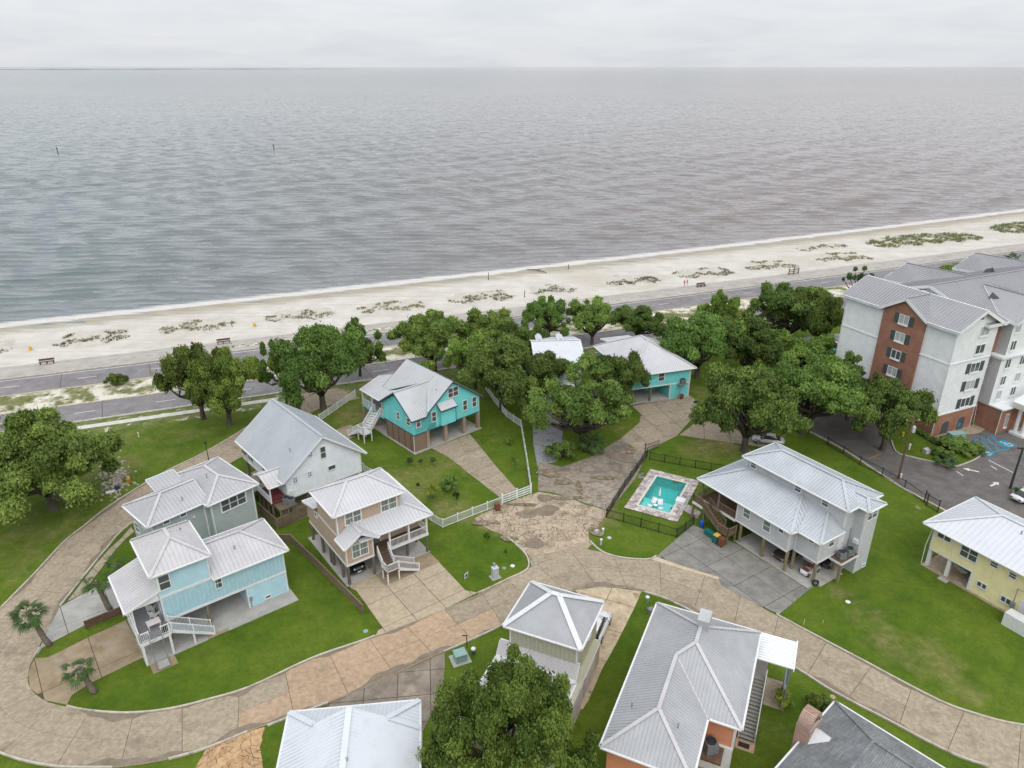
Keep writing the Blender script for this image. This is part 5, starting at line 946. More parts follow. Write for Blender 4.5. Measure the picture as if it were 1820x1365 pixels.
for k, v in enumerate((-5.8, -2.4, 1.0)):
    F = fmap('E', 7.4); d = MB(); fbox(d, F, v, .05, v+2.9, 2.25, 0, .04); dd_ = d.build('garage_door', GAR, I.r)
    for q in range(4): t = MB(); fbox(t, F, v+.05, .08+q*.545, v+2.85, .58+q*.545, .04, .065); t.build('panel', GAR, dd_)
trimline(I, 'E', 7.4, -7.5, 5.4, 2.35, 2.6, name='belt_trim'); plate(I, -.4, 7.6, -7.7, 5.6, .05, CONC)
# ================================================================== J  orange house
ORANGE = siding('orange_lap', (.56, .23, .13), .2, .15); GREYT = plain('grey_stair_paint', (.27, .27, .265), .75)
J = House('house', 'orange house with large galvanised hip roof and ribbed white awning', (6.57, 38.05), 65.5)
EZ = 5.8
wallbox(J, .5, 17.0, -6.2, -.4, 0, EZ-.05, ORANGE); wallbox(J, 6.4, 16.7, -8.9, -6.2, 0, EZ-.05, ORANGE)
RZ = EZ+2.75; R2 = EZ+2.0
roof(J, [[(0, 0, EZ), (17.2, 0, EZ), (12.55, -4.65, RZ), (10.55, -4.65, RZ), (9.275, -3.375, R2), (3.375, -3.375, R2)], [(17.2, 0, EZ), (17.2, -9.3, EZ), (12.55, -4.65, RZ)],
         [(17.2, -9.3, EZ), (5.9, -9.3, EZ), (10.55, -4.65, RZ), (12.55, -4.65, RZ)], [(5.9, -9.3, EZ), (5.9, -6.75, EZ), (9.275, -3.375, R2), (10.55, -4.65, RZ)], [(5.9, -6.75, EZ), (0, -6.75, EZ), (3.375, -3.375, R2), (9.275, -3.375, R2)], [(0, -6.75, EZ), (0, 0, EZ), (3.375, -3.375, R2)]], R_ORG, seam=.3, rib=.03, cap_mat=R_PINK, cap_w=.3)
m = MB(); m.box(12.5, -5.3, 7.6, 14.1, -4.3, 9.2); m.build('chimney', metal_roof('chimney_metal', (.42, .43, .44)), J.r)
vent(J, 2.9, -5.0, 7.2); vent(J, 3.6, -1.3, 6.9)
trimline(J, 'S', -8.9, 6.4, 16.7, 2.7, 2.9); corner(J, 6.4, -8.9, 0, EZ-.1, -1, -1)
# side stairs with ribbed awning
m = MB(); k = 0
for i in range(11): v0 = 14.7+i*.32; m.box(v0, -12.4, 4.95-.0, v0+.2, -9.2, 5.08); m.box(v0+.2, -12.38, 4.9, v0+.32, -9.2, 4.96)
m.box(14.6, -12.5, 4.82, 18.3, -12.4, 5.1); m.build('awning', plain('white_aluminium', (.78, .8, .83), .35), J.r)
for u in (14.9, 18.0): post(J, u, -12.2, 0, 4.9, .14, STEEL, 'awning_post')
plate(J, 14.9, 18.0, -10.4, -8.95, 2.9, GREYT, 'landing', 2.7)
stairs(J, (14.9, -9.75, 2.9), (10.3, -9.75, .1), 1.35, mat_s=GREYT, mat_t=GREYT, rail_mat=plain('pale_rail', (.45, .46, .46), .6), sides=(-1, 1), n=17)
plate(J, 9.2, 10.3, -10.5, -8.95, .06, CONC_P, 'step_pad'); plate(J, 14.8, 18.2, -12.3, -10.55, .06, CONC, 'step_pad')
wallbox(J, 15.0, 17.9, -12.05, -11.95, 0, 2.4, plain('blue_grey_screen', (.2, .25, .28), .8), 'screen')
m = MB(); m.box(9.45, -10.1, .07, 9.95, -9.2, .09); m.build('door_mat', BLACK, J.r)
wallbox(J, 6.2, 6.4, -8.9, -6.25, 0, 3.0, WHITE2, 'panel_wall'); plate(J, 3.2, 6.4, -8.9, -6.25, .06, CONC_P, 'patio'); plate(J, 4.6, 6.3, -8.3, -6.3, 2.9, WOOD_D, 'ac_deck', 2.7)
for u, v in ((4.7, -8.2), (4.7, -6.6)): post(J, u, v, 0, 2.7, .16, WHITE)
ac_unit('large dark air conditioner on the brown deck of the orange house', J.world(5.6, -7.3, 2.9), s=1.2)
# ================================================================== K  white roof in the foreground
K_ = House('house', 'house with bright white ribbed metal roof at the bottom edge', (-17.33, 40.97), 6.6)
wallbox(K_, .6, 9.5, -11.5, -.6, 0, 5.95, plain('white_wall', (.55, .56, .57), .7))
roof(K_, [[(0, 0, 6), (2.35, -2.62, 7.35), (0, -2.62, 6.02), ], [(0, -2.62, 6.02), (2.35, -2.62, 7.35), (5.05, -2.62, 8.75), (5.05, -12, 8.75), (0, -12, 6.02)], [(10.06, -2.62, 6.02), (7.75, -2.62, 7.35), (5.05, -2.62, 8.75), (5.05, -12, 8.75), (10.06, -12, 6.02)], [(10.06, 0, 6), (7.75, -2.62, 7.35), (10.06, -2.62, 6.02)],
          [(0, 0, 6), (10.06, 0, 6), (7.75, -2.62, 7.35), (2.35, -2.62, 7.35)]], metal_roof('bright_white_roof', (.60, .63, .665), .03, .4), seam=.33, rib=.035, cap_w=.45)
gable_wall(K_, [(2.3, -2.75, 7.2), (7.8, -2.75, 7.2), (5.05, -2.75, 8.6)], (0, -.1, 0), WHITE, 'gable_end')
vent(K_, 5.3, -7.0, 8.6, .2)
# ================================================================== L  shingled roof with brick chimney
SHING = brick_mat('grey_shingle', (.155, .165, .17), (.225, .235, .24), (.10, .105, .11), .45, .16, .012, vertical=False)
L_ = House('house', 'house with dark grey shingle roof and arched brick chimney, bottom right', (26.73, 43.84), -138.2)
wallbox(L_, .5, 12, .5, 12, 0, 4, plain('pale_wall', (.5, .5, .48), .7))
roof(L_, [[(0, 0, 4), (12, 0, 4), (12, 4.4, 6.7), (4.2, 4.4, 6.7)], [(0, 0, 4), (0, 12, 4), (4.4, 12, 6.7), (4.2, 4.4, 6.7)], [(4.2, 4.4, 6.7), (12, 4.4, 6.7), (12, 8, 5.0), (7.5, 8, 5.0)], [(4.2, 4.4, 6.7), (4.4, 12, 6.7), (8, 12, 5.0), (7.5, 8, 5.0)]], SHING, seam=0, cap_mat=SHING, cap_w=.25)
BR = brick_mat('chimney_brick', (.26, .135, .10), (.34, .20, .15), (.42, .36, .31), .24, .085, .012)
m = MB(); m.box(4.0, -.55, 0, 5.9, .6, 5.6); chm = m.build('chimney', BR, L_.r)
m = MB(); n = 14
for k in range(n):       # barrel-vault cap, open at both ends
    a0, a1 = math.pi*k/n, math.pi*(k+1)/n
    pr = [(4.95+.62*math.cos(a), 5.6+.78*math.sin(a)) for a in (a0, a1)]; po = [(4.95+.95*math.cos(a), 5.6+1.1*math.sin(a)) for a in (a0, a1)]
    m.extr([(pr[0][0], -.5, pr[0][1]), (po[0][0], -.5, po[0][1]), (po[1][0], -.5, po[1][1]), (pr[1][0], -.5, pr[1][1])], (0, 1.05, 0))
m.build('arched_cap', BR, chm); m = MB(); m.box(4.35, -.3, 5.6, 5.55, .4, 5.62); m.build('flue', BLACK, chm)
m = MB(); m.extr([(3.9, .6, 4.35), (6.0, .6, 4.35), (4.95, .6, 5.3)], (0, 1.2, 0)); m.build('cricket', WHITE2, L_.r)
# ------------------------------------------------------------------ hotel
HB = brick_mat('hotel_brick', (.25, .105, .062), (.31, .14, .088), (.3, .19, .14), .42, .14, .014)
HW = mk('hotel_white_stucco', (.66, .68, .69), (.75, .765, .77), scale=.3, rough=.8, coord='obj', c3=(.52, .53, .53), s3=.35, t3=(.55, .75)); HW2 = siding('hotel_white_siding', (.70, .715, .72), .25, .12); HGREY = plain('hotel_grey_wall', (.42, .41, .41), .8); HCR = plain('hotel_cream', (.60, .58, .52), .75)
R_HOT = metal_roof('hotel_roof', (.30, .30, .315), .06, .45); SHUT = plain('grey_green_shutter', (.06, .075, .075), .7); CURT = plain('window_curtain', (.38, .4, .4), .4)
M = House('hotel', 'five-storey white and brick hotel with grey metal gable roofs', (55.89, 115.52), -65.6, 'hotel')
E0 = 17.3
wallbox(M, 0, 19.74, 0, 9.0, 3.7, E0, HW2); wallbox(M, -.02, 19.76, -.02, 9.0, 0, 3.7, HB, 'brick_base'); wallbox(M, .5, 19.2, 9.0, 60, 0, E0, HB, 'brick_wall')
gable_wall(M, [(7.36, -.3, 0), (14.8, -.3, 0), (14.8, -.3, E0), (11.08, -.3, 19.55), (7.36, -.3, E0)], (0, .5, 0), HB, 'brick_gable')
gable_wall(M, [(19.3, 0, E0), (19.3, 9.0, E0), (19.3, 4.5, 19.7)], (.44, 0, 0), HW2, 'gable_end'); gable_wall(M, [(0, 0, E0), (0, 9.0, E0), (0, 4.5, 19.7)], (.44, 0, 0), HW2, 'gable_end')
gable_wall(M, [(0.3, 6.2, E0), (19.4, 6.2, E0), (9.87, 6.2, 20.5)], (0, .4, 0), HW, 'upper_gable')
rz_ = 19.95
def hroof(polys, name='roof'): return roof(M, polys, R_HOT, seam=.55, rib=.07, trim=HW, fasc=.45, cap_w=.3, name=name)
hroof([[(-.7, -.6, E0), (6.9, -.6, E0), (11.08, 2.6, 19.02), (11.08, 4.5, rz_), (-.7, 4.5, rz_)], [(15.3, -.6, E0), (20.4, -.6, E0), (20.4, 4.5, rz_), (11.08, 4.5, rz_), (11.08, 2.6, 19.02)], [(-.7, 9.6, E0), (20.4, 9.6, E0), (20.4, 4.5, rz_), (-.7, 4.5, rz_)]])
hroof([[(6.9, -.75, E0+.05), (11.08, -.75, rz_-.1), (11.08, 4.4, rz_-.1), (6.9, -.4, E0+.05)], [(15.3, -.75, E0+.05), (11.08, -.75, rz_-.1), (11.08, 4.4, rz_-.1), (15.3, -.4, E0+.05)]], 'gable_roof')
hroof([[(-.6, 5.7, E0+.1), (9.87, 5.7, 20.75), (9.87, 60, 20.75), (-.6, 60, E0+.1)], [(20.3, 5.7, E0+.1), (9.87, 5.7, 20.75), (9.87, 60, 20.75), (20.3, 60, E0+.1)]], 'main_roof')
hroof([[(21.6, 10.2, E0+.1), (21.6, 15.6, 20.3), (11.8, 15.6, 20.35), (18.6, 10.2, E0+.7)], [(21.6, 21.0, E0+.1), (21.6, 15.6, 20.3), (11.8, 15.6, 20.35), (18.6, 21.0, E0+.7)]], 'tower_roof')
for v in (22, 41): hroof([[(-7, v-5.6, 16.3), (-7, v, 18.7), (9, v, 19.6), (1.5, v-5.6, 17.0)], [(-7, v+5.6, 16.3), (-7, v, 18.7), (9, v, 19.6), (1.5, v+5.6, 17.0)]], 'wing_roof'); wallbox(M, -6.4, .5, v-5, v+5, 0, 16.2, HW); gable_wall(M, [(-6.4, v-5, 16.2), (-6.4, v+5, 16.2), (-6.4, v, 18.4)], (.4, 0, 0), HW, 'gable_end')
# tower on the car park side
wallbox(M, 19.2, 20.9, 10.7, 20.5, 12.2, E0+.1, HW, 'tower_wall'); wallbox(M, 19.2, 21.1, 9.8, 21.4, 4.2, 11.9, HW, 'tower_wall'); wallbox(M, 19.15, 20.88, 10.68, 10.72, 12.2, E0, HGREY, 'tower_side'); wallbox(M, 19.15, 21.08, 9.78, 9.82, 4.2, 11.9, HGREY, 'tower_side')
wallbox(M, 19.0, 21.5, 9.4, 21.8, 11.85, 12.15, HW, 'ledge'); wallbox(M, 19.2, 21.3, 9.6, 21.6, 11.6, 11.86, HCR, 'ledge_moulding')
gable_wall(M, [(20.5, 10.7, E0), (20.5, 20.5, E0), (20.5, 15.6, 20.1)], (.42, 0, 0), HW, 'gable_end')
wallbox(M, 19.2, 23.1, 10.1, 30, 0, 4.05, HB, 'brick_lobby'); wallbox(M, 19.1, 23.4, 9.9, 30.2, 4.05, 4.25, HW, 'flat_roof')
for v in (12.9, 16.3):
    for u in (24.2, 25.3): post(M, u, v, .45, 4.3, .55, HW, 'column', True)
    wallbox(M, 23.7, 25.8, v-.6, v+.6, 0, .4, HW, 'plinth')
wallbox(M, 23.1, 26.1, 12.1, 30, 4.3, 5.2, HCR, 'portico'); gable_wall(M, [(26.1, 12.1, 5.2), (26.1, 20.5, 5.2), (26.1, 16.3, 6.6)], (-3, 0, 0), HW, 'portico_gable')
trimline(M, 'S', 0, 0, 7.36, 11.9, 12.1, HW, 'belt_trim', .1); trimline(M, 'S', 0, 14.8, 19.74, 11.9, 12.1, HW, 'belt_trim', .1); trimline(M, 'E', 19.74, 0, 9, 11.9, 12.1, HW, 'belt_trim', .1); trimline(M, 'S', 0, 0, 7.3, 3.6, 3.8, HW, 'belt_trim', .1); trimline(M, 'S', 0, 14.85, 19.8, 3.6, 3.8, HW, 'belt_trim', .1); trimline(M, 'E', 19.76, 0, 9, 3.6, 3.8, HW, 'belt_trim', .1)
def hwin(face, pos, a0, a1, z0, z1, shut=0.0, n=2):
    o = window(M, face, pos, a0, a1, z0, z1, n, rail=False, trim=HW, glass=CURT if random.random() < .6 else GLASS, c=.09); F = fmap(face, pos)
    if shut:
        for b in (a0-.14-shut, a1+.14): m = MB(); fbox(m, F, b, z0-.1, b+shut, z1+.1, 0, .07); m.build('shutter', SHUT, o)
    m = MB(); fbox(m, F, a0-.1, z0-.28, a1+.1, z0-.1, 0, .16); m.build('sill', HW, o); return o
for zc in (16.35, 13.5, 10.6, 7.75): hwin('S', -.3, 10.4, 11.95, zc-.65, zc+.65, .75)
for z0 in (15.7, 12.85): hwin('E', 19.74, 5.1, 7.0, z0, z0+1.35)
for z0 in (9.9, 7.0, 4.1): hwin('E', 19.74, 5.1, 7.0, z0, z0+1.4, .85)
for z0 in (15.8, 12.95, 10.1, 7.25, 4.45): hwin('E', 19.2, 9.05, 9.65, z0, z0+1.3, n=1)
for z0 in (15.7, 12.9): hwin('E', 20.9, 11.3, 12.4, z0, z0+1.4)
for z0 in (10.1, 7.3, 4.9):
    hwin('E', 21.1, 11.0, 12.1, z0, z0+1.35); hwin('E', 21.1, 14.4, 15.5, z0, z0+1.35)
hwin('E', 23.1, 11.6, 12.2, .9, 3.0); hwin('E', 23.1, 20, 21.5, .9, 3.0)
for a in (2.0, 5.6):
    F = fmap('E', 19.76); m = MB(); pts = [F(a, .1, .05), F(a+1.5, .1, .05), F(a+1.5, 1.75, .05)]+[F(a+.75+.75*math.cos(t), 1.75+.45*math.sin(t), .05) for t in [k*math.pi/8 for k in range(1, 8)]]+[F(a, 1.75, .05)]
    m.extr(pts, (-.1, 0, 0)); m.build('arched_door', SHUT, M.r)
F = fmap('E', 19.74); m = MB(); m.extr([F(4.0, 18.35, .06), F(5.0, 18.35, .06)]+[F(4.5+.5*math.cos(t), 18.35+.5*math.sin(t), .06) for t in [k*math.pi/8 for k in range(1, 8)]], (-.1, 0, 0)); m.build('louvre', SHUT, M.r)
F = fmap('S', 6.2); m = MB(); fbox(m, F, 7.4, 18.6, 9.0, 19.5, 0, .1); m.build('louvre', SHUT, M.r); m = MB(); fbox(m, F, 8.8, 18.9, 9.6, 19.7, 0, .6); m.build('roof_unit', HW, M.r)
for u, v in ((15.0, 13.5), (5.5, 27), (16, 30)): 
    zz = 20.75-(abs(u-9.87))*.33; s_ = 1 if u > 9.87 else -1; m = MB(); m.extr([(u-.2*s_, v-.7, zz+.1), (u-.2*s_, v+.7, zz+.1), (u-.2*s_, v, zz+1.0)], (1.2*s_, 0, -.6)); m.build('roof_vent', SHUT, M.r)
for p in ([(19.8, -.06, E0), (19.8, -.06, 0)], [(19.82, 8.6, 3.7), (19.85, 8.6, 0)], [(19.3, 9.9, 4.1), (19.6, 9.95, 0)], [(23.15, 10.05, 4.1), (23.15, 10.05, 0)], [(-.05, -.05, E0), (-.05, -.05, 0)]): downpipe(M, p, HW)
# ------------------------------------------------------------------ trees and plants
def leaf_mesh(name, centers, radii, n_per, size, seed, mat, up=.45, flat=.62, tintz=True, clump=None):
    """crown of many small leaf sprigs: folded quads scattered through the shells of many clumps"""
    rg = np.random.default_rng(seed); V = []; T = []
    C = np.array(centers); Rr = np.array(radii); w = Rr**2; w = w/w.sum(); N = n_per
    ci = rg.choice(len(C), N, p=w); d = rg.normal(size=(N, 3)); d[:, 2] += .25; d /= np.linalg.norm(d, axis=1)[:, None]
    rad = rg.uniform(.35, 1.0, N)**.45*rg.uniform(.85, 1.12, N); stray = rg.random(N) < .2; rad = np.where(stray, rad*rg.uniform(1.0, 1.45, N), rad)
    # a lumpy outline inside each clump
    ph = rg.uniform(0, 6.28, (len(C), 3)); lump = 1+.22*np.sin(d[:, 0]*5+ph[ci, 0])*np.sin(d[:, 1]*5+ph[ci, 1])+.14*np.sin(d[:, 2]*7+ph[ci, 2])
    P = C[ci]+d*(Rr[ci]*rad*lump)[:, None]*np.array([1, 1, flat])
    nrm = d*.55+np.array([0, 0, up])+rg.normal(size=(N, 3))*.45; nrm /= np.linalg.norm(nrm, axis=1)[:, None]
    a = np.cross(nrm, rg.normal(size=(N, 3))); a /= np.linalg.norm(a, axis=1)[:, None]; b = np.cross(nrm, a)
    s = size*rg.uniform(.6, 1.35, N)[:, None]
    q = np.stack([P-a*s*.5-b*s*.30, P+a*s*.55-b*s*.34-nrm*s*.12, P+a*s*.42+b*s*.34, P-a*s*.5+b*s*.26-nrm*s*.1], 1)
    me = bpy.data.meshes.new(name); me.vertices.add(N*4); me.vertices.foreach_set('co', q.reshape(-1).astype(np.float32))
    me.loops.add(N*4); me.loops.foreach_set('vertex_index', np.arange(N*4, dtype=np.int32)); me.polygons.add(N); me.polygons.foreach_set('loop_start', np.arange(0, N*4, 4, dtype=np.int32)); me.polygons.foreach_set('loop_total', np.full(N, 4, np.int32))
    cl = rg.uniform(.05, .85, len(C)); t = np.clip(cl[ci]*.7+rg.uniform(0, .42, N)+(.10 if clump is None else clump), 0, 1)
    at = me.attributes.new('tint', 'FLOAT', 'POINT'); at.data.foreach_set('value', np.repeat(t, 4).astype(np.float32))
    me.materials.append(mat); me.update(calc_edges=True); return me
def crown_clumps(seed, n, rmin=.08, rmax=.17, zlo=.42, spread=.9, dome=.94, lobes=8):
    """clumps gathered on the upper shells of a few big lobes (limb ends), so the outline is ragged with gaps between limbs"""
    rg = np.random.default_rng(seed); C = []; R = []; LB = []
    for k in range(lobes):
        a = 2*math.pi*(k*.618)+rg.uniform(-.25, .25); f = math.sqrt((k+.3)/lobes); r = spread*.78*f*rg.uniform(.8, 1.12); lr = rg.uniform(.27, .40)*(1.1 if k < 2 else 1)
        LB.append((r*math.cos(a), r*math.sin(a), zlo+(dome-zlo)*(1-.75*f*f)*rg.uniform(.7, 1.05)-lr*.45, lr))
    for k in range(n):
        L = LB[k % lobes]; d = rg.normal(size=3); d[2] = abs(d[2])*.9-.25; d /= np.linalg.norm(d); q = rg.uniform(.55, 1.0)
        C.append((L[0]+d[0]*L[3]*q, L[1]+d[1]*L[3]*q, max(.2, L[2]+d[2]*L[3]*.8*q))); R.append(rg.uniform(rmin, rmax))
    return C, R
def trunk_mesh(name, C, seed, r0=.055, fork=.2, mat=None, nlimb=24):
    rg = random.Random(seed); m = MB(); f = Vector((rg.uniform(-.03, .03), rg.uniform(-.03, .03), fork))
    m.tube([(0, 0, -.03), (0, 0, 0), f*.5, f], [r0*1.5, r0*1.2, r0*.95, r0*.9], 9)
    idx = rg.sample(range(len(C)), min(nlimb, len(C)))
    for i in idx:
        c = Vector(C[i]); mid_ = f.lerp(c, .5)+Vector((0, 0, -.04+rg.uniform(-.03, .04)))+Vector((rg.uniform(-.05, .05), rg.uniform(-.05, .05), 0))
        m.tube([f-Vector((0, 0, .03)), f.lerp(mid_, .5)+Vector((0, 0, .02)), mid_, c], [r0*.7, r0*.48, r0*.33, r0*.12], 6)
        for _ in range(2): e = Vector(C[rg.randrange(len(C))]); e = mid_.lerp(e, .6); m.tube([mid_, e], [r0*.26, r0*.07], 5)
    return m.mesh(name, mat or BARK, True)
PROTO = {}; LEAF_N = leaf_mat('near_oak_leaves', (.036, .08, .011), (.19, .285, .042))
def proto(key, seed, n, N, size, mat, **kw):
    lk = {k: kw.pop(k) for k in ('r0', 'fork', 'nlimb', 'clump') if k in kw}
    C, R = crown_clumps(seed, n, **kw)
    PROTO[key] = (leaf_mesh('crown', C, R, N, size, seed, mat, clump=lk.pop('clump', None)), trunk_mesh('trunk', C, seed, **lk))
proto('oak1', 11, 64, 54000, .029, LEAF, rmin=.075, rmax=.16); proto('oak2', 12, 58, 52000, .029, LEAF, rmin=.075, rmax=.155, lobes=7); proto('oak3', 13, 72, 56000, .028, LEAF, rmin=.07, rmax=.15, lobes=10)
proto('oak4', 14, 54, 44000, .028, LEAF, rmin=.07, rmax=.145, zlo=.36, r0=.05, lobes=9, spread=.9, nlimb=40); proto('lite', 15, 60, 50000, .029, LEAF_L, rmin=.075, rmax=.155, lobes=8); proto('round', 16, 110, 80000, .027, LEAF, zlo=.28, rmin=.08, rmax=.16, lobes=14, spread=1.0)
proto('near', 17, 150, 135000, .021, LEAF_N, rmin=.07, rmax=.135, zlo=.28, dome=.97, lobes=17, spread=1.02); proto('sparse', 18, 22, 5000, .04, LEAF_D, rmin=.05, rmax=.10, r0=.05, nlimb=22, zlo=.45, lobes=6); proto('open', 19, 40, 16000, .034, LEAF_L, rmin=.06, rmax=.12, r0=.03, fork=.3, nlimb=16, lobes=8)
proto('bush', 21, 22, 6000, .08, LEAF, zlo=.25, rmin=.14, rmax=.26, r0=.03, fork=.1, lobes=7); proto('sap', 22, 14, 2200, .085, LEAF_L, zlo=.5, rmin=.14, rmax=.24, r0=.03, fork=.4, lobes=5); proto('sapd', 23, 12, 1600, .085, LEAF_D, zlo=.5, rmin=.12, rmax=.22, r0=.03, fork=.4, lobes=4); proto('sapy', 24, 16, 3500, .085, LEAF_Y, zlo=.4, rmin=.15, rmax=.26, r0=.03, fork=.3, lobes=6)
def tree(key, label, base, top, width, rz=None, cat='tree', name='oak_tree', group=None, depth=None, scale_z=1.0):
    """base, top: foot of the trunk and height of the crown top, width of the crown, all measured on the photo"""
    b = G(*base); h = height_at(b, base[0], top)*scale_z; dist = math.sqrt(b.x**2+b.y**2+CAM_H**2); r = width*dist/FPX/2/1.0
    depth = depth or 1.0
    t = thing(name, label, cat, (b.x, b.y, 0), 0, group, (r, r*depth, h))
    rz = random.uniform(0, 6.28) if rz is None else rz
    cm, tm = PROTO[key]; link('crown', cm, t, (0, 0, 0), rz, ); link('trunk', tm, t, (0, 0, 0), rz); return t
TG = 'live oaks between the houses and the highway'
tree('round', 'broad dense round oak on the lawn at the left edge', (95, 905), 742, 222, name='oak_tree')
tree('oak1', 'dark oak at the highway verge, leftmost of the tree line', (362, 745), 596, 135, group=TG); tree('lite', 'light green oak just right of the leftmost oak, by the grey gable roof', (408, 755), 622, 140, group=TG)
tree('open', 'slender pale tree with open crown behind the grey gable roof', (510, 722), 588, 105, name='slender_tree', group=TG); tree('oak2', 'large dark oak behind the white gable house', (575, 728), 566, 190, group=TG)
tree('oak4', 'thin-topped oak between the big dark oak and the turquoise gable roof', (640, 668), 572, 100, group=TG); tree('oak3', 'oak standing on the verge behind the turquoise gable house', (772, 660), 548, 165, group=TG); tree('oak1', 'dark oak by the highway, right of the verge oak', (868, 640), 545, 135, group=TG)
tree('oak2', 'big spreading oak right of the turquoise gable house', (893, 728), 592, 190, group=TG); tree('oak3', 'oak leaning over the white-roofed cottage', (968, 716), 622, 130, group=TG); tree('oak1', 'dark oak left of the turquoise hip-roofed house', (1092, 728), 618, 130, group=TG)
tree('oak4', 'tall central oak at the end of the broken drive', (1036, 792), 655, 225, group=TG)
tree('oak3', 'oak by the median, left of three behind the white-roofed cottage', (975, 603), 522, 105, group=TG); tree('oak1', 'oak by the median, middle of three behind the white-roofed cottage', (1052, 612), 524, 110, group=TG); tree('oak2', 'oak by the median, right of three behind the turquoise hip roof', (1132, 608), 540, 110, group=TG)
tree('oak2', 'forked oak right of the turquoise hip roof', (1238, 672), 545, 160, group=TG); tree('lite', 'small bright oak beside the highway, right of the forked oak', (1275, 618), 515, 82, group=TG)
tree('oak3', 'wide oak by the highway left of the hotel', (1395, 612), 496, 175, group=TG); tree('oak1', 'oak next to the hotel wall and its pool', (1448, 630), 505, 105, group=TG); tree('lite', 'yellowish green oak in the middle of the hotel-side grove', (1415, 682), 592, 165, group=TG)
tree('oak1', 'huge dark oak shading the driveway beside the grey house', (1322, 802), 640, 215, group=TG); tree('oak3', 'dark oak over the hotel lane behind the grey house', (1425, 770), 625, 205, group=TG); tree('oak2', 'oak in front of the brick hotel gable', (1568, 800), 668, 150, group=TG); tree('oak4', 'low oak between the hotel lane and the brick gable', (1505, 745), 640, 115, group=TG)
tree('oak2', 'oak filling the grove left of the yellowish green oak', (1320, 668), 560, 165, group=TG); tree('oak3', 'oak behind the cottage and left of the median trio', (922, 652), 565, 120, group=TG); tree('lite', 'lighter oak filling the gap right of the turquoise gable house', (845, 690), 590, 120, group=TG)
tree('sparse', 'bare-branched wind-shaped oak near the highway by the hotel', (1520, 548), 466, 75, group=TG); tree('near', 'dense light green tree in the foreground covering the beige house', (900, 1430), 1180, 262, name='oak_tree', scale_z=1.0)
tree('bush', 'small round tree alone on the sandy median', (207, 686), 660, 33, name='small_tree')
for i, (bx, by, tp, w, k, lab) in enumerate([(800, 868, 840, 36, 'bush', 'round dark green shrub in the turquoise house yard'), (770, 886, 858, 34, 'sapy', 'yellow-green young tree in the turquoise house yard'), (812, 898, 868, 16, 'sapd', 'thin dark sapling near the white fence'), (770, 828, 810, 16, 'sap', 'pale green sapling by the turquoise house corner'), (729, 826, 812, 18, 'sapd', 'dark sapling in the lawn below the turquoise base wall'), (748, 826, 814, 13, 'sapd', 'small dark shrub at the corner of the turquoise house'),
                                       (905, 790, 776, 14, 'sapy', 'yellowish sapling on the lawn strip beside the long driveway'), (915, 832, 806, 22, 'sap', 'bright green sapling on the lawn strip beside the long driveway'), (743, 868, 857, 10, 'sapd', 'tiny dark conifer-like shrub in the turquoise house yard'), (866, 966, 947, 16, 'sap', 'bright green seedling beside the broken concrete'), (899, 988, 976, 9, 'sap', 'low green seedling near the street corner')]):
    tree(k, lab, (bx, by), tp, w, name='shrub' if k == 'bush' else 'sapling', cat='shrub')
for bx, by, tp, w, k, lab in [(1000, 815, 780, 55, 'bush', 'leafy undergrowth at the foot of the central oak'), (1700, 800, 776, 62, 'bush', 'large round shrub on the hotel island'), (1672, 812, 795, 40, 'bush', 'middling shrub on the hotel island beside the large one'), (1725, 806, 788, 40, 'bush', 'shrub at the car park tip of the hotel island'), (1682, 825, 812, 50, 'sapd', 'low reddish-green shrub at the island kerb'), (1390, 1255, 1225, 34, 'sapy', 'flowering shrub under the ribbed white awning'), (1455, 1262, 1235, 44, 'bush', 'dark shrub by the shingled house'), (1290, 1335, 1315, 16, 'bush', 'small plant beside the orange house wall'),
                              (700, 485, 471, 40, 'bush', 'x'), (1680, 486, 470, 45, 'bush', 'dark shrubbery behind the hotel roofs, near the highway'), (1715, 480, 466, 40, 'bush', 'dark shrub right of the shrubbery behind the hotel roofs'), (1570, 515, 498, 44, 'bush', 'shrub beside the wind-shaped oak'), (1815, 884, 868, 30, 'bush', 'shrub beside the white car at the right edge'), (786, 690, 672, 34, 'bush', 'dark shrub behind the turquoise gable roof')]:
    if lab != 'x': tree(k, lab, (bx, by), tp, w, name='shrub', cat='shrub')
# clipped hedges by the hotel
def hedge(label, a, b, w=.9, h=.9):
    p, q = G(*a), G(*b); L = (q-p).length; rg = np.random.default_rng(int(L*100)); n = int(L/.45); C = [(p.x+(q.x-p.x)*k/n, p.y+(q.y-p.y)*k/n, h*.5) for k in range(n+1)]
    me = leaf_mesh('hedge', C, [w*.55]*(n+1), int(L*700), .14, int(L*10), LEAF, flat=.9); tag(link('hedge', me), label, 'hedge', 'clipped hedges by the hotel')
hedge('clipped hedge along the hotel brick corner', (1630, 770), (1662, 789)); hedge('short hedge between the hotel corner and the green cabinets', (1664, 789), (1688, 781)); hedge('hedge by the hotel entrance wall', (1780, 760), (1800, 753)); hedge('hedge in the recess of the hotel brick wall', (1722, 754), (1738, 747))
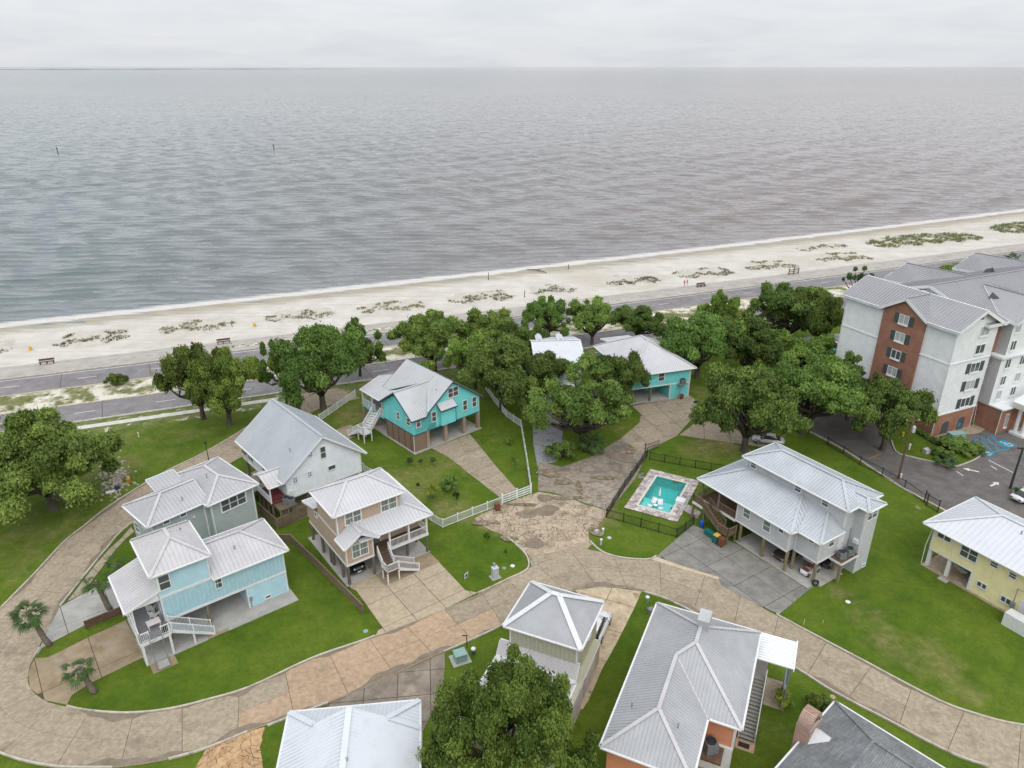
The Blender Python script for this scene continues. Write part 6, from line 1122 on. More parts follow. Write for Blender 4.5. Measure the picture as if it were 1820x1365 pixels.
# ---- palms
def frond_mesh(seed, L=1.25, droop=.5):
    rg = random.Random(seed); m = MB(); pts = [Vector((L*t, 0, .35*t-droop*1.2*t*t)) for t in (0, .3, .6, 1.0)]
    m.tube(pts, [.03, .025, .02, .015], 4); c = pts[-1]; d = (pts[-1]-pts[-2]).normalized()
    for k in range(19):
        a = math.radians(-128+k*256/18); l = (.95-.25*abs(k-9)/9)*rg.uniform(.85, 1.1)
        o = Vector((math.cos(a), math.sin(a), 0)); tip = c+o*l+Vector((0, 0, -.42*l*rg.uniform(.5, 1.3)))+d*.1; mid_ = c+o*l*.55+Vector((0, 0, .02)); sd = Vector((-o.y, o.x, 0))*.05
        m.add([c, mid_-sd, tip, mid_+sd], [(0, 1, 2, 3)])
    me = m.mesh('frond', LEAF_P, fix=False); at = me.attributes.new('tint', 'FLOAT', 'POINT'); at.data.foreach_set('value', [rg.uniform(.2, .9) for _ in me.vertices]); return me
FR = [frond_mesh(k, 1.1+.15*(k % 3), .25+.22*(k % 4)) for k in range(6)]
def palm(label, base, crown, lean=.0, n=26, skirt=False, s=1.0):
    b = G(*base); h = height_at(b, base[0], crown[1]); top = Vector(((crown[0]-base[0])*b.y/FPX*1.05, .0, h))
    t = thing('palm_tree', label, 'palm tree', (b.x, b.y, 0), 0, 'cabbage palms by the driveway'); m = MB(); pts = []; rr = []
    for k in range(9):
        f = k/8; pts.append((top.x*(f**.55), .15*math.sin(f*3), h*f)); rr.append((.27-.07*f+(.03 if k % 2 else 0)) if not (skirt and f > .7) else .36)
    m.tube(pts, rr, 9); m.build('trunk', BARK_P, t, True)
    rg = random.Random(n+int(base[0]))
    for k in range(n):
        o = link('frond', FR[k % 6], t, (top.x, pts[-1][1], h-.05)); el = rg.uniform(-.75, 1.0); o.rotation_euler = (rg.uniform(-.3, .3), -el, k*2.4+rg.uniform(-.3, .3)); sc = rg.uniform(.66, .95)*s; o.scale = (sc, sc, sc)
    if skirt:
        for k in range(10): o = link('dead_frond', FR[k % 6], t, (top.x, pts[-1][1], h-.3)); o.rotation_euler = (0, 1.3, k*.63); o.scale = (.5, .5, .5); o.data = DEADF
    return t
DEADF = FR[0].copy(); DEADF.materials.clear(); DEADF.materials.append(mk('dead_frond', (.13, .1, .07), (.22, .18, .13), scale=4))
palm('cabbage palm with curved trunk beside the street on the left', (90, 1147), (64, 1088)); palm('cabbage palm with brown skirt of dead fronds on the front lawn', (170, 1231), (148, 1190), skirt=True, n=20, s=.9); palm('cabbage palm by the white porch roof of the light blue house', (197, 1084), (180, 1033), n=18, s=.9); palm('small palm beside the footpath behind the light blue house porch', (215, 1030), (210, 1003), n=12, s=.75); palm('palm at the highway end of the hotel', (1795, 480), (1793, 463), n=16, s=1.6)
palm('low shaggy palm at the foot of the central oak', (1052, 803), (1052, 782), n=34, s=1.25)
# ---- grass on the dunes
def dune(label, a, b, hgt, dens, lush=False, tall=.5):
    p, q = G(*a, -.75), G(*b, -.75); d = q-p; L = d.length; f = d/L; sd = Vector((-f.y, f.x, 0)); rg = random.Random(int(L*10)); c = (p+q)/2; depth = hgt
    t = thing('dune', label, 'dune', (c.x, c.y, -.8), math.atan2(f.y, f.x), 'grassy dunes along the beach')
    n = 28; w = 9; V = np.zeros((w, n, 3))
    for i in range(w):
        for j in range(n):
            x = (j/(n-1)-.5)*L*1.15; y = (i/(w-1)-.5)*depth*1.5; e = max(0, 1-(2*x/L/1.15)**2)*max(0, 1-(2*y/depth/1.5)**2); V[i, j] = (x, y, -.25+e*(.95+.25*math.sin(x*1.3)+.2*math.sin(x*.6+y)))
    link('sand_mound', grid_mesh('sand_mound', V, DUNE_S), t); m = MB(); tint = []
    ph = [rg.uniform(0, 6.28) for _ in range(4)]
    for k in range(int(L*depth*dens)):
        x = rg.uniform(-.5, .5)*L; y = rg.uniform(-.5, .5)*depth; edge = -depth*(.30+.08*math.sin(x*.7+ph[0])); patch = math.sin(x*.8+ph[1])+math.sin(y*1.1+ph[2])+math.sin(x*.31-y*.5+ph[3])
        if not (-.9 < y-edge < .5+.12*depth or (y > edge and patch > (.95 if not lush else -.9))): continue
        if rg.random() < .25: continue
        if abs(2*x/L)**2+abs(2*y/depth)**2 > 1.15: continue
        e = max(0, 1-(2*x/L/1.15)**2)*max(0, 1-(2*y/depth/1.5)**2); z = -.28+e*(.95+.25*math.sin(x*1.3)+.2*math.sin(x*.6+y))
        for _ in range(7):
            a_ = rg.uniform(0, 6.28); l = rg.uniform(.35, 1)*tall; o = Vector((math.cos(a_), math.sin(a_), 0)); r = Vector((x+rg.gauss(0, .16), y+rg.gauss(0, .16), z)); s2 = Vector((-o.y, o.x, 0))*.07
            m.add([r-s2, r+s2, r+o*l*.75+Vector((0, 0, l))], [(0, 1, 2)])
    me = m.mesh('dune_grass', LEAF_G if lush else LEAF_B, fix=False); at = me.attributes.new('tint', 'FLOAT', 'POINT'); at.data.foreach_set('value', [rg.random() for _ in me.vertices]); link('dune_grass', me, t, kind='stuff'); return t
DUNE_S = mk('dune_sand', (.42, .39, .335), (.51, .475, .42), scale=1, rough=.95); LEAF_B = leaf_mat('dune_grass_brown', (.12, .105, .055), (.27, .245, .135), .1); LEAF_G = leaf_mat('dune_grass_green', (.10, .115, .04), (.25, .26, .11), .1)
for lab, a, b, h in [('grassy dune cut by the left edge of the photo', (-40, 622), (26, 616), 8), ('second grassy dune from the left, ragged grass', (95, 609), (232, 594), 9), ('third grassy dune from the left above the dark oak', (284, 587), (422, 574), 9), ('fourth grassy dune from the left above the big dark oak', (472, 566), (594, 556), 8), ('grassy dune above the turquoise gable roof', (635, 552), (758, 542), 8), ('dune with dark front edge above the verge oak', (795, 534), (912, 524), 9), ('small dune above the white-roofed cottage', (938, 519), (1022, 512), 8), ('dune left of the beach walkers', (1072, 503), (1170, 495), 9), ('dune right of the beach walkers', (1200, 490), (1303, 482), 9), ('dune beyond the beach sign', (1322, 476), (1412, 470), 9), ('pale sparse dune below the green ridge', (1445, 461), (1545, 456), 10), ('thin dune near the water, right half of the beach', (1418, 445), (1448, 441), 5), ('thin dune beside the first near the water', (1455, 440), (1502, 436), 5)]:
    dune(lab, a, b, h, 5.0)
dune('long green grassy dune ridge near the right edge', (1548, 436), (1735, 420), 14, 4.0, True, .9); dune('green grassy dune cut by the right edge', (1770, 411), (1880, 401), 14, 4.0, True, .9)
# ------------------------------------------------------------------ swimming pool
def pool():
    a, b, d = G(1155.8, 834.4), G(1243.7, 856), G(1111, 902.4)
    ex = (b-a).normalized(); ey = Vector((ex.y, -ex.x, 0)); Wd = (b-a).length; Ld = ((d-a).dot(ey)+(G(1203.8, 929.9)-b).dot(ey))/2
    pa = G(1168, 847.5)-a; pb = G(1191.5, 913.4)-a; x0, x1 = pa.dot(ex), (G(1220.3, 859.8)-a).dot(ex); y0, y1 = pa.dot(ey), pb.dot(ey)
    T = Matrix(((ex.x, ey.x, 0, a.x), (ex.y, ey.y, 0, a.y), (0, 0, 1, 0), (0, 0, 0, 1))); inv = T.inverted()
    # open the ground under the basin
    g = bpy.data.objects['ground']; bm = bmesh.new(); bm.from_mesh(g.data); kill = []
    for f in bm.faces:
        c = inv @ f.calc_center_median()
        if x0-.3 < c.x < x1+.3 and y0-.3 < c.y < y1+.3: kill.append(f)
    bmesh.ops.delete(bm, geom=kill, context='FACES'); bm.to_mesh(g.data); bm.free()
    t = thing('swimming_pool', 'turquoise rectangular swimming pool with stone paver surround beside the grey house', 'pool'); t.matrix_world = T
    rg = random.Random(4); s = .62; nx, ny = round(Wd/s), round(Ld/s); sx, sy = Wd/nx, Ld/ny
    PV = mk('stone_paver', (.36, .31, .29), (.56, .5, .46), scale=2.2, rough=.85, c3=(.27, .225, .23), s3=1.3, t3=(.48, .6), objvar=.26)
    m = MB(); m.box(-.0, -.0, -.04, x0-.02, Ld, .06); m.box(x1+.02, 0, -.04, Wd, Ld, .06); m.box(x0-.02, 0, -.04, x1+.02, y0-.02, .06); m.box(x0-.02, y1+.02, -.04, x1+.02, Ld, .06); bed = m.build('paver_bed', DIRT, t)
    cut = sorted(set([i*sx for i in range(nx+1)]))
    for i in range(nx):
        for j in range(ny):
            u0, u1, v0, v1 = i*sx+.012, (i+1)*sx-.012, j*sy+.012, (j+1)*sy-.012
            cu, cv = (u0+u1)/2, (v0+v1)/2
            if x0-.28 < cu < x1+.28 and y0-.28 < cv < y1+.28: continue
            q = MB(); q.box(u0, v0, .0, u1, v1, .11+rg.uniform(-.006, .006)); q.build('paver', PV, t)
    co = plain('coping_stone', (.55, .52, .48), .8)
    for k, (u0, v0, u1, v1) in enumerate(((x0-.3, y0-.3, x1+.3, y0), (x0-.3, y1, x1+.3, y1+.3), (x0-.3, y0, x0, y1), (x1, y0, x1+.3, y1))): q = MB(); q.box(u0, v0, 0, u1, v1, .125); q.build('coping', co, t)
    PL = mk('pool_plaster', (.05, .50, .47), (.07, .58, .55), scale=1.5, rough=.6); ys = y1-(y1-y0)*.33
    m = MB(); z = -1.35
    m.add([(x0, y0, z), (x1, y0, z), (x1, ys, z), (x0, ys, z), (x0, y0, .1), (x1, y0, .1), (x1, ys, -.32), (x0, ys, -.32), (x0, y1, -.32), (x1, y1, -.32), (x0, y1, .1), (x1, y1, .1)], [(0, 1, 2, 3), (0, 4, 5, 1), (3, 2, 6, 7)])
    m.add([(x0, y0, z), (x0, y1, z), (x0, y1, .1), (x0, y0, .1)], [(0, 1, 2, 3)]); m.add([(x1, y0, z), (x1, y1, z), (x1, y1, .1), (x1, y0, .1)], [(0, 1, 2, 3)]); m.add([(x0, y1, z), (x1, y1, z), (x1, y1, .1), (x0, y1, .1)], [(0, 1, 2, 3)])
    m.build('basin', PL, t, fix=False); m = MB(); m.box(x0, ys, -1.3, x1, y1, -.30); m.build('sun_shelf', mk('shelf_plaster', (.33, .68, .64), (.42, .76, .72), scale=1), t)
    wm = bpy.data.materials.new('pool_water'); wm.use_nodes = True; nt, N, L, P = nodes(wm); tr = N.new('ShaderNodeBsdfTransparent'); tr.inputs[0].default_value = (.55, .93, .92, 1); gl = N.new('ShaderNodeBsdfGlossy'); gl.inputs['Roughness'].default_value = .05
    fr = N.new('ShaderNodeFresnel'); fr.inputs[0].default_value = 1.33; ms = N.new('ShaderNodeMixShader'); L.new(fr.outputs[0], ms.inputs[0]); L.new(tr.outputs[0], ms.inputs[1]); L.new(gl.outputs[0], ms.inputs[2]); L.new(ms.outputs[0], N['Material Output'].inputs[0])
    nz = N.new('ShaderNodeTexNoise'); nz.inputs['Scale'].default_value = 4; bp = N.new('ShaderNodeBump'); bp.inputs['Distance'].default_value = .02; bp.inputs['Strength'].default_value = .4; L.new(nz.outputs[0], bp.inputs['Height']); L.new(bp.outputs[0], gl.inputs['Normal']); L.new(bp.outputs[0], fr.inputs['Normal'])
    m = MB(); m.add([(x0, y0, -.03), (x1, y0, -.03), (x1, y1, -.03), (x0, y1, -.03)], [(0, 1, 2, 3)]); m.build('water', wm, t)
    q = MB(); q.box(x1+.3, Ld-3.6, 0, x1+5.5, Ld-2.6, .1)
    WP = plain('white_plastic', (.72, .74, .76), .35)
    for k, (fx, lab) in enumerate(((.33, 'white curved in-pool lounger on the sun shelf, left one'), (.62, 'white curved in-pool lounger on the sun shelf, right one'))):
        c = T @ Vector((x0+(x1-x0)*fx, (ys+y1)/2+.1, -.28)); o = thing('pool_lounger', lab, 'lounger', c, math.atan2(ey.y, ey.x)+(.35 if k else -.2), 'loungers on the pool sun shelf'); mm = MB(); pr = [(-.95, .75), (-.6, .42), (-.2, .12), (.15, .22), (.5, .34), (.95, .1)]
        for (xa, za), (xb, zb) in zip(pr[:-1], pr[1:]): mm.add([(xa, -.34, za), (xb, -.34, zb), (xb, .34, zb), (xa, .34, za), (xa, -.34, za-.12), (xb, -.34, zb-.12), (xb, .34, zb-.12), (xa, .34, za-.12)], [(0, 1, 2, 3), (7, 6, 5, 4), (0, 4, 5, 1), (2, 6, 7, 3), (1, 5, 6, 2), (3, 7, 4, 0)])
        mm.build('shell', WP, o, True); mm = MB(); mm.box(-.4, -.3, 0, .6, .3, .12); mm.build('base', WP, o)
    c = T @ Vector((x0+(x1-x0)*.48, y1-.9, -.30)); o = thing('pool_table', 'small round white table between the in-pool loungers', 'table', c); mm = MB(); mm.lathe([(.16, 0), (.1, .2), (.1, .38), (.26, .4), (.26, .44)], 14); mm.build('pedestal', WP, o)
    c = T @ Vector((x0+(x1-x0)*.47, ys-.1, -.32)); o = thing('pool_umbrella', 'closed white umbrella standing at the edge of the pool shelf', 'umbrella', c); mm = MB(); mm.tube([(0, 0, 0), (0, 0, 1.1)], .03, 8); mm.build('pole', STEEL, o); mm = MB(); mm.lathe([(.1, .75), (.17, .85), (.13, 1.5), (.03, 2.0)], 10); mm.build('folded_canopy', WP, o)
    c = T @ Vector((x1+.55, y0+(y1-y0)*.62, .125)); o = thing('storage_box', 'low white box on the paver edge of the pool', 'box', c, math.atan2(ex.y, ex.x)); mm = MB(); mm.box(-.55, -.5, 0, .55, .5, .35); mm.build('body', WP, o); mm = MB(); mm.box(-.58, -.53, .35, .58, .53, .42); mm.build('lid', WP, o)
    c = T @ Vector((-.55, 2.6, 0)); o = thing('pool_pump', 'grey pool pump beside the pavers', 'pump', c); mm = MB(); mm.box(-.4, -.25, 0, .4, .25, .12); mm.build('pad', CONC_W, o); mm = MB(); mm.tube([(-.35, 0, .3), (.1, 0, .3)], .16, 10); mm.tube([(.2, 0, .12), (.2, 0, .6)], .17, 10); mm.build('motor', AC, o)
    m = MB(); m.prism([G2(1216, 908), G2(1222, 897), G2(1246, 911), G2(1240, 922)], -.04, .06); p = m.build('paver_path', PV); structure(p)
pool()
# ------------------------------------------------------------------ fences
def run(pxs): return [G(*q) for q in pxs]
def picket_fence(label, pxs, mat, h=1.2, sp=.13, postsp=2.2, cat='fence', thick=.03, name='picket_fence', post_w=.09):
    P = run(pxs); t = thing(name, label, cat, P[0]); o = P[0]; pk = MB(); rl = MB(); pm = MB(); pm.box(-post_w/2, -post_w/2, 0, post_w/2, post_w/2, h+.1); pm.box(-post_w*.7, -post_w*.7, h+.1, post_w*.7, post_w*.7, h+.14); pme = pm.mesh('post', mat)
    for i, (a, b) in enumerate(zip(P[:-1], P[1:])):
        L = (b-a).length; n = max(1, round(L/postsp)); k = int(L/sp); Z = Vector((0, 0, 1))
        for z in (.12, h-.06): rl.bar(a-o+Z*z, b-o+Z*z, .045, .06)
        for j in range(1, k): p = a.lerp(b, j/k)-o; pk.bar(p+Z*.06, p+Z*(h+.02), thick, thick, 0, (b-a))
        for j in range(n+(1 if i == len(P)-2 else 0)): p = a.lerp(b, j/n)-o; link('post', pme, t, p, math.atan2((b-a).y, (b-a).x))
    rl.build('rails', mat, t); q = pk.build('pickets', mat, t, fix=False); q['kind'] = 'stuff'; return t
WF = plain('white_vinyl', (.70, .72, .73), .4); BF = plain('black_fence', (.02, .022, .022), .5)
picket_fence('white picket fence running up the right side of the long driveway', [(863, 692), (877, 713), (900, 741), (926, 759), (936, 820), (944, 876)], WF)
picket_fence('white picket fence along the turquoise house yard corner', [(892, 897), (840, 917), (787, 938), (766, 926), (706, 880), (646, 838)], WF)
picket_fence('white picket fence beside the concrete behind the white gable house', [(568, 749), (600, 727), (632, 704)], WF)
t = thing('driveway_gate', 'white vinyl gate across the long driveway at the broken concrete', 'gate', G(893, 896)); a = Vector((0, 0, 0)); b = G(944, 877)-G(893, 896)
for k in range(2):
    m = MB(); p, q = a.lerp(b, .02+k*.5), a.lerp(b, .48+k*.5)
    for z in (.2, .55, .9, 1.25): m.bar(p+Vector((0, 0, z)), q+Vector((0, 0, z)), .05, .09)
    for f in (0, .5, 1): m.bar(p.lerp(q, f)+Vector((0, 0, .15)), p.lerp(q, f)+Vector((0, 0, 1.35)), .07, .07)
    for f in range(1, 18): m.bar(p.lerp(q, f/18)+Vector((0, 0, .2)), p.lerp(q, f/18)+Vector((0, 0, 1.25)), .025, .025)
    m.build('gate_leaf', WF, t)
for f in (0, .5, 1): m = MB(); m.bar(a.lerp(b, f), a.lerp(b, f)+Vector((0, 0, 1.6)), .14, .14); m.build('gate_post', WF, t)
picket_fence('black metal fence along the near side of the pool lawn', [(1077.5, 919.6), (1202.5, 955.3), (1232, 933)], BF, 1.25, name='metal_fence', thick=.02); picket_fence('black metal fence beside the old grey drive', [(1077.5, 919.6), (1110, 868), (1150, 811)], BF, 1.25, name='metal_fence', thick=.022); picket_fence('black metal fence on the far side of the pool lawn', [(1154, 817), (1208, 827), (1263, 837), (1300, 842)], BF, 1.25, name='metal_fence', thick=.018)
picket_fence('long low black fence between the grey house lawn and the hotel lane', [(1470, 790), (1528, 826), (1567, 846), (1607, 868), (1642, 893)], BF, 1.2, .2, 2.6, name='metal_fence', thick=.014)
picket_fence('taller black fence section by the yellow house roof corner', [(1642, 893), (1646, 899), (1666, 911)], BF, 1.7, .12, 1.6, name='metal_fence', thick=.02)
t = thing('metal_gate', 'open black metal gate at the top of the old drive', 'gate', G(1146, 806)); b = G(1171, 797)-G(1146, 806); m = MB()
for z in (.2, .8, 1.4): m.bar((0, 0, z), b+Vector((0, 0, z)), .05, .05)
for f in range(13): m.bar(b*(f/12)+Vector((0, 0, .2)), b*(f/12)+Vector((0, 0, 1.4)), .03, .03)
m.build('gate_leaf', BF, t); m = MB(); m.bar((0, 0, 0), (0, 0, 1.7), .12, .12); m.build('gate_post', BF, t)
def plank_fence(label, pxs, h=1.3, nb=5, mat=WOOD, postsp=2.3):
    P = run(pxs); t = thing('wooden_fence', label, 'fence', P[0], group=None); o = P[0]; Z = Vector((0, 0, 1))
    for a, b in zip(P[:-1], P[1:]):
        L = (b-a).length; n = max(1, round(L/postsp)); d = (b-a).normalized(); nrm = Vector((-d.y, d.x, 0))
        for j in range(n):
            p, q = a.lerp(b, j/n)-o, a.lerp(b, (j+1)/n)-o
            for k in range(nb): z = .06+(k+.5)*(h-.06)/nb; m = MB(); m.bar(p+Z*z+nrm*random.uniform(-.006, .006), q+Z*z, .035, (h-.06)/nb-.025); m.build('plank', mat, t)
            m = MB(); m.bar(p+Z*(h+.02), q+Z*(h+.02), .14, .04); m.build('cap_rail', mat, t)
        for j in range(n+1): p = a.lerp(b, j/n)-o; m = MB(); m.bar(p+nrm*.06, p+nrm*.06+Z*(h+.05), .11, .11); m.build('post', mat, t)
    return t
plank_fence('brown plank fence around the white gable house platform', [(461, 912), (494, 941), (546, 918)], 1.5, 6); plank_fence('weathered plank fence between the light blue and tan houses', [(497, 966), (518, 966), (560, 1006), (600, 1046), (646, 1092)], 1.25, 5, WOOD); plank_fence('low dark plank fence beside the palm and white porch roof', [(154, 1118), (217, 1092)], .95, 4, WOOD_D)
# ------------------------------------------------------------------ vehicles
def loft(m, secs, mi=0):
    n = len(secs[0]); vs = [p for s_ in secs for p in s_]; fs = []
    for i in range(len(secs)-1):
        for k in range(n): fs.append((i*n+k, i*n+(k+1) % n, (i+1)*n+(k+1) % n, (i+1)*n+k))
    fs.append(tuple(range(n))[::-1]); fs.append(tuple(range((len(secs)-1)*n, len(secs)*n))); m.add(vs, fs, mi)
def ring(x, w, z0, z1, c=.05):
    h = [(w*.86, z0), (w, z0+.16), (w*1.0, (z0+z1)/2), (w*.96, z1-.10), (w*.80, z1), (0, z1+c)]
    return [(x, y, z) for y, z in h]+[(x, -y, z) for y, z in h[::-1][1:]]
TYRE = BLACK; RIM = plain('wheel_rim', (.35, .36, .37), .35, .6); LAMP = plain('lamp_lens', (.6, .6, .58), .15); TAIL = plain('tail_lens', (.25, .02, .02), .2); CGLASS = plain('car_glass', (.02, .024, .028), .05, 0, .7)
def wheel(t, x, y, r=.33, w=.22):
    m = MB(); m.tube([(x, y-w/2, r), (x, y+w/2, r)], r, 16); o = m.build('wheel', TYRE, t); m = MB(); s_ = 1 if y > 0 else -1; m.tube([(x, y+s_*w*.40, r), (x, y+s_*(w/2+.012), r)], r*.62, 12); m.build('rim', RIM, o)
def car(label, loc, rz, paint, kind='sedan', group='parked vehicles', name='car'):
    t = thing(name, label, 'car', loc, rz, group); suv = kind == 'suv'; L = 4.7; hb = .98 if suv else .86
    st = [(-2.32, .70, .45, hb-.16), (-2.22, .84, .34, hb-.04), (-1.7, .90, .26, hb), (-.6, .92, .24, hb), (.7, .92, .24, hb-.01), (1.3, .90, .26, hb-.06), (1.95, .84, .3, hb-.15), (2.25, .72, .36, hb-.26), (2.33, .6, .42, hb-.34)]
    m = MB(); loft(m, [ring(x, w, a, b) for x, w, a, b in st]); m.build('body', paint, t, True)
    top = 1.75 if suv else 1.42; cb = ([(-2.15, .74, hb-.05, hb+.02), (-1.85, .72, hb-.05, top-.08), (-.2, .74, hb-.05, top), (.35, .70, hb-.05, top-.06), (1.15, .74, hb-.08, hb+.0)] if suv else [(-1.75, .72, hb-.05, hb+.02), (-1.0, .66, hb-.05, top-.07), (-.2, .68, hb-.05, top), (.25, .66, hb-.05, top-.05), (1.15, .74, hb-.08, hb+.0)])
    m = MB(); loft(m, [[(x, w, a), (x, w*.9, (a+b)/2+.08), (x, w*.78, b), (x, 0, b+.02), (x, -w*.78, b), (x, -w*.9, (a+b)/2+.08), (x, -w, a)] for x, w, a, b in cb]); m.build('cabin_glass', CGLASS, t, True)
    r0, r1 = (-1.9, .36) if suv else (-1.02, .28); m = MB(); loft(m, [[(x, w, top-.05-dz), (x, w*.9, top+.005-dz), (x, 0, top+.035-dz), (x, -w*.9, top+.005-dz), (x, -w, top-.05-dz)] for x, w, dz in ((r0, .53, .06), (-.3, .56, 0), (r1, .52, .05))]); m.build('roof_panel', paint, t, True)
    for x in (-1.4, 1.42):
        for y in (-.84, .84): wheel(t, x, y, .35 if suv else .32)
    for y in (-.55, .55):
        m = MB(); m.box(2.16, y-.16, hb-.40, 2.30, y+.16, hb-.27); m.build('headlight', LAMP, t); m = MB(); m.box(-2.36, y-.15, hb-.28, -2.26, y+.15, hb-.14); m.build('tail_light', TAIL, t)
    m = MB(); m.box(2.24, -.42, .40, 2.345, .42, .52); m.build('grille', DARK, t); m = MB(); m.box(-2.37, -.25, .55, -2.33, .25, .67); m.build('number_plate', WHITE, t)
    for y in (-.95, .95): m = MB(); m.box(.75, y-.08, hb, .95, y+.08, hb+.13); m.build('mirror', paint, t)
    return t
def paintmat(n, c): return plain(n, c, .22, .15, .6, .02)
wd = D.world
def jeep(label, loc, rz):
    t = thing('jeep', label, 'car', loc, rz, 'parked vehicles'); p = paintmat('black_green_paint', (.015, .02, .018))
    m = MB(); m.box(-1.9, -.72, .5, .55, .72, 1.15); m.box(.55, -.62, .5, 1.85, .62, 1.1); m.box(.75, -.92, .85, 1.75, -.62, .95); m.box(.75, .62, .85, 1.75, .92, .95); m.box(-1.7, -.92, .85, -.75, -.72, .95); m.box(-1.7, .72, .85, -.75, .92, .95); m.build('body', p, t)
    m = MB(); loft(m, [[(x, .70, 1.14), (x, .62, z), (x, -.62, z), (x, -.70, 1.14)] for x, z in ((-1.88, 1.75), (.25, 1.78), (.5, 1.18))]); m.build('soft_top', plain('soft_top', (.02, .02, .022), .8), t); m = MB(); m.add([(.53, -.6, 1.2), (.53, .6, 1.2), (.30, .56, 1.74), (.30, -.56, 1.74)], [(0, 1, 2, 3)]); m.build('windscreen', CGLASS, t)
    m = MB(); [m.box(1.86, -.28+k*.085, .72, 1.90, -.24+k*.085, 1.02) for k in range(7)]; m.build('grille', STEEL, t); m = MB(); m.box(1.9, -.85, .48, 2.08, .85, .64); m.build('bumper', DARK, t); m = MB(); m.box(2.08, -.22, .5, 2.1, .22, .62); m.build('number_plate', WHITE, t)
    for y in (-.46, .46): m = MB(); m.tube([(1.84, y, .9), (1.92, y, .9)], .1, 12); m.build('headlight', LAMP, t)
    for x in (-1.2, 1.25):
        for y in (-.78, .78): wheel(t, x, y, .4, .28)
    return t
def hrz(H, ang): return H.y+math.radians(ang)
jeep('black open-wheeled jeep parked under the tan house', wd(1.7, 2.9, .1), hrz(D, -90))
car('dark brown car parked between the piles of the grey house', Hg.world(11.75, 3.4, .08), hrz(Hg, -90), paintmat('brown_paint', (.05, .038, .032))); car('silver car half hidden by the oak at the end of the side driveway', G(1364, 787)+Vector((0, 0, .05)), math.radians(165), paintmat('silver_paint', (.4, .41, .42))); car('white car on the hotel car park at the right edge', G(1822, 886)+Vector((0, 0, .02)), math.radians(25), paintmat('white_paint_car', (.62, .63, .64)))
car('white sport utility vehicle parked beside the beige house garage', I.world(6.0, 9.4, .05), hrz(I, 90), paintmat('white_suv', (.62, .63, .64)), 'suv')
def golf_cart(label, loc, rz):
    t = thing('golf_cart', label, 'golf cart', loc, rz); wp = paintmat('white_cart', (.6, .6, .6)); m = MB(); loft(m, [[(x, w, .25), (x, w, z), (x, -w, z), (x, -w, .25)] for x, w, z in ((-1.25, .5, .6), (-.5, .56, .62), (-.4, .56, .36), (.45, .56, .36), (.6, .54, .72), (1.05, .48, .66), (1.25, .36, .48))]); m.build('body', wp, t)
    m = MB(); m.box(-.75, -.5, .62, -.15, .5, .78); m.box(-.85, -.5, .78, -.72, .5, 1.1); m.build('seat', plain('red_brown_vinyl', (.2, .06, .04), .5), t); m = MB(); m.box(.55, -.42, .70, 1.05, .42, .76); m.build('bonnet', plain('red_brown_hood', (.2, .06, .04), .4), t)
    m = MB(); m.box(-1.35, -.62, 1.84, .75, .62, 1.9); m.build('canopy', plain('silver_canopy', (.55, .57, .58), .35), t)
    for x, y in ((-1.1, .5), (-1.1, -.5), (.55, .5), (.55, -.5)): m = MB(); m.tube([(x, y, .5), (x*.95, y, 1.84)], .025, 6); m.build('canopy_post', DARK, t)
    for x in (-.85, .85):
        for y in (-.5, .5): wheel(t, x, y, .23, .2)
    for y in (-.3, .3): m = MB(); m.box(1.12, y-.08, .46, 1.2, y+.08, .56); m.build('headlight', LAMP, t)
    m = MB(); m.tube([(.5, 0, .7), (.25, 0, .95)], .02, 6); m.lathe([(.15, .93), (.17, .95), (.15, .97)], 12, (.25, 0, 0)); m.build('steering_wheel', DARK, t)
golf_cart('white golf cart with red seat and silver canopy under the grey house', Hg.world(15.0, 2.6, .08), hrz(Hg, -90))
def mower(label, loc, rz):
    t = thing('lawn_mower', label, 'mower', loc, rz); m = MB(); loft(m, [[(x, w, .25), (x, w, z), (x, -w, z), (x, -w, .25)] for x, w, z in ((-.8, .35, .5), (-.2, .38, .6), (.2, .3, .75), (.85, .26, .7))]); m.build('body', plain('dark_mower', (.05, .05, .055), .4), t)
    m = MB(); m.box(-.55, -.25, .6, -.1, .25, .7); m.box(-.62, -.25, .7, -.5, .25, 1.0); m.build('seat', BLACK, t)
    for x, r in ((-.5, .28), (.6, .2)):
        for y in (-.42, .42): wheel(t, x, y, r, .18)
mower('dark riding mower behind the golf cart', Hg.world(15.2, 5.2, .08), hrz(Hg, -60))
t = thing('covered_boat', 'boat under a teal cover in the yellow house carport', 'boat', Hy.world(3.6, 4.2, .07), hrz(Hy, 75)); m = MB(); loft(m, [[(x, w*.4, .45), (x, w, .85), (x, w*.9, 1.1), (x, -w*.9, 1.1), (x, -w, .85), (x, -w*.4, .45)] for x, w in ((-2.6, 1.0), (-1, 1.1), (.8, 1.05), (2.0, .7), (2.9, .1))]); m.build('hull', plain('cream_hull', (.4, .33, .24), .4), t)
m = MB(); loft(m, [[(x, w, 1.0), (x, w*.8, z), (x, 0, z+.12), (x, -w*.8, z), (x, -w, 1.0)] for x, w, z in ((-2.65, 1.05, 1.25), (-1, 1.15, 1.5), (.5, 1.1, 1.65), (1.9, .75, 1.35), (2.95, .12, 1.1))]); m.build('cover', mk('teal_canvas', (.01, .13, .13), (.02, .2, .2), scale=2, rough=.8), t, True); m = MB(); m.box(-2, -.7, .25, 2.6, -.6, .4); m.box(-2, .6, .25, 2.6, .7, .4); m.bar((2.6, 0, .35), (4.0, 0, .35), .1, .1); m.build('trailer', STEEL, t)
for y in (-.95, .95): wheel(t, -.6, y, .3)
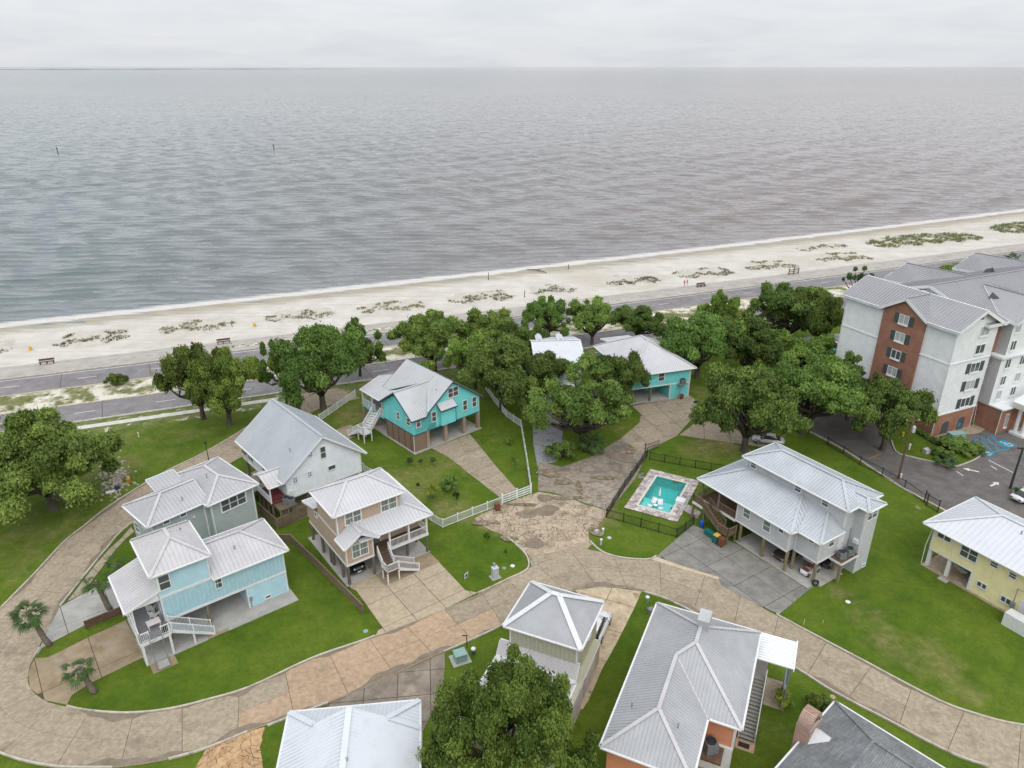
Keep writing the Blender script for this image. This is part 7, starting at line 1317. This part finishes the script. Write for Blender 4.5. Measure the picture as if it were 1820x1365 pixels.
# ------------------------------------------------------------------ small things in the yards and along the street
def box_item(name, label, cat, px, size, mat, rz=0.0, z=0.0, lid=None, group=None, pad=None, world=None):
    p = Vector(world) if world else G(*px); t = thing(name, label, cat, (p.x, p.y, z if not world else p.z), rz, group); w, d, h = size; m = MB()
    m.add([(-w/2, -d/2, 0), (w/2, -d/2, 0), (w/2, d/2, 0), (-w/2, d/2, 0), (-w*.46, -d*.46, h), (w*.46, -d*.46, h), (w*.46, d*.46, h), (-w*.46, d*.46, h)], [(3, 2, 1, 0), (4, 5, 6, 7), (0, 1, 5, 4), (1, 2, 6, 5), (2, 3, 7, 6), (3, 0, 4, 7)]); m.build('body', mat, t)
    m = MB(); m.box(-w*.52, -d*.52, h, w*.52, d*.52, h+.06); m.build('lid', lid or mat, t)
    if pad: m = MB(); m.box(-w*.8, -d*.8, -.02, w*.8, d*.8, .06); m.build('pad', CONC_W, t)
    return t
CAB = plain('grey_cabinet', (.45, .46, .47), .5); GRN = plain('green_cabinet', (.16, .26, .22), .5); TEALP = plain('teal_cabinet', (.22, .34, .32), .5); BRN = plain('brown_bin', (.15, .06, .03), .5); GBIN = plain('green_bin', (.01, .13, .11), .5); YLID = plain('yellow_lid', (.6, .35, .05), .5)
t = box_item('utility_cabinet', 'white utility cabinet with meter on the lawn by the tan house', 'cabinet', (880, 1026), (.7, .6, 1.3), CAB, .5, pad=True); m = MB(); m.tube([(0, .2, 1.3), (0, .2, 1.75)], .14, 10); m.build('meter', STEEL, t)
t = thing('yard_sign', 'small blue and white yard sign beside the tan house driveway', 'sign', G(829, 1031), 1.0); m = MB(); m.box(-.3, -.02, .35, .3, .02, .95); m.build('panel', WHITE, t); m = MB(); m.box(-.2, -.026, .45, .2, -.021, .85); m.build('blue_patch', plain('sign_blue', (.03, .06, .2), .6), t)
for x in (-.25, .25): m = MB(); m.tube([(x, 0, 0), (x, 0, .4)], .015, 5); m.build('stake', STEEL, t)
box_item('transformer_box', 'green transformer box beside the brown-grey driveway', 'cabinet', (818, 1172), (1.15, 1.0, .85), TEALP, .4, pad=True, group='utility cabinets'); box_item('transformer_box', 'larger green switch cabinet behind the hotel hedge', 'cabinet', (1690, 788), (1.3, 1.1, 1.6), TEALP, .2, group='utility cabinets', z=.12); box_item('transformer_box', 'second green switch cabinet nearer the car park', 'cabinet', (1702, 786), (1.3, 1.1, 1.5), TEALP, .2, group='utility cabinets', z=.12); box_item('utility_box', 'low white utility box on the grass island', 'cabinet', (1646, 806), (.9, .7, .6), CAB, .3, z=.12, group='utility cabinets')
def pedestal(label, px, h=.8, mat=None, r=.12, z=0):
    p = G(*px); t = thing('utility_pedestal', label, 'pedestal', (p.x, p.y, z), 0, 'utility pedestals'); m = MB(); m.lathe([(r, 0), (r, h*.8), (r*1.25, h*.8), (r*1.2, h), (r*.4, h*1.04)], 10); m.build('post', mat or CAB, t); m = MB(); m.lathe([(r*1.3, h*.8), (r*1.3, h), (r*.6, h*1.08)], 10); m.build('cap', WHITE, t)
pedestal('white pedestal pair member nearest the black pool fence', (1071.5, 949)); pedestal('white pedestal close to the street kerb by the pool lawn', (1068, 968), .8); pedestal('dark round pedestal beside the green transformer box', (841.5, 1162), .7, plain('dark_green_ped', (.05, .09, .08), .5), .18); pedestal('green pedestal on the lawn tip by the orange house', (1150, 1071), .8, GRN, .16); pedestal('white bollard on the hotel grass island', (1615, 800), .9, WHITE, z=.12); pedestal('white bollard at the foot of the utility pole', (1600, 850), .7, WHITE); pedestal('white marker post on the left lawn near the highway', (247, 777), .8, WHITE, .08)
box_item('meter_box', 'grey and blue water meter box on the pool lawn', 'meter box', (1060, 949), (.45, .3, .5), CAB, .5, z=.0); box_item('irrigation_box', 'small grey box on the lawn left of the orange roof', 'box', (1156, 1089), (.6, .5, .5), AC, .4)
for px, lab, mt in (((911, 1006), 'white round utility lid in the lawn by the street corner', WHITE), ((896, 1010), 'green utility lid in the lawn by the white cabinet', GRN), ((650, 1122), 'green utility lid in the lawn at the tan house driveway', TEALP), ((1083, 956), 'pale lid in the pool lawn', CAB), ((1507, 1070), 'white lid on the right lawn', WHITE), ((1480, 1239), 'tan round cover near the shingled roof', CONC_P)):
    p = G(*px); t = thing('ground_lid', lab, 'lid', (p.x, p.y, 0), .4, 'ground lids'); m = MB(); m.lathe([(.26, -.02), (.26, .05), (.2, .06)], 12); m.build('cover', mt, t)
t = thing('lamp_post', 'black lamp post by the curving street on the left', 'lamp post', G(371, 818)); m = MB(); m.tube([(0, 0, 0), (0, 0, .5), (0, 0, 2.6)], [.09, .06, .045], 8); m.build('pole', DARK, t); m = MB(); m.lathe([(.05, 2.6), (.16, 2.7), (.19, 3.0), (.06, 3.15), (.02, 3.25)], 8); m.build('lantern', DARK, t)
t = thing('mailbox_post', 'black post at the kerb beside the green transformer box', 'post', G(830, 1150)); m = MB(); m.tube([(0, 0, 0), (0, 0, 1.5)], .05, 8); m.build('post', DARK, t); m = MB(); m.box(-.45, -.03, 1.4, .05, .03, 1.5); m.build('arm', DARK, t)
def hydrant(label, px, z, mat):
    p = G(*px); t = thing('fire_hydrant', label, 'hydrant', (p.x, p.y, z)); m = MB(); m.lathe([(.16, 0), (.16, .05), (.11, .07), (.11, .5), (.15, .52), (.13, .62), (.04, .7)], 10); m.build('barrel', mat, t); m = MB(); m.tube([(-.2, 0, .4), (.2, 0, .4)], .05, 8); m.build('nozzles', mat, t)
hydrant('yellow fire hydrant on the hotel island', (1604, 776), .12, plain('hydrant_yellow', (.6, .38, .04), .5))
def bin_(label, px, c, lid=None, world=None, rz=.3, s=1.0):
    t = box_item('wheeled_bin', label, 'bin', px, (.62*s, .7*s, 1.0*s), c, rz, lid=lid, group='wheeled bins', world=world)
    for x in (-.25, .25): m = MB(); m.tube([(x-.04, -.36*s, .1), (x+.04, -.36*s, .1)], .1, 8); m.build('wheel', BLACK, t)
bin_('brown bin standing by the white driveway gate', (884, 906), BRN); bin_('brown bin at the foot of the brown deck stairs', None, BRN, world=Hg.world(6.2, -1.9, .06), rz=-.9); bin_('green bin with yellow lid beside the brown deck stairs', None, GBIN, YLID, Hg.world(5.4, -1.9, .06), -.9)
box_item('storage_tub', 'teal storage tub against the brown deck stairs', 'tub', None, (1.5, .6, .6), GBIN, Hg.y, world=Hg.world(4.2, -1.6, .06)); 
t = thing('barrel', 'blue plastic barrel by the pool deck post', 'barrel', Hg.world(2.3, -1.1, .06)); m = MB(); m.lathe([(.26, 0), (.29, .1), (.3, .45), (.29, .8), (.25, .88)], 14); m.build('drum', plain('blue_plastic', (.01, .08, .35), .4), t); m = MB(); m.lathe([(.24, .88), (.22, .93)], 14); m.build('lid', plain('blue_lid', (.02, .12, .4), .4), t)
t = thing('planter', 'rust red planter tub against the turquoise store wall', 'planter', F_.world(9.0, -.7, .06)); m = MB(); m.lathe([(.3, 0), (.42, .5), (.45, .75), (.38, .76), (.36, .7)], 14); m.build('tub', plain('rust_red', (.2, .05, .03), .6), t); m = MB(); m.lathe([(.36, .7), (.1, .74)], 14); m.build('soil', DIRT, t)
def tyre(label, p, flat=True):
    t = thing('tyre', label, 'tyre', p); m = MB(); n = 18; k = 8
    for i in range(n):
        for j in range(k):
            a, b = 2*math.pi*i/n, 2*math.pi*j/k; r = .3+.11*math.cos(b); q = (r*math.cos(a), r*math.sin(a), .11+.11*math.sin(b)); m.v.append(q if flat else (q[0], q[2]-.11, q[1]+.41))
            m.f.append([i*k+j, ((i+1) % n)*k+j, ((i+1) % n)*k+(j+1) % k, i*k+(j+1) % k]); m.m.append(0)
    m.build('tread', BLACK, t, True); m = MB()
    if flat: m.lathe([(.2, .08), (.2, .12)], 14)
    else: m.tube([(0, -.04, .41), (0, .04, .41)], .2, 14)
    if not flat: m.build('rim', RIM, t)
tyre('black tyre lying on the forecourt of the turquoise hip-roofed house', G(1237, 716)+Vector((0, 0, .05))); tyre('black wheel leaning at the corner pile of the grey house', Vector(Hg.world(16.75, 1.2, 0)), False)
# rubble and dumped things under the round oak
rg = random.Random(8); m = MB()
for k in range(170):
    c = G(rg.gauss(203, 17), rg.gauss(858, 20)); s_ = rg.uniform(.06, .22); M3 = Matrix.Rotation(rg.uniform(0, 3), 3, 'Z'); m.add([c+M3 @ Vector((x*s_*rg.uniform(.7, 1.3), y*s_*rg.uniform(.7, 1.2), (z+.6)*s_*.5)) for x, y, z in ((-1,-1,-1),(1,-1,-1),(1,1,-1),(-1,1,-1),(-.7,-.7,1),(.7,-.7,1),(.7,.7,1),(-.7,.7,1))], [(3,2,1,0),(4,5,6,7),(0,1,5,4),(1,2,6,5),(2,3,7,6),(3,0,4,7)])
o = m.build('rubble', mk('pale_rubble', (.28, .25, .2), (.48, .44, .38), scale=3, rough=.95)); o['kind'] = 'stuff'; tag(o, 'pale broken stones scattered under the round oak', 'rubble')
box_item('cooler', 'dark blue box dumped among the pale stones', 'box', (209, 869), (.6, .45, .5), plain('dark_blue', (.03, .05, .1), .5), .4); box_item('bucket', 'orange bucket dumped among the pale stones', 'bucket', (229, 857), (.45, .45, .5), plain('orange_plastic', (.5, .2, .03), .5), .1)
t = thing('board', 'white board lying by the stones at the street edge', 'board', G(197, 874), .5); m = MB(); m.box(-.6, -.35, 0, .6, .35, .05); m.build('sheet', WHITE, t)
# utility pole and car park light with wires
def pole(label, base, h, lean, name='utility_pole', mat=WOOD_D):
    b = G(*base); t = thing(name, label, 'pole', b); m = MB(); m.tube([(0, 0, 0), (lean, 0, h)], [.16, .11], 9); m.build('shaft', mat, t); return t, b
t, b = pole('dark wooden utility pole with transformer by the hotel lane', (1596, 852), 9.6, 0.0); m = MB(); m.bar((-.9, 0, 9.0), (.9, 0, 9.0), .1, .12); m.build('crossarm', WOOD_D, t); m = MB(); m.lathe([(.22, 7.3), (.24, 7.4), (.24, 8.1), (.12, 8.25)], 10, (.42, 0, 0)); m.build('transformer', CAB, t)
for x in (-.8, 0, .8): m = MB(); m.lathe([(.05, 9.06), (.07, 9.15), (.03, 9.25)], 8, (x, 0, 0)); m.build('insulator', CAB, t)
def wire(label, p, q, sag):
    m = MB(); pts = [p.lerp(q, k/12)-Vector((0, 0, sag*4*(k/12)*(1-k/12))) for k in range(13)]; m.tube(pts, .018, 4); tag(m.build('wire', DARK), label, 'wire', 'overhead wires')
wire('overhead wire from the utility pole down towards the hotel oak', b+Vector((0, 0, 9.2)), b+Vector((-9, 16, 5.0)), .4); wire('overhead wire from the utility pole to the car park light', b+Vector((0, 0, 9.2)), G(1795, 868)+Vector((0, 0, 6.0)), .8); wire('lower overhead wire from the utility pole to the car park light', b+Vector((0, 0, 7.4)), G(1795, 868)+Vector((0, 0, 5.0)), .9)
t, b2 = pole('slim dark car park light pole at the right edge', (1795, 868), 6.2, 0, 'light_pole', DARK); m = MB(); m.box(-.7, -.12, 6.1, .1, .12, 6.25); m.build('lamp_head', DARK, t)
t = thing('parking_sign', 'blue parking sign at the hotel recess', 'sign', G(1741, 757)); m = MB(); m.tube([(0, 0, 0), (0, 0, 2)], .03, 6); m.build('post', STEEL, t); m = MB(); m.box(-.25, -.03, 1.35, .25, -.01, 2.0); m.build('panel', plain('sign_blue2', (.02, .15, .4), .5), t)
t = thing('parking_sign', 'blue accessible bay sign by the hotel arched door', 'sign', G(1700, 771)+Vector((0, 0, .1))); m = MB(); m.tube([(0, 0, 0), (0, 0, 1.8)], .03, 6); m.build('post', STEEL, t); m = MB(); m.box(-.22, -.03, 1.2, .22, -.01, 1.8); m.build('panel', plain('sign_blue3', (.02, .2, .4), .5), t)
box_item('blue_box', 'small blue and white box sign near the white car', 'sign', (1803, 874), (.5, .2, .8), WHITE, .3, lid=plain('blue_cap', (.02, .2, .4), .5))
for px, lab in (((1428, 1112), 'thin pale survey stake on the right lawn near the kerb'), ((1462, 1108), 'short survey stake on the right lawn')): t = thing('survey_stake', lab, 'stake', G(*px)); m = MB(); m.box(-.03, -.02, 0, .03, .02, .8 if px[0] < 1450 else .4); m.build('stake', plain('pale_stake', (.5, .45, .3), .8), t)
# furniture on the light blue house porch and its cargo lift
def adirondack(label, loc, rz):
    t = thing('porch_chair', label, 'chair', loc, rz, 'white porch chairs'); m = MB(); m.box(-.3, -.3, .32, .3, .3, .37); m.build('seat', WHITE, t); m = MB(); [m.bar((-.25+k*.125, .28, .35), (-.25+k*.125, .5, 1.1), .1, .03) for k in range(5)]; m.build('backrest', WHITE, t)
    for x in (-.33, .33):
        m = MB(); m.box(x-.06, -.35, .55, x+.06, .3, .59); m.build('armrest', WHITE, t)
        for y in (-.3, .25): m = MB(); m.box(x-.03, y-.03, 0, x+.03, y+.03, .55); m.build('leg', WHITE, t)
adirondack('white porch chair, rear of two by the light blue wall', A.world(-5.3, 2.6, 2.62), A.y+2.6); adirondack('white porch chair, front of two by the light blue wall', A.world(-5.3, 1.4, 2.62), A.y+2.3)
t = thing('porch_table', 'white patio table on the light blue house deck', 'table', A.world(-5.7, .0, 2.62), A.y); m = MB(); m.box(-.6, -.45, .68, .6, .45, .73); m.build('table_top', mk('stone_top', (.5, .45, .44), (.6, .56, .55), scale=4), t)
for x in (-.5, .5):
    for y in (-.35, .35): m = MB(); m.box(x-.03, y-.03, 0, x+.03, y+.03, .68); m.build('leg', WHITE, t)
t = thing('cargo_lift', 'grey metal cargo lift frame at the front of the light blue house', 'lift', A.world(-6.0, -2.3, .06), A.y); fm = plain('lift_steel', (.28, .29, .27), .5, .3)
for x in (-.55, .55):
    for y in (-.7, .5): m = MB(); m.tube([(x, y, 0), (x, y, 1.1 if y < 0 else 3.4)], .035, 6); m.build('upright', fm, t)
m = MB()
for z in (.08, 1.05):
    for a, b in (((-.55, -.7), (.55, -.7)), ((.55, -.7), (.55, .5)), ((-.55, .5), (.55, .5)), ((-.55, -.7), (-.55, .5))): m.bar((*a, z), (*b, z), .05, .05)
m.build('cage', fm, t); m = MB(); m.box(-.5, -.65, .02, .5, .45, .07); m.build('platform', CONC_W, t); m = MB(); m.bar((-.55, .5, 3.35), (.55, .5, 3.35), .05, .05); m.bar((-.55, .5, 2.3), (.55, .5, 3.2), .03, .03); m.build('cross_brace', fm, t)
# ------------------------------------------------------------------ seafront
def bench(label, px):
    p = G(*px); t = thing('bench', label, 'bench', (p.x, p.y, .05), .37, 'dark benches on the seawall'); m = MB(); m.box(-1.3, -.25, .42, 1.3, .3, .5); m.build('seat', WOOD_D, t); m = MB(); m.box(-1.3, .28, .6, 1.3, .34, 1.0); m.build('backrest', WOOD_D, t)
    for x in (-1.1, 0, 1.1): m = MB(); m.box(x-.08, -.2, 0, x+.08, .3, .42); m.build('leg', WOOD_D, t)
bench('dark bench on the seawall near the left edge', (84, 647)); bench('dark bench on the seawall above the dark oak', (398, 611)); bench('dark bench on the seawall near the beach walkers', (1246, 510))
t = thing('beach_sign', 'dark notice frame with white board where the path meets the beach', 'sign', G(1410, 488)+Vector((0, 0, -.1)), .37)
for x in (-1.6, 0, 1.6): m = MB(); m.box(x-.1, -.1, -.3, x+.1, .1, 1.9 if x else 2.6); m.build('post', WOOD_D, t)
m = MB(); [m.box(-1.7, -.05, z, 1.7, .05, z+.18) for z in (.4, .9, 1.4)]; m.build('rails', WOOD_D, t); m = MB(); m.box(-.2, -.08, 1.7, 1.5, 0, 2.6); m.build('board', CAB, t)
for px, lab in (((55, 623), 'yellow litter barrel on the sand near the left edge'), ((453, 581), 'yellow litter barrel on the sand above the slender tree')):
    t = thing('litter_barrel', lab, 'barrel', G(*px, -.72)+Vector((0, 0, 0)), 0, 'yellow litter barrels'); m = MB(); m.lathe([(.3, 0), (.32, .4), (.3, .8)], 12); m.build('drum', plain('barrel_yellow', (.6, .38, .03), .5), t); m = MB(); m.lathe([(.28, .8), (.14, .9)], 12); m.build('lid', plain('barrel_yellow_lid', (.5, .3, .03), .5), t)
for px, h, lab in (((868, 497), 2.2, 'dark post on the sand near the water'), ((932, 530), 2.2, 'thin post on the sand above the central oaks'), ((1010, 478), 1.6, 'short dark snag at the water line')): t = thing('beach_post', lab, 'post', G(*px, -.85)+Vector((0, 0, -.2))); m = MB(); m.tube([(0, 0, 0), (.08, 0, h)], [.12, .08], 7); m.build('stake', WOOD_D, t)
t = thing('driftwood', 'forked driftwood lying at the water line', 'driftwood', G(955, 482, -.9)+Vector((0, 0, .05))); m = MB(); m.tube([(-3, 1.5, .1), (0, 0, .35), (2.5, -2, .1)], [.08, .2, .08], 7); m.tube([(0, 0, .3), (1.5, 1.2, .5)], [.12, .04], 6); m.build('log', WOOD_G, t)
for px, lab, h in (((103, 272), 'channel marker post far out in the water on the left', 4.6), ((487, 266), 'channel marker post far out in the water, right one of two', 4.3)):
    p = G(*px, SEA_Z); t = thing('channel_marker', lab, 'marker', p+Vector((0, 0, -1))); m = MB(); m.tube([(0, 0, 0), (0, 0, h)], .28, 8); m.build('pile', WOOD_D, t); m = MB(); m.box(-.45, -.4, h-1.0, .45, -.3, h); m.build('panel', WOOD_G, t)
# two people on the seawall walk
def person(label, px, shirt, legs, step, rz):
    p = G(*px, .05); me = bpy.data.meshes.new('person'); J = {'pel': (0, 0, .95, .13), 'chest': (0, 0, 1.32, .15), 'neck': (0, 0, 1.5, .06), 'head': (.01, 0, 1.62, .10), 'crown': (.01, 0, 1.72, .085), 'sl': (0, .19, 1.42, .06), 'el': (-.06, .25, 1.15, .045), 'hl': (.04, .24, .9, .035), 'sr': (0, -.19, 1.42, .06), 'er': (.02, -.25, 1.15, .045), 'hr': (.14, -.23, .93, .035), 'kl': (step*.6, .09, .52, .075), 'al': (step*.3, .09, .1, .05), 'tl': (step*.3+.16, .1, .05, .04), 'kr': (-step*.4, -.09, .5, .075), 'ar': (-step*1.1, -.09, .1, .05), 'tr': (-step*1.1+.16, -.1, .05, .04)}
    ks = list(J); E = [('pel', 'chest'), ('chest', 'neck'), ('neck', 'head'), ('head', 'crown'), ('chest', 'sl'), ('sl', 'el'), ('el', 'hl'), ('chest', 'sr'), ('sr', 'er'), ('er', 'hr'), ('pel', 'kl'), ('kl', 'al'), ('al', 'tl'), ('pel', 'kr'), ('kr', 'ar'), ('ar', 'tr')]
    me.from_pydata([J[k][:3] for k in ks], [(ks.index(a), ks.index(b)) for a, b in E], []); o = link('person', me, None, p, rz); sk = o.modifiers.new('skin', 'SKIN'); 
    bm = bmesh.new(); bm.from_mesh(me); lay = bm.verts.layers.skin.verify()
    for v, k in zip(bm.verts, ks): v[lay].radius = (J[k][3], J[k][3]); v[lay].use_root = (k == 'pel')
    bm.to_mesh(me); bm.free(); o.modifiers.new('sub', 'SUBSURF').levels = 1; o.modifiers['sub'].render_levels = 1
    m = bpy.data.materials.new('person_colours'); m.use_nodes = True; nt, N, L, P = nodes(m); tc = N.new('ShaderNodeTexCoord'); sp = N.new('ShaderNodeSeparateXYZ'); L.new(tc.outputs['Object'], sp.inputs[0]); mr = N.new('ShaderNodeMath'); mr.operation = 'DIVIDE'; mr.inputs[1].default_value = 1.9; L.new(sp.outputs[2], mr.inputs[0]); rp = N.new('ShaderNodeValToRGB'); rp.color_ramp.interpolation = 'CONSTANT'; L.new(mr.outputs[0], rp.inputs[0])
    el = rp.color_ramp.elements; el[0].position = 0; el[0].color = (.35, .2, .14, 1); el[1].position = .27; el[1].color = (*legs, 1)
    for ps, c in ((.5, shirt), (.8, (.35, .2, .14)), (.88, (.03, .02, .015))): e = el.new(ps); e.color = (*c, 1)
    L.new(rp.outputs[0], P.inputs['Base Color']); me.materials.append(m); tag(o, label, 'person', 'people walking on the seawall')
person('person in a pink-red shirt walking on the seawall', (1216, 509), (.65, .06, .1), (.5, .05, .1), .18, .4); person('person in a pale pink top walking beside the red-shirted one', (1221, 508), (.6, .25, .3), (.1, .1, .13), .15, .4)
# hotel pool terrace glimpsed between oak and hotel
structure(sheet('pool_terrace', [(1425, 600), (1500, 592), (1512, 640), (1450, 660)], .03, CONC_G)); structure(sheet('hotel_pool_water', [(1472, 619), (1503, 616), (1505, 652), (1476, 652)], .06, mk('hotel_pool_water', (.02, .42, .36), (.04, .5, .44), scale=1, rough=.15)))
lm = MB(); lm.box(-.95, -.32, .28, .3, .32, .34); lm.bar((.3, 0, .31), (.9, 0, .75), .64, .05)
for x in (-.8, .2):
    for y in (-.28, .28): lm.box(x-.03, y-.03, 0, x+.03, y+.03, .28)
lme = lm.mesh('frame', plain('white_lounger', (.7, .71, .72), .4))
for k in range(9):
    px = (1440+k*6.2, 611-k*.7) if k < 6 else (1476+(k-6)*7, 612+(k-6)*2.2); t = thing('deck_lounger', ['leftmost white sun lounger by the hotel pool', 'second white sun lounger from the left by the hotel pool', 'third white sun lounger from the left by the hotel pool', 'fourth white sun lounger from the left by the hotel pool', 'fifth white sun lounger from the left by the hotel pool', 'last white sun lounger of the back row by the hotel pool', 'white sun lounger at the corner of the hotel pool', 'white sun lounger beside the hotel pool water, middle of three', 'white sun lounger nearest the hotel wall'][k], 'lounger', G(*px)+Vector((0, 0, .03)), 1.9, 'white loungers by the hotel pool'); link('frame', lme, t)
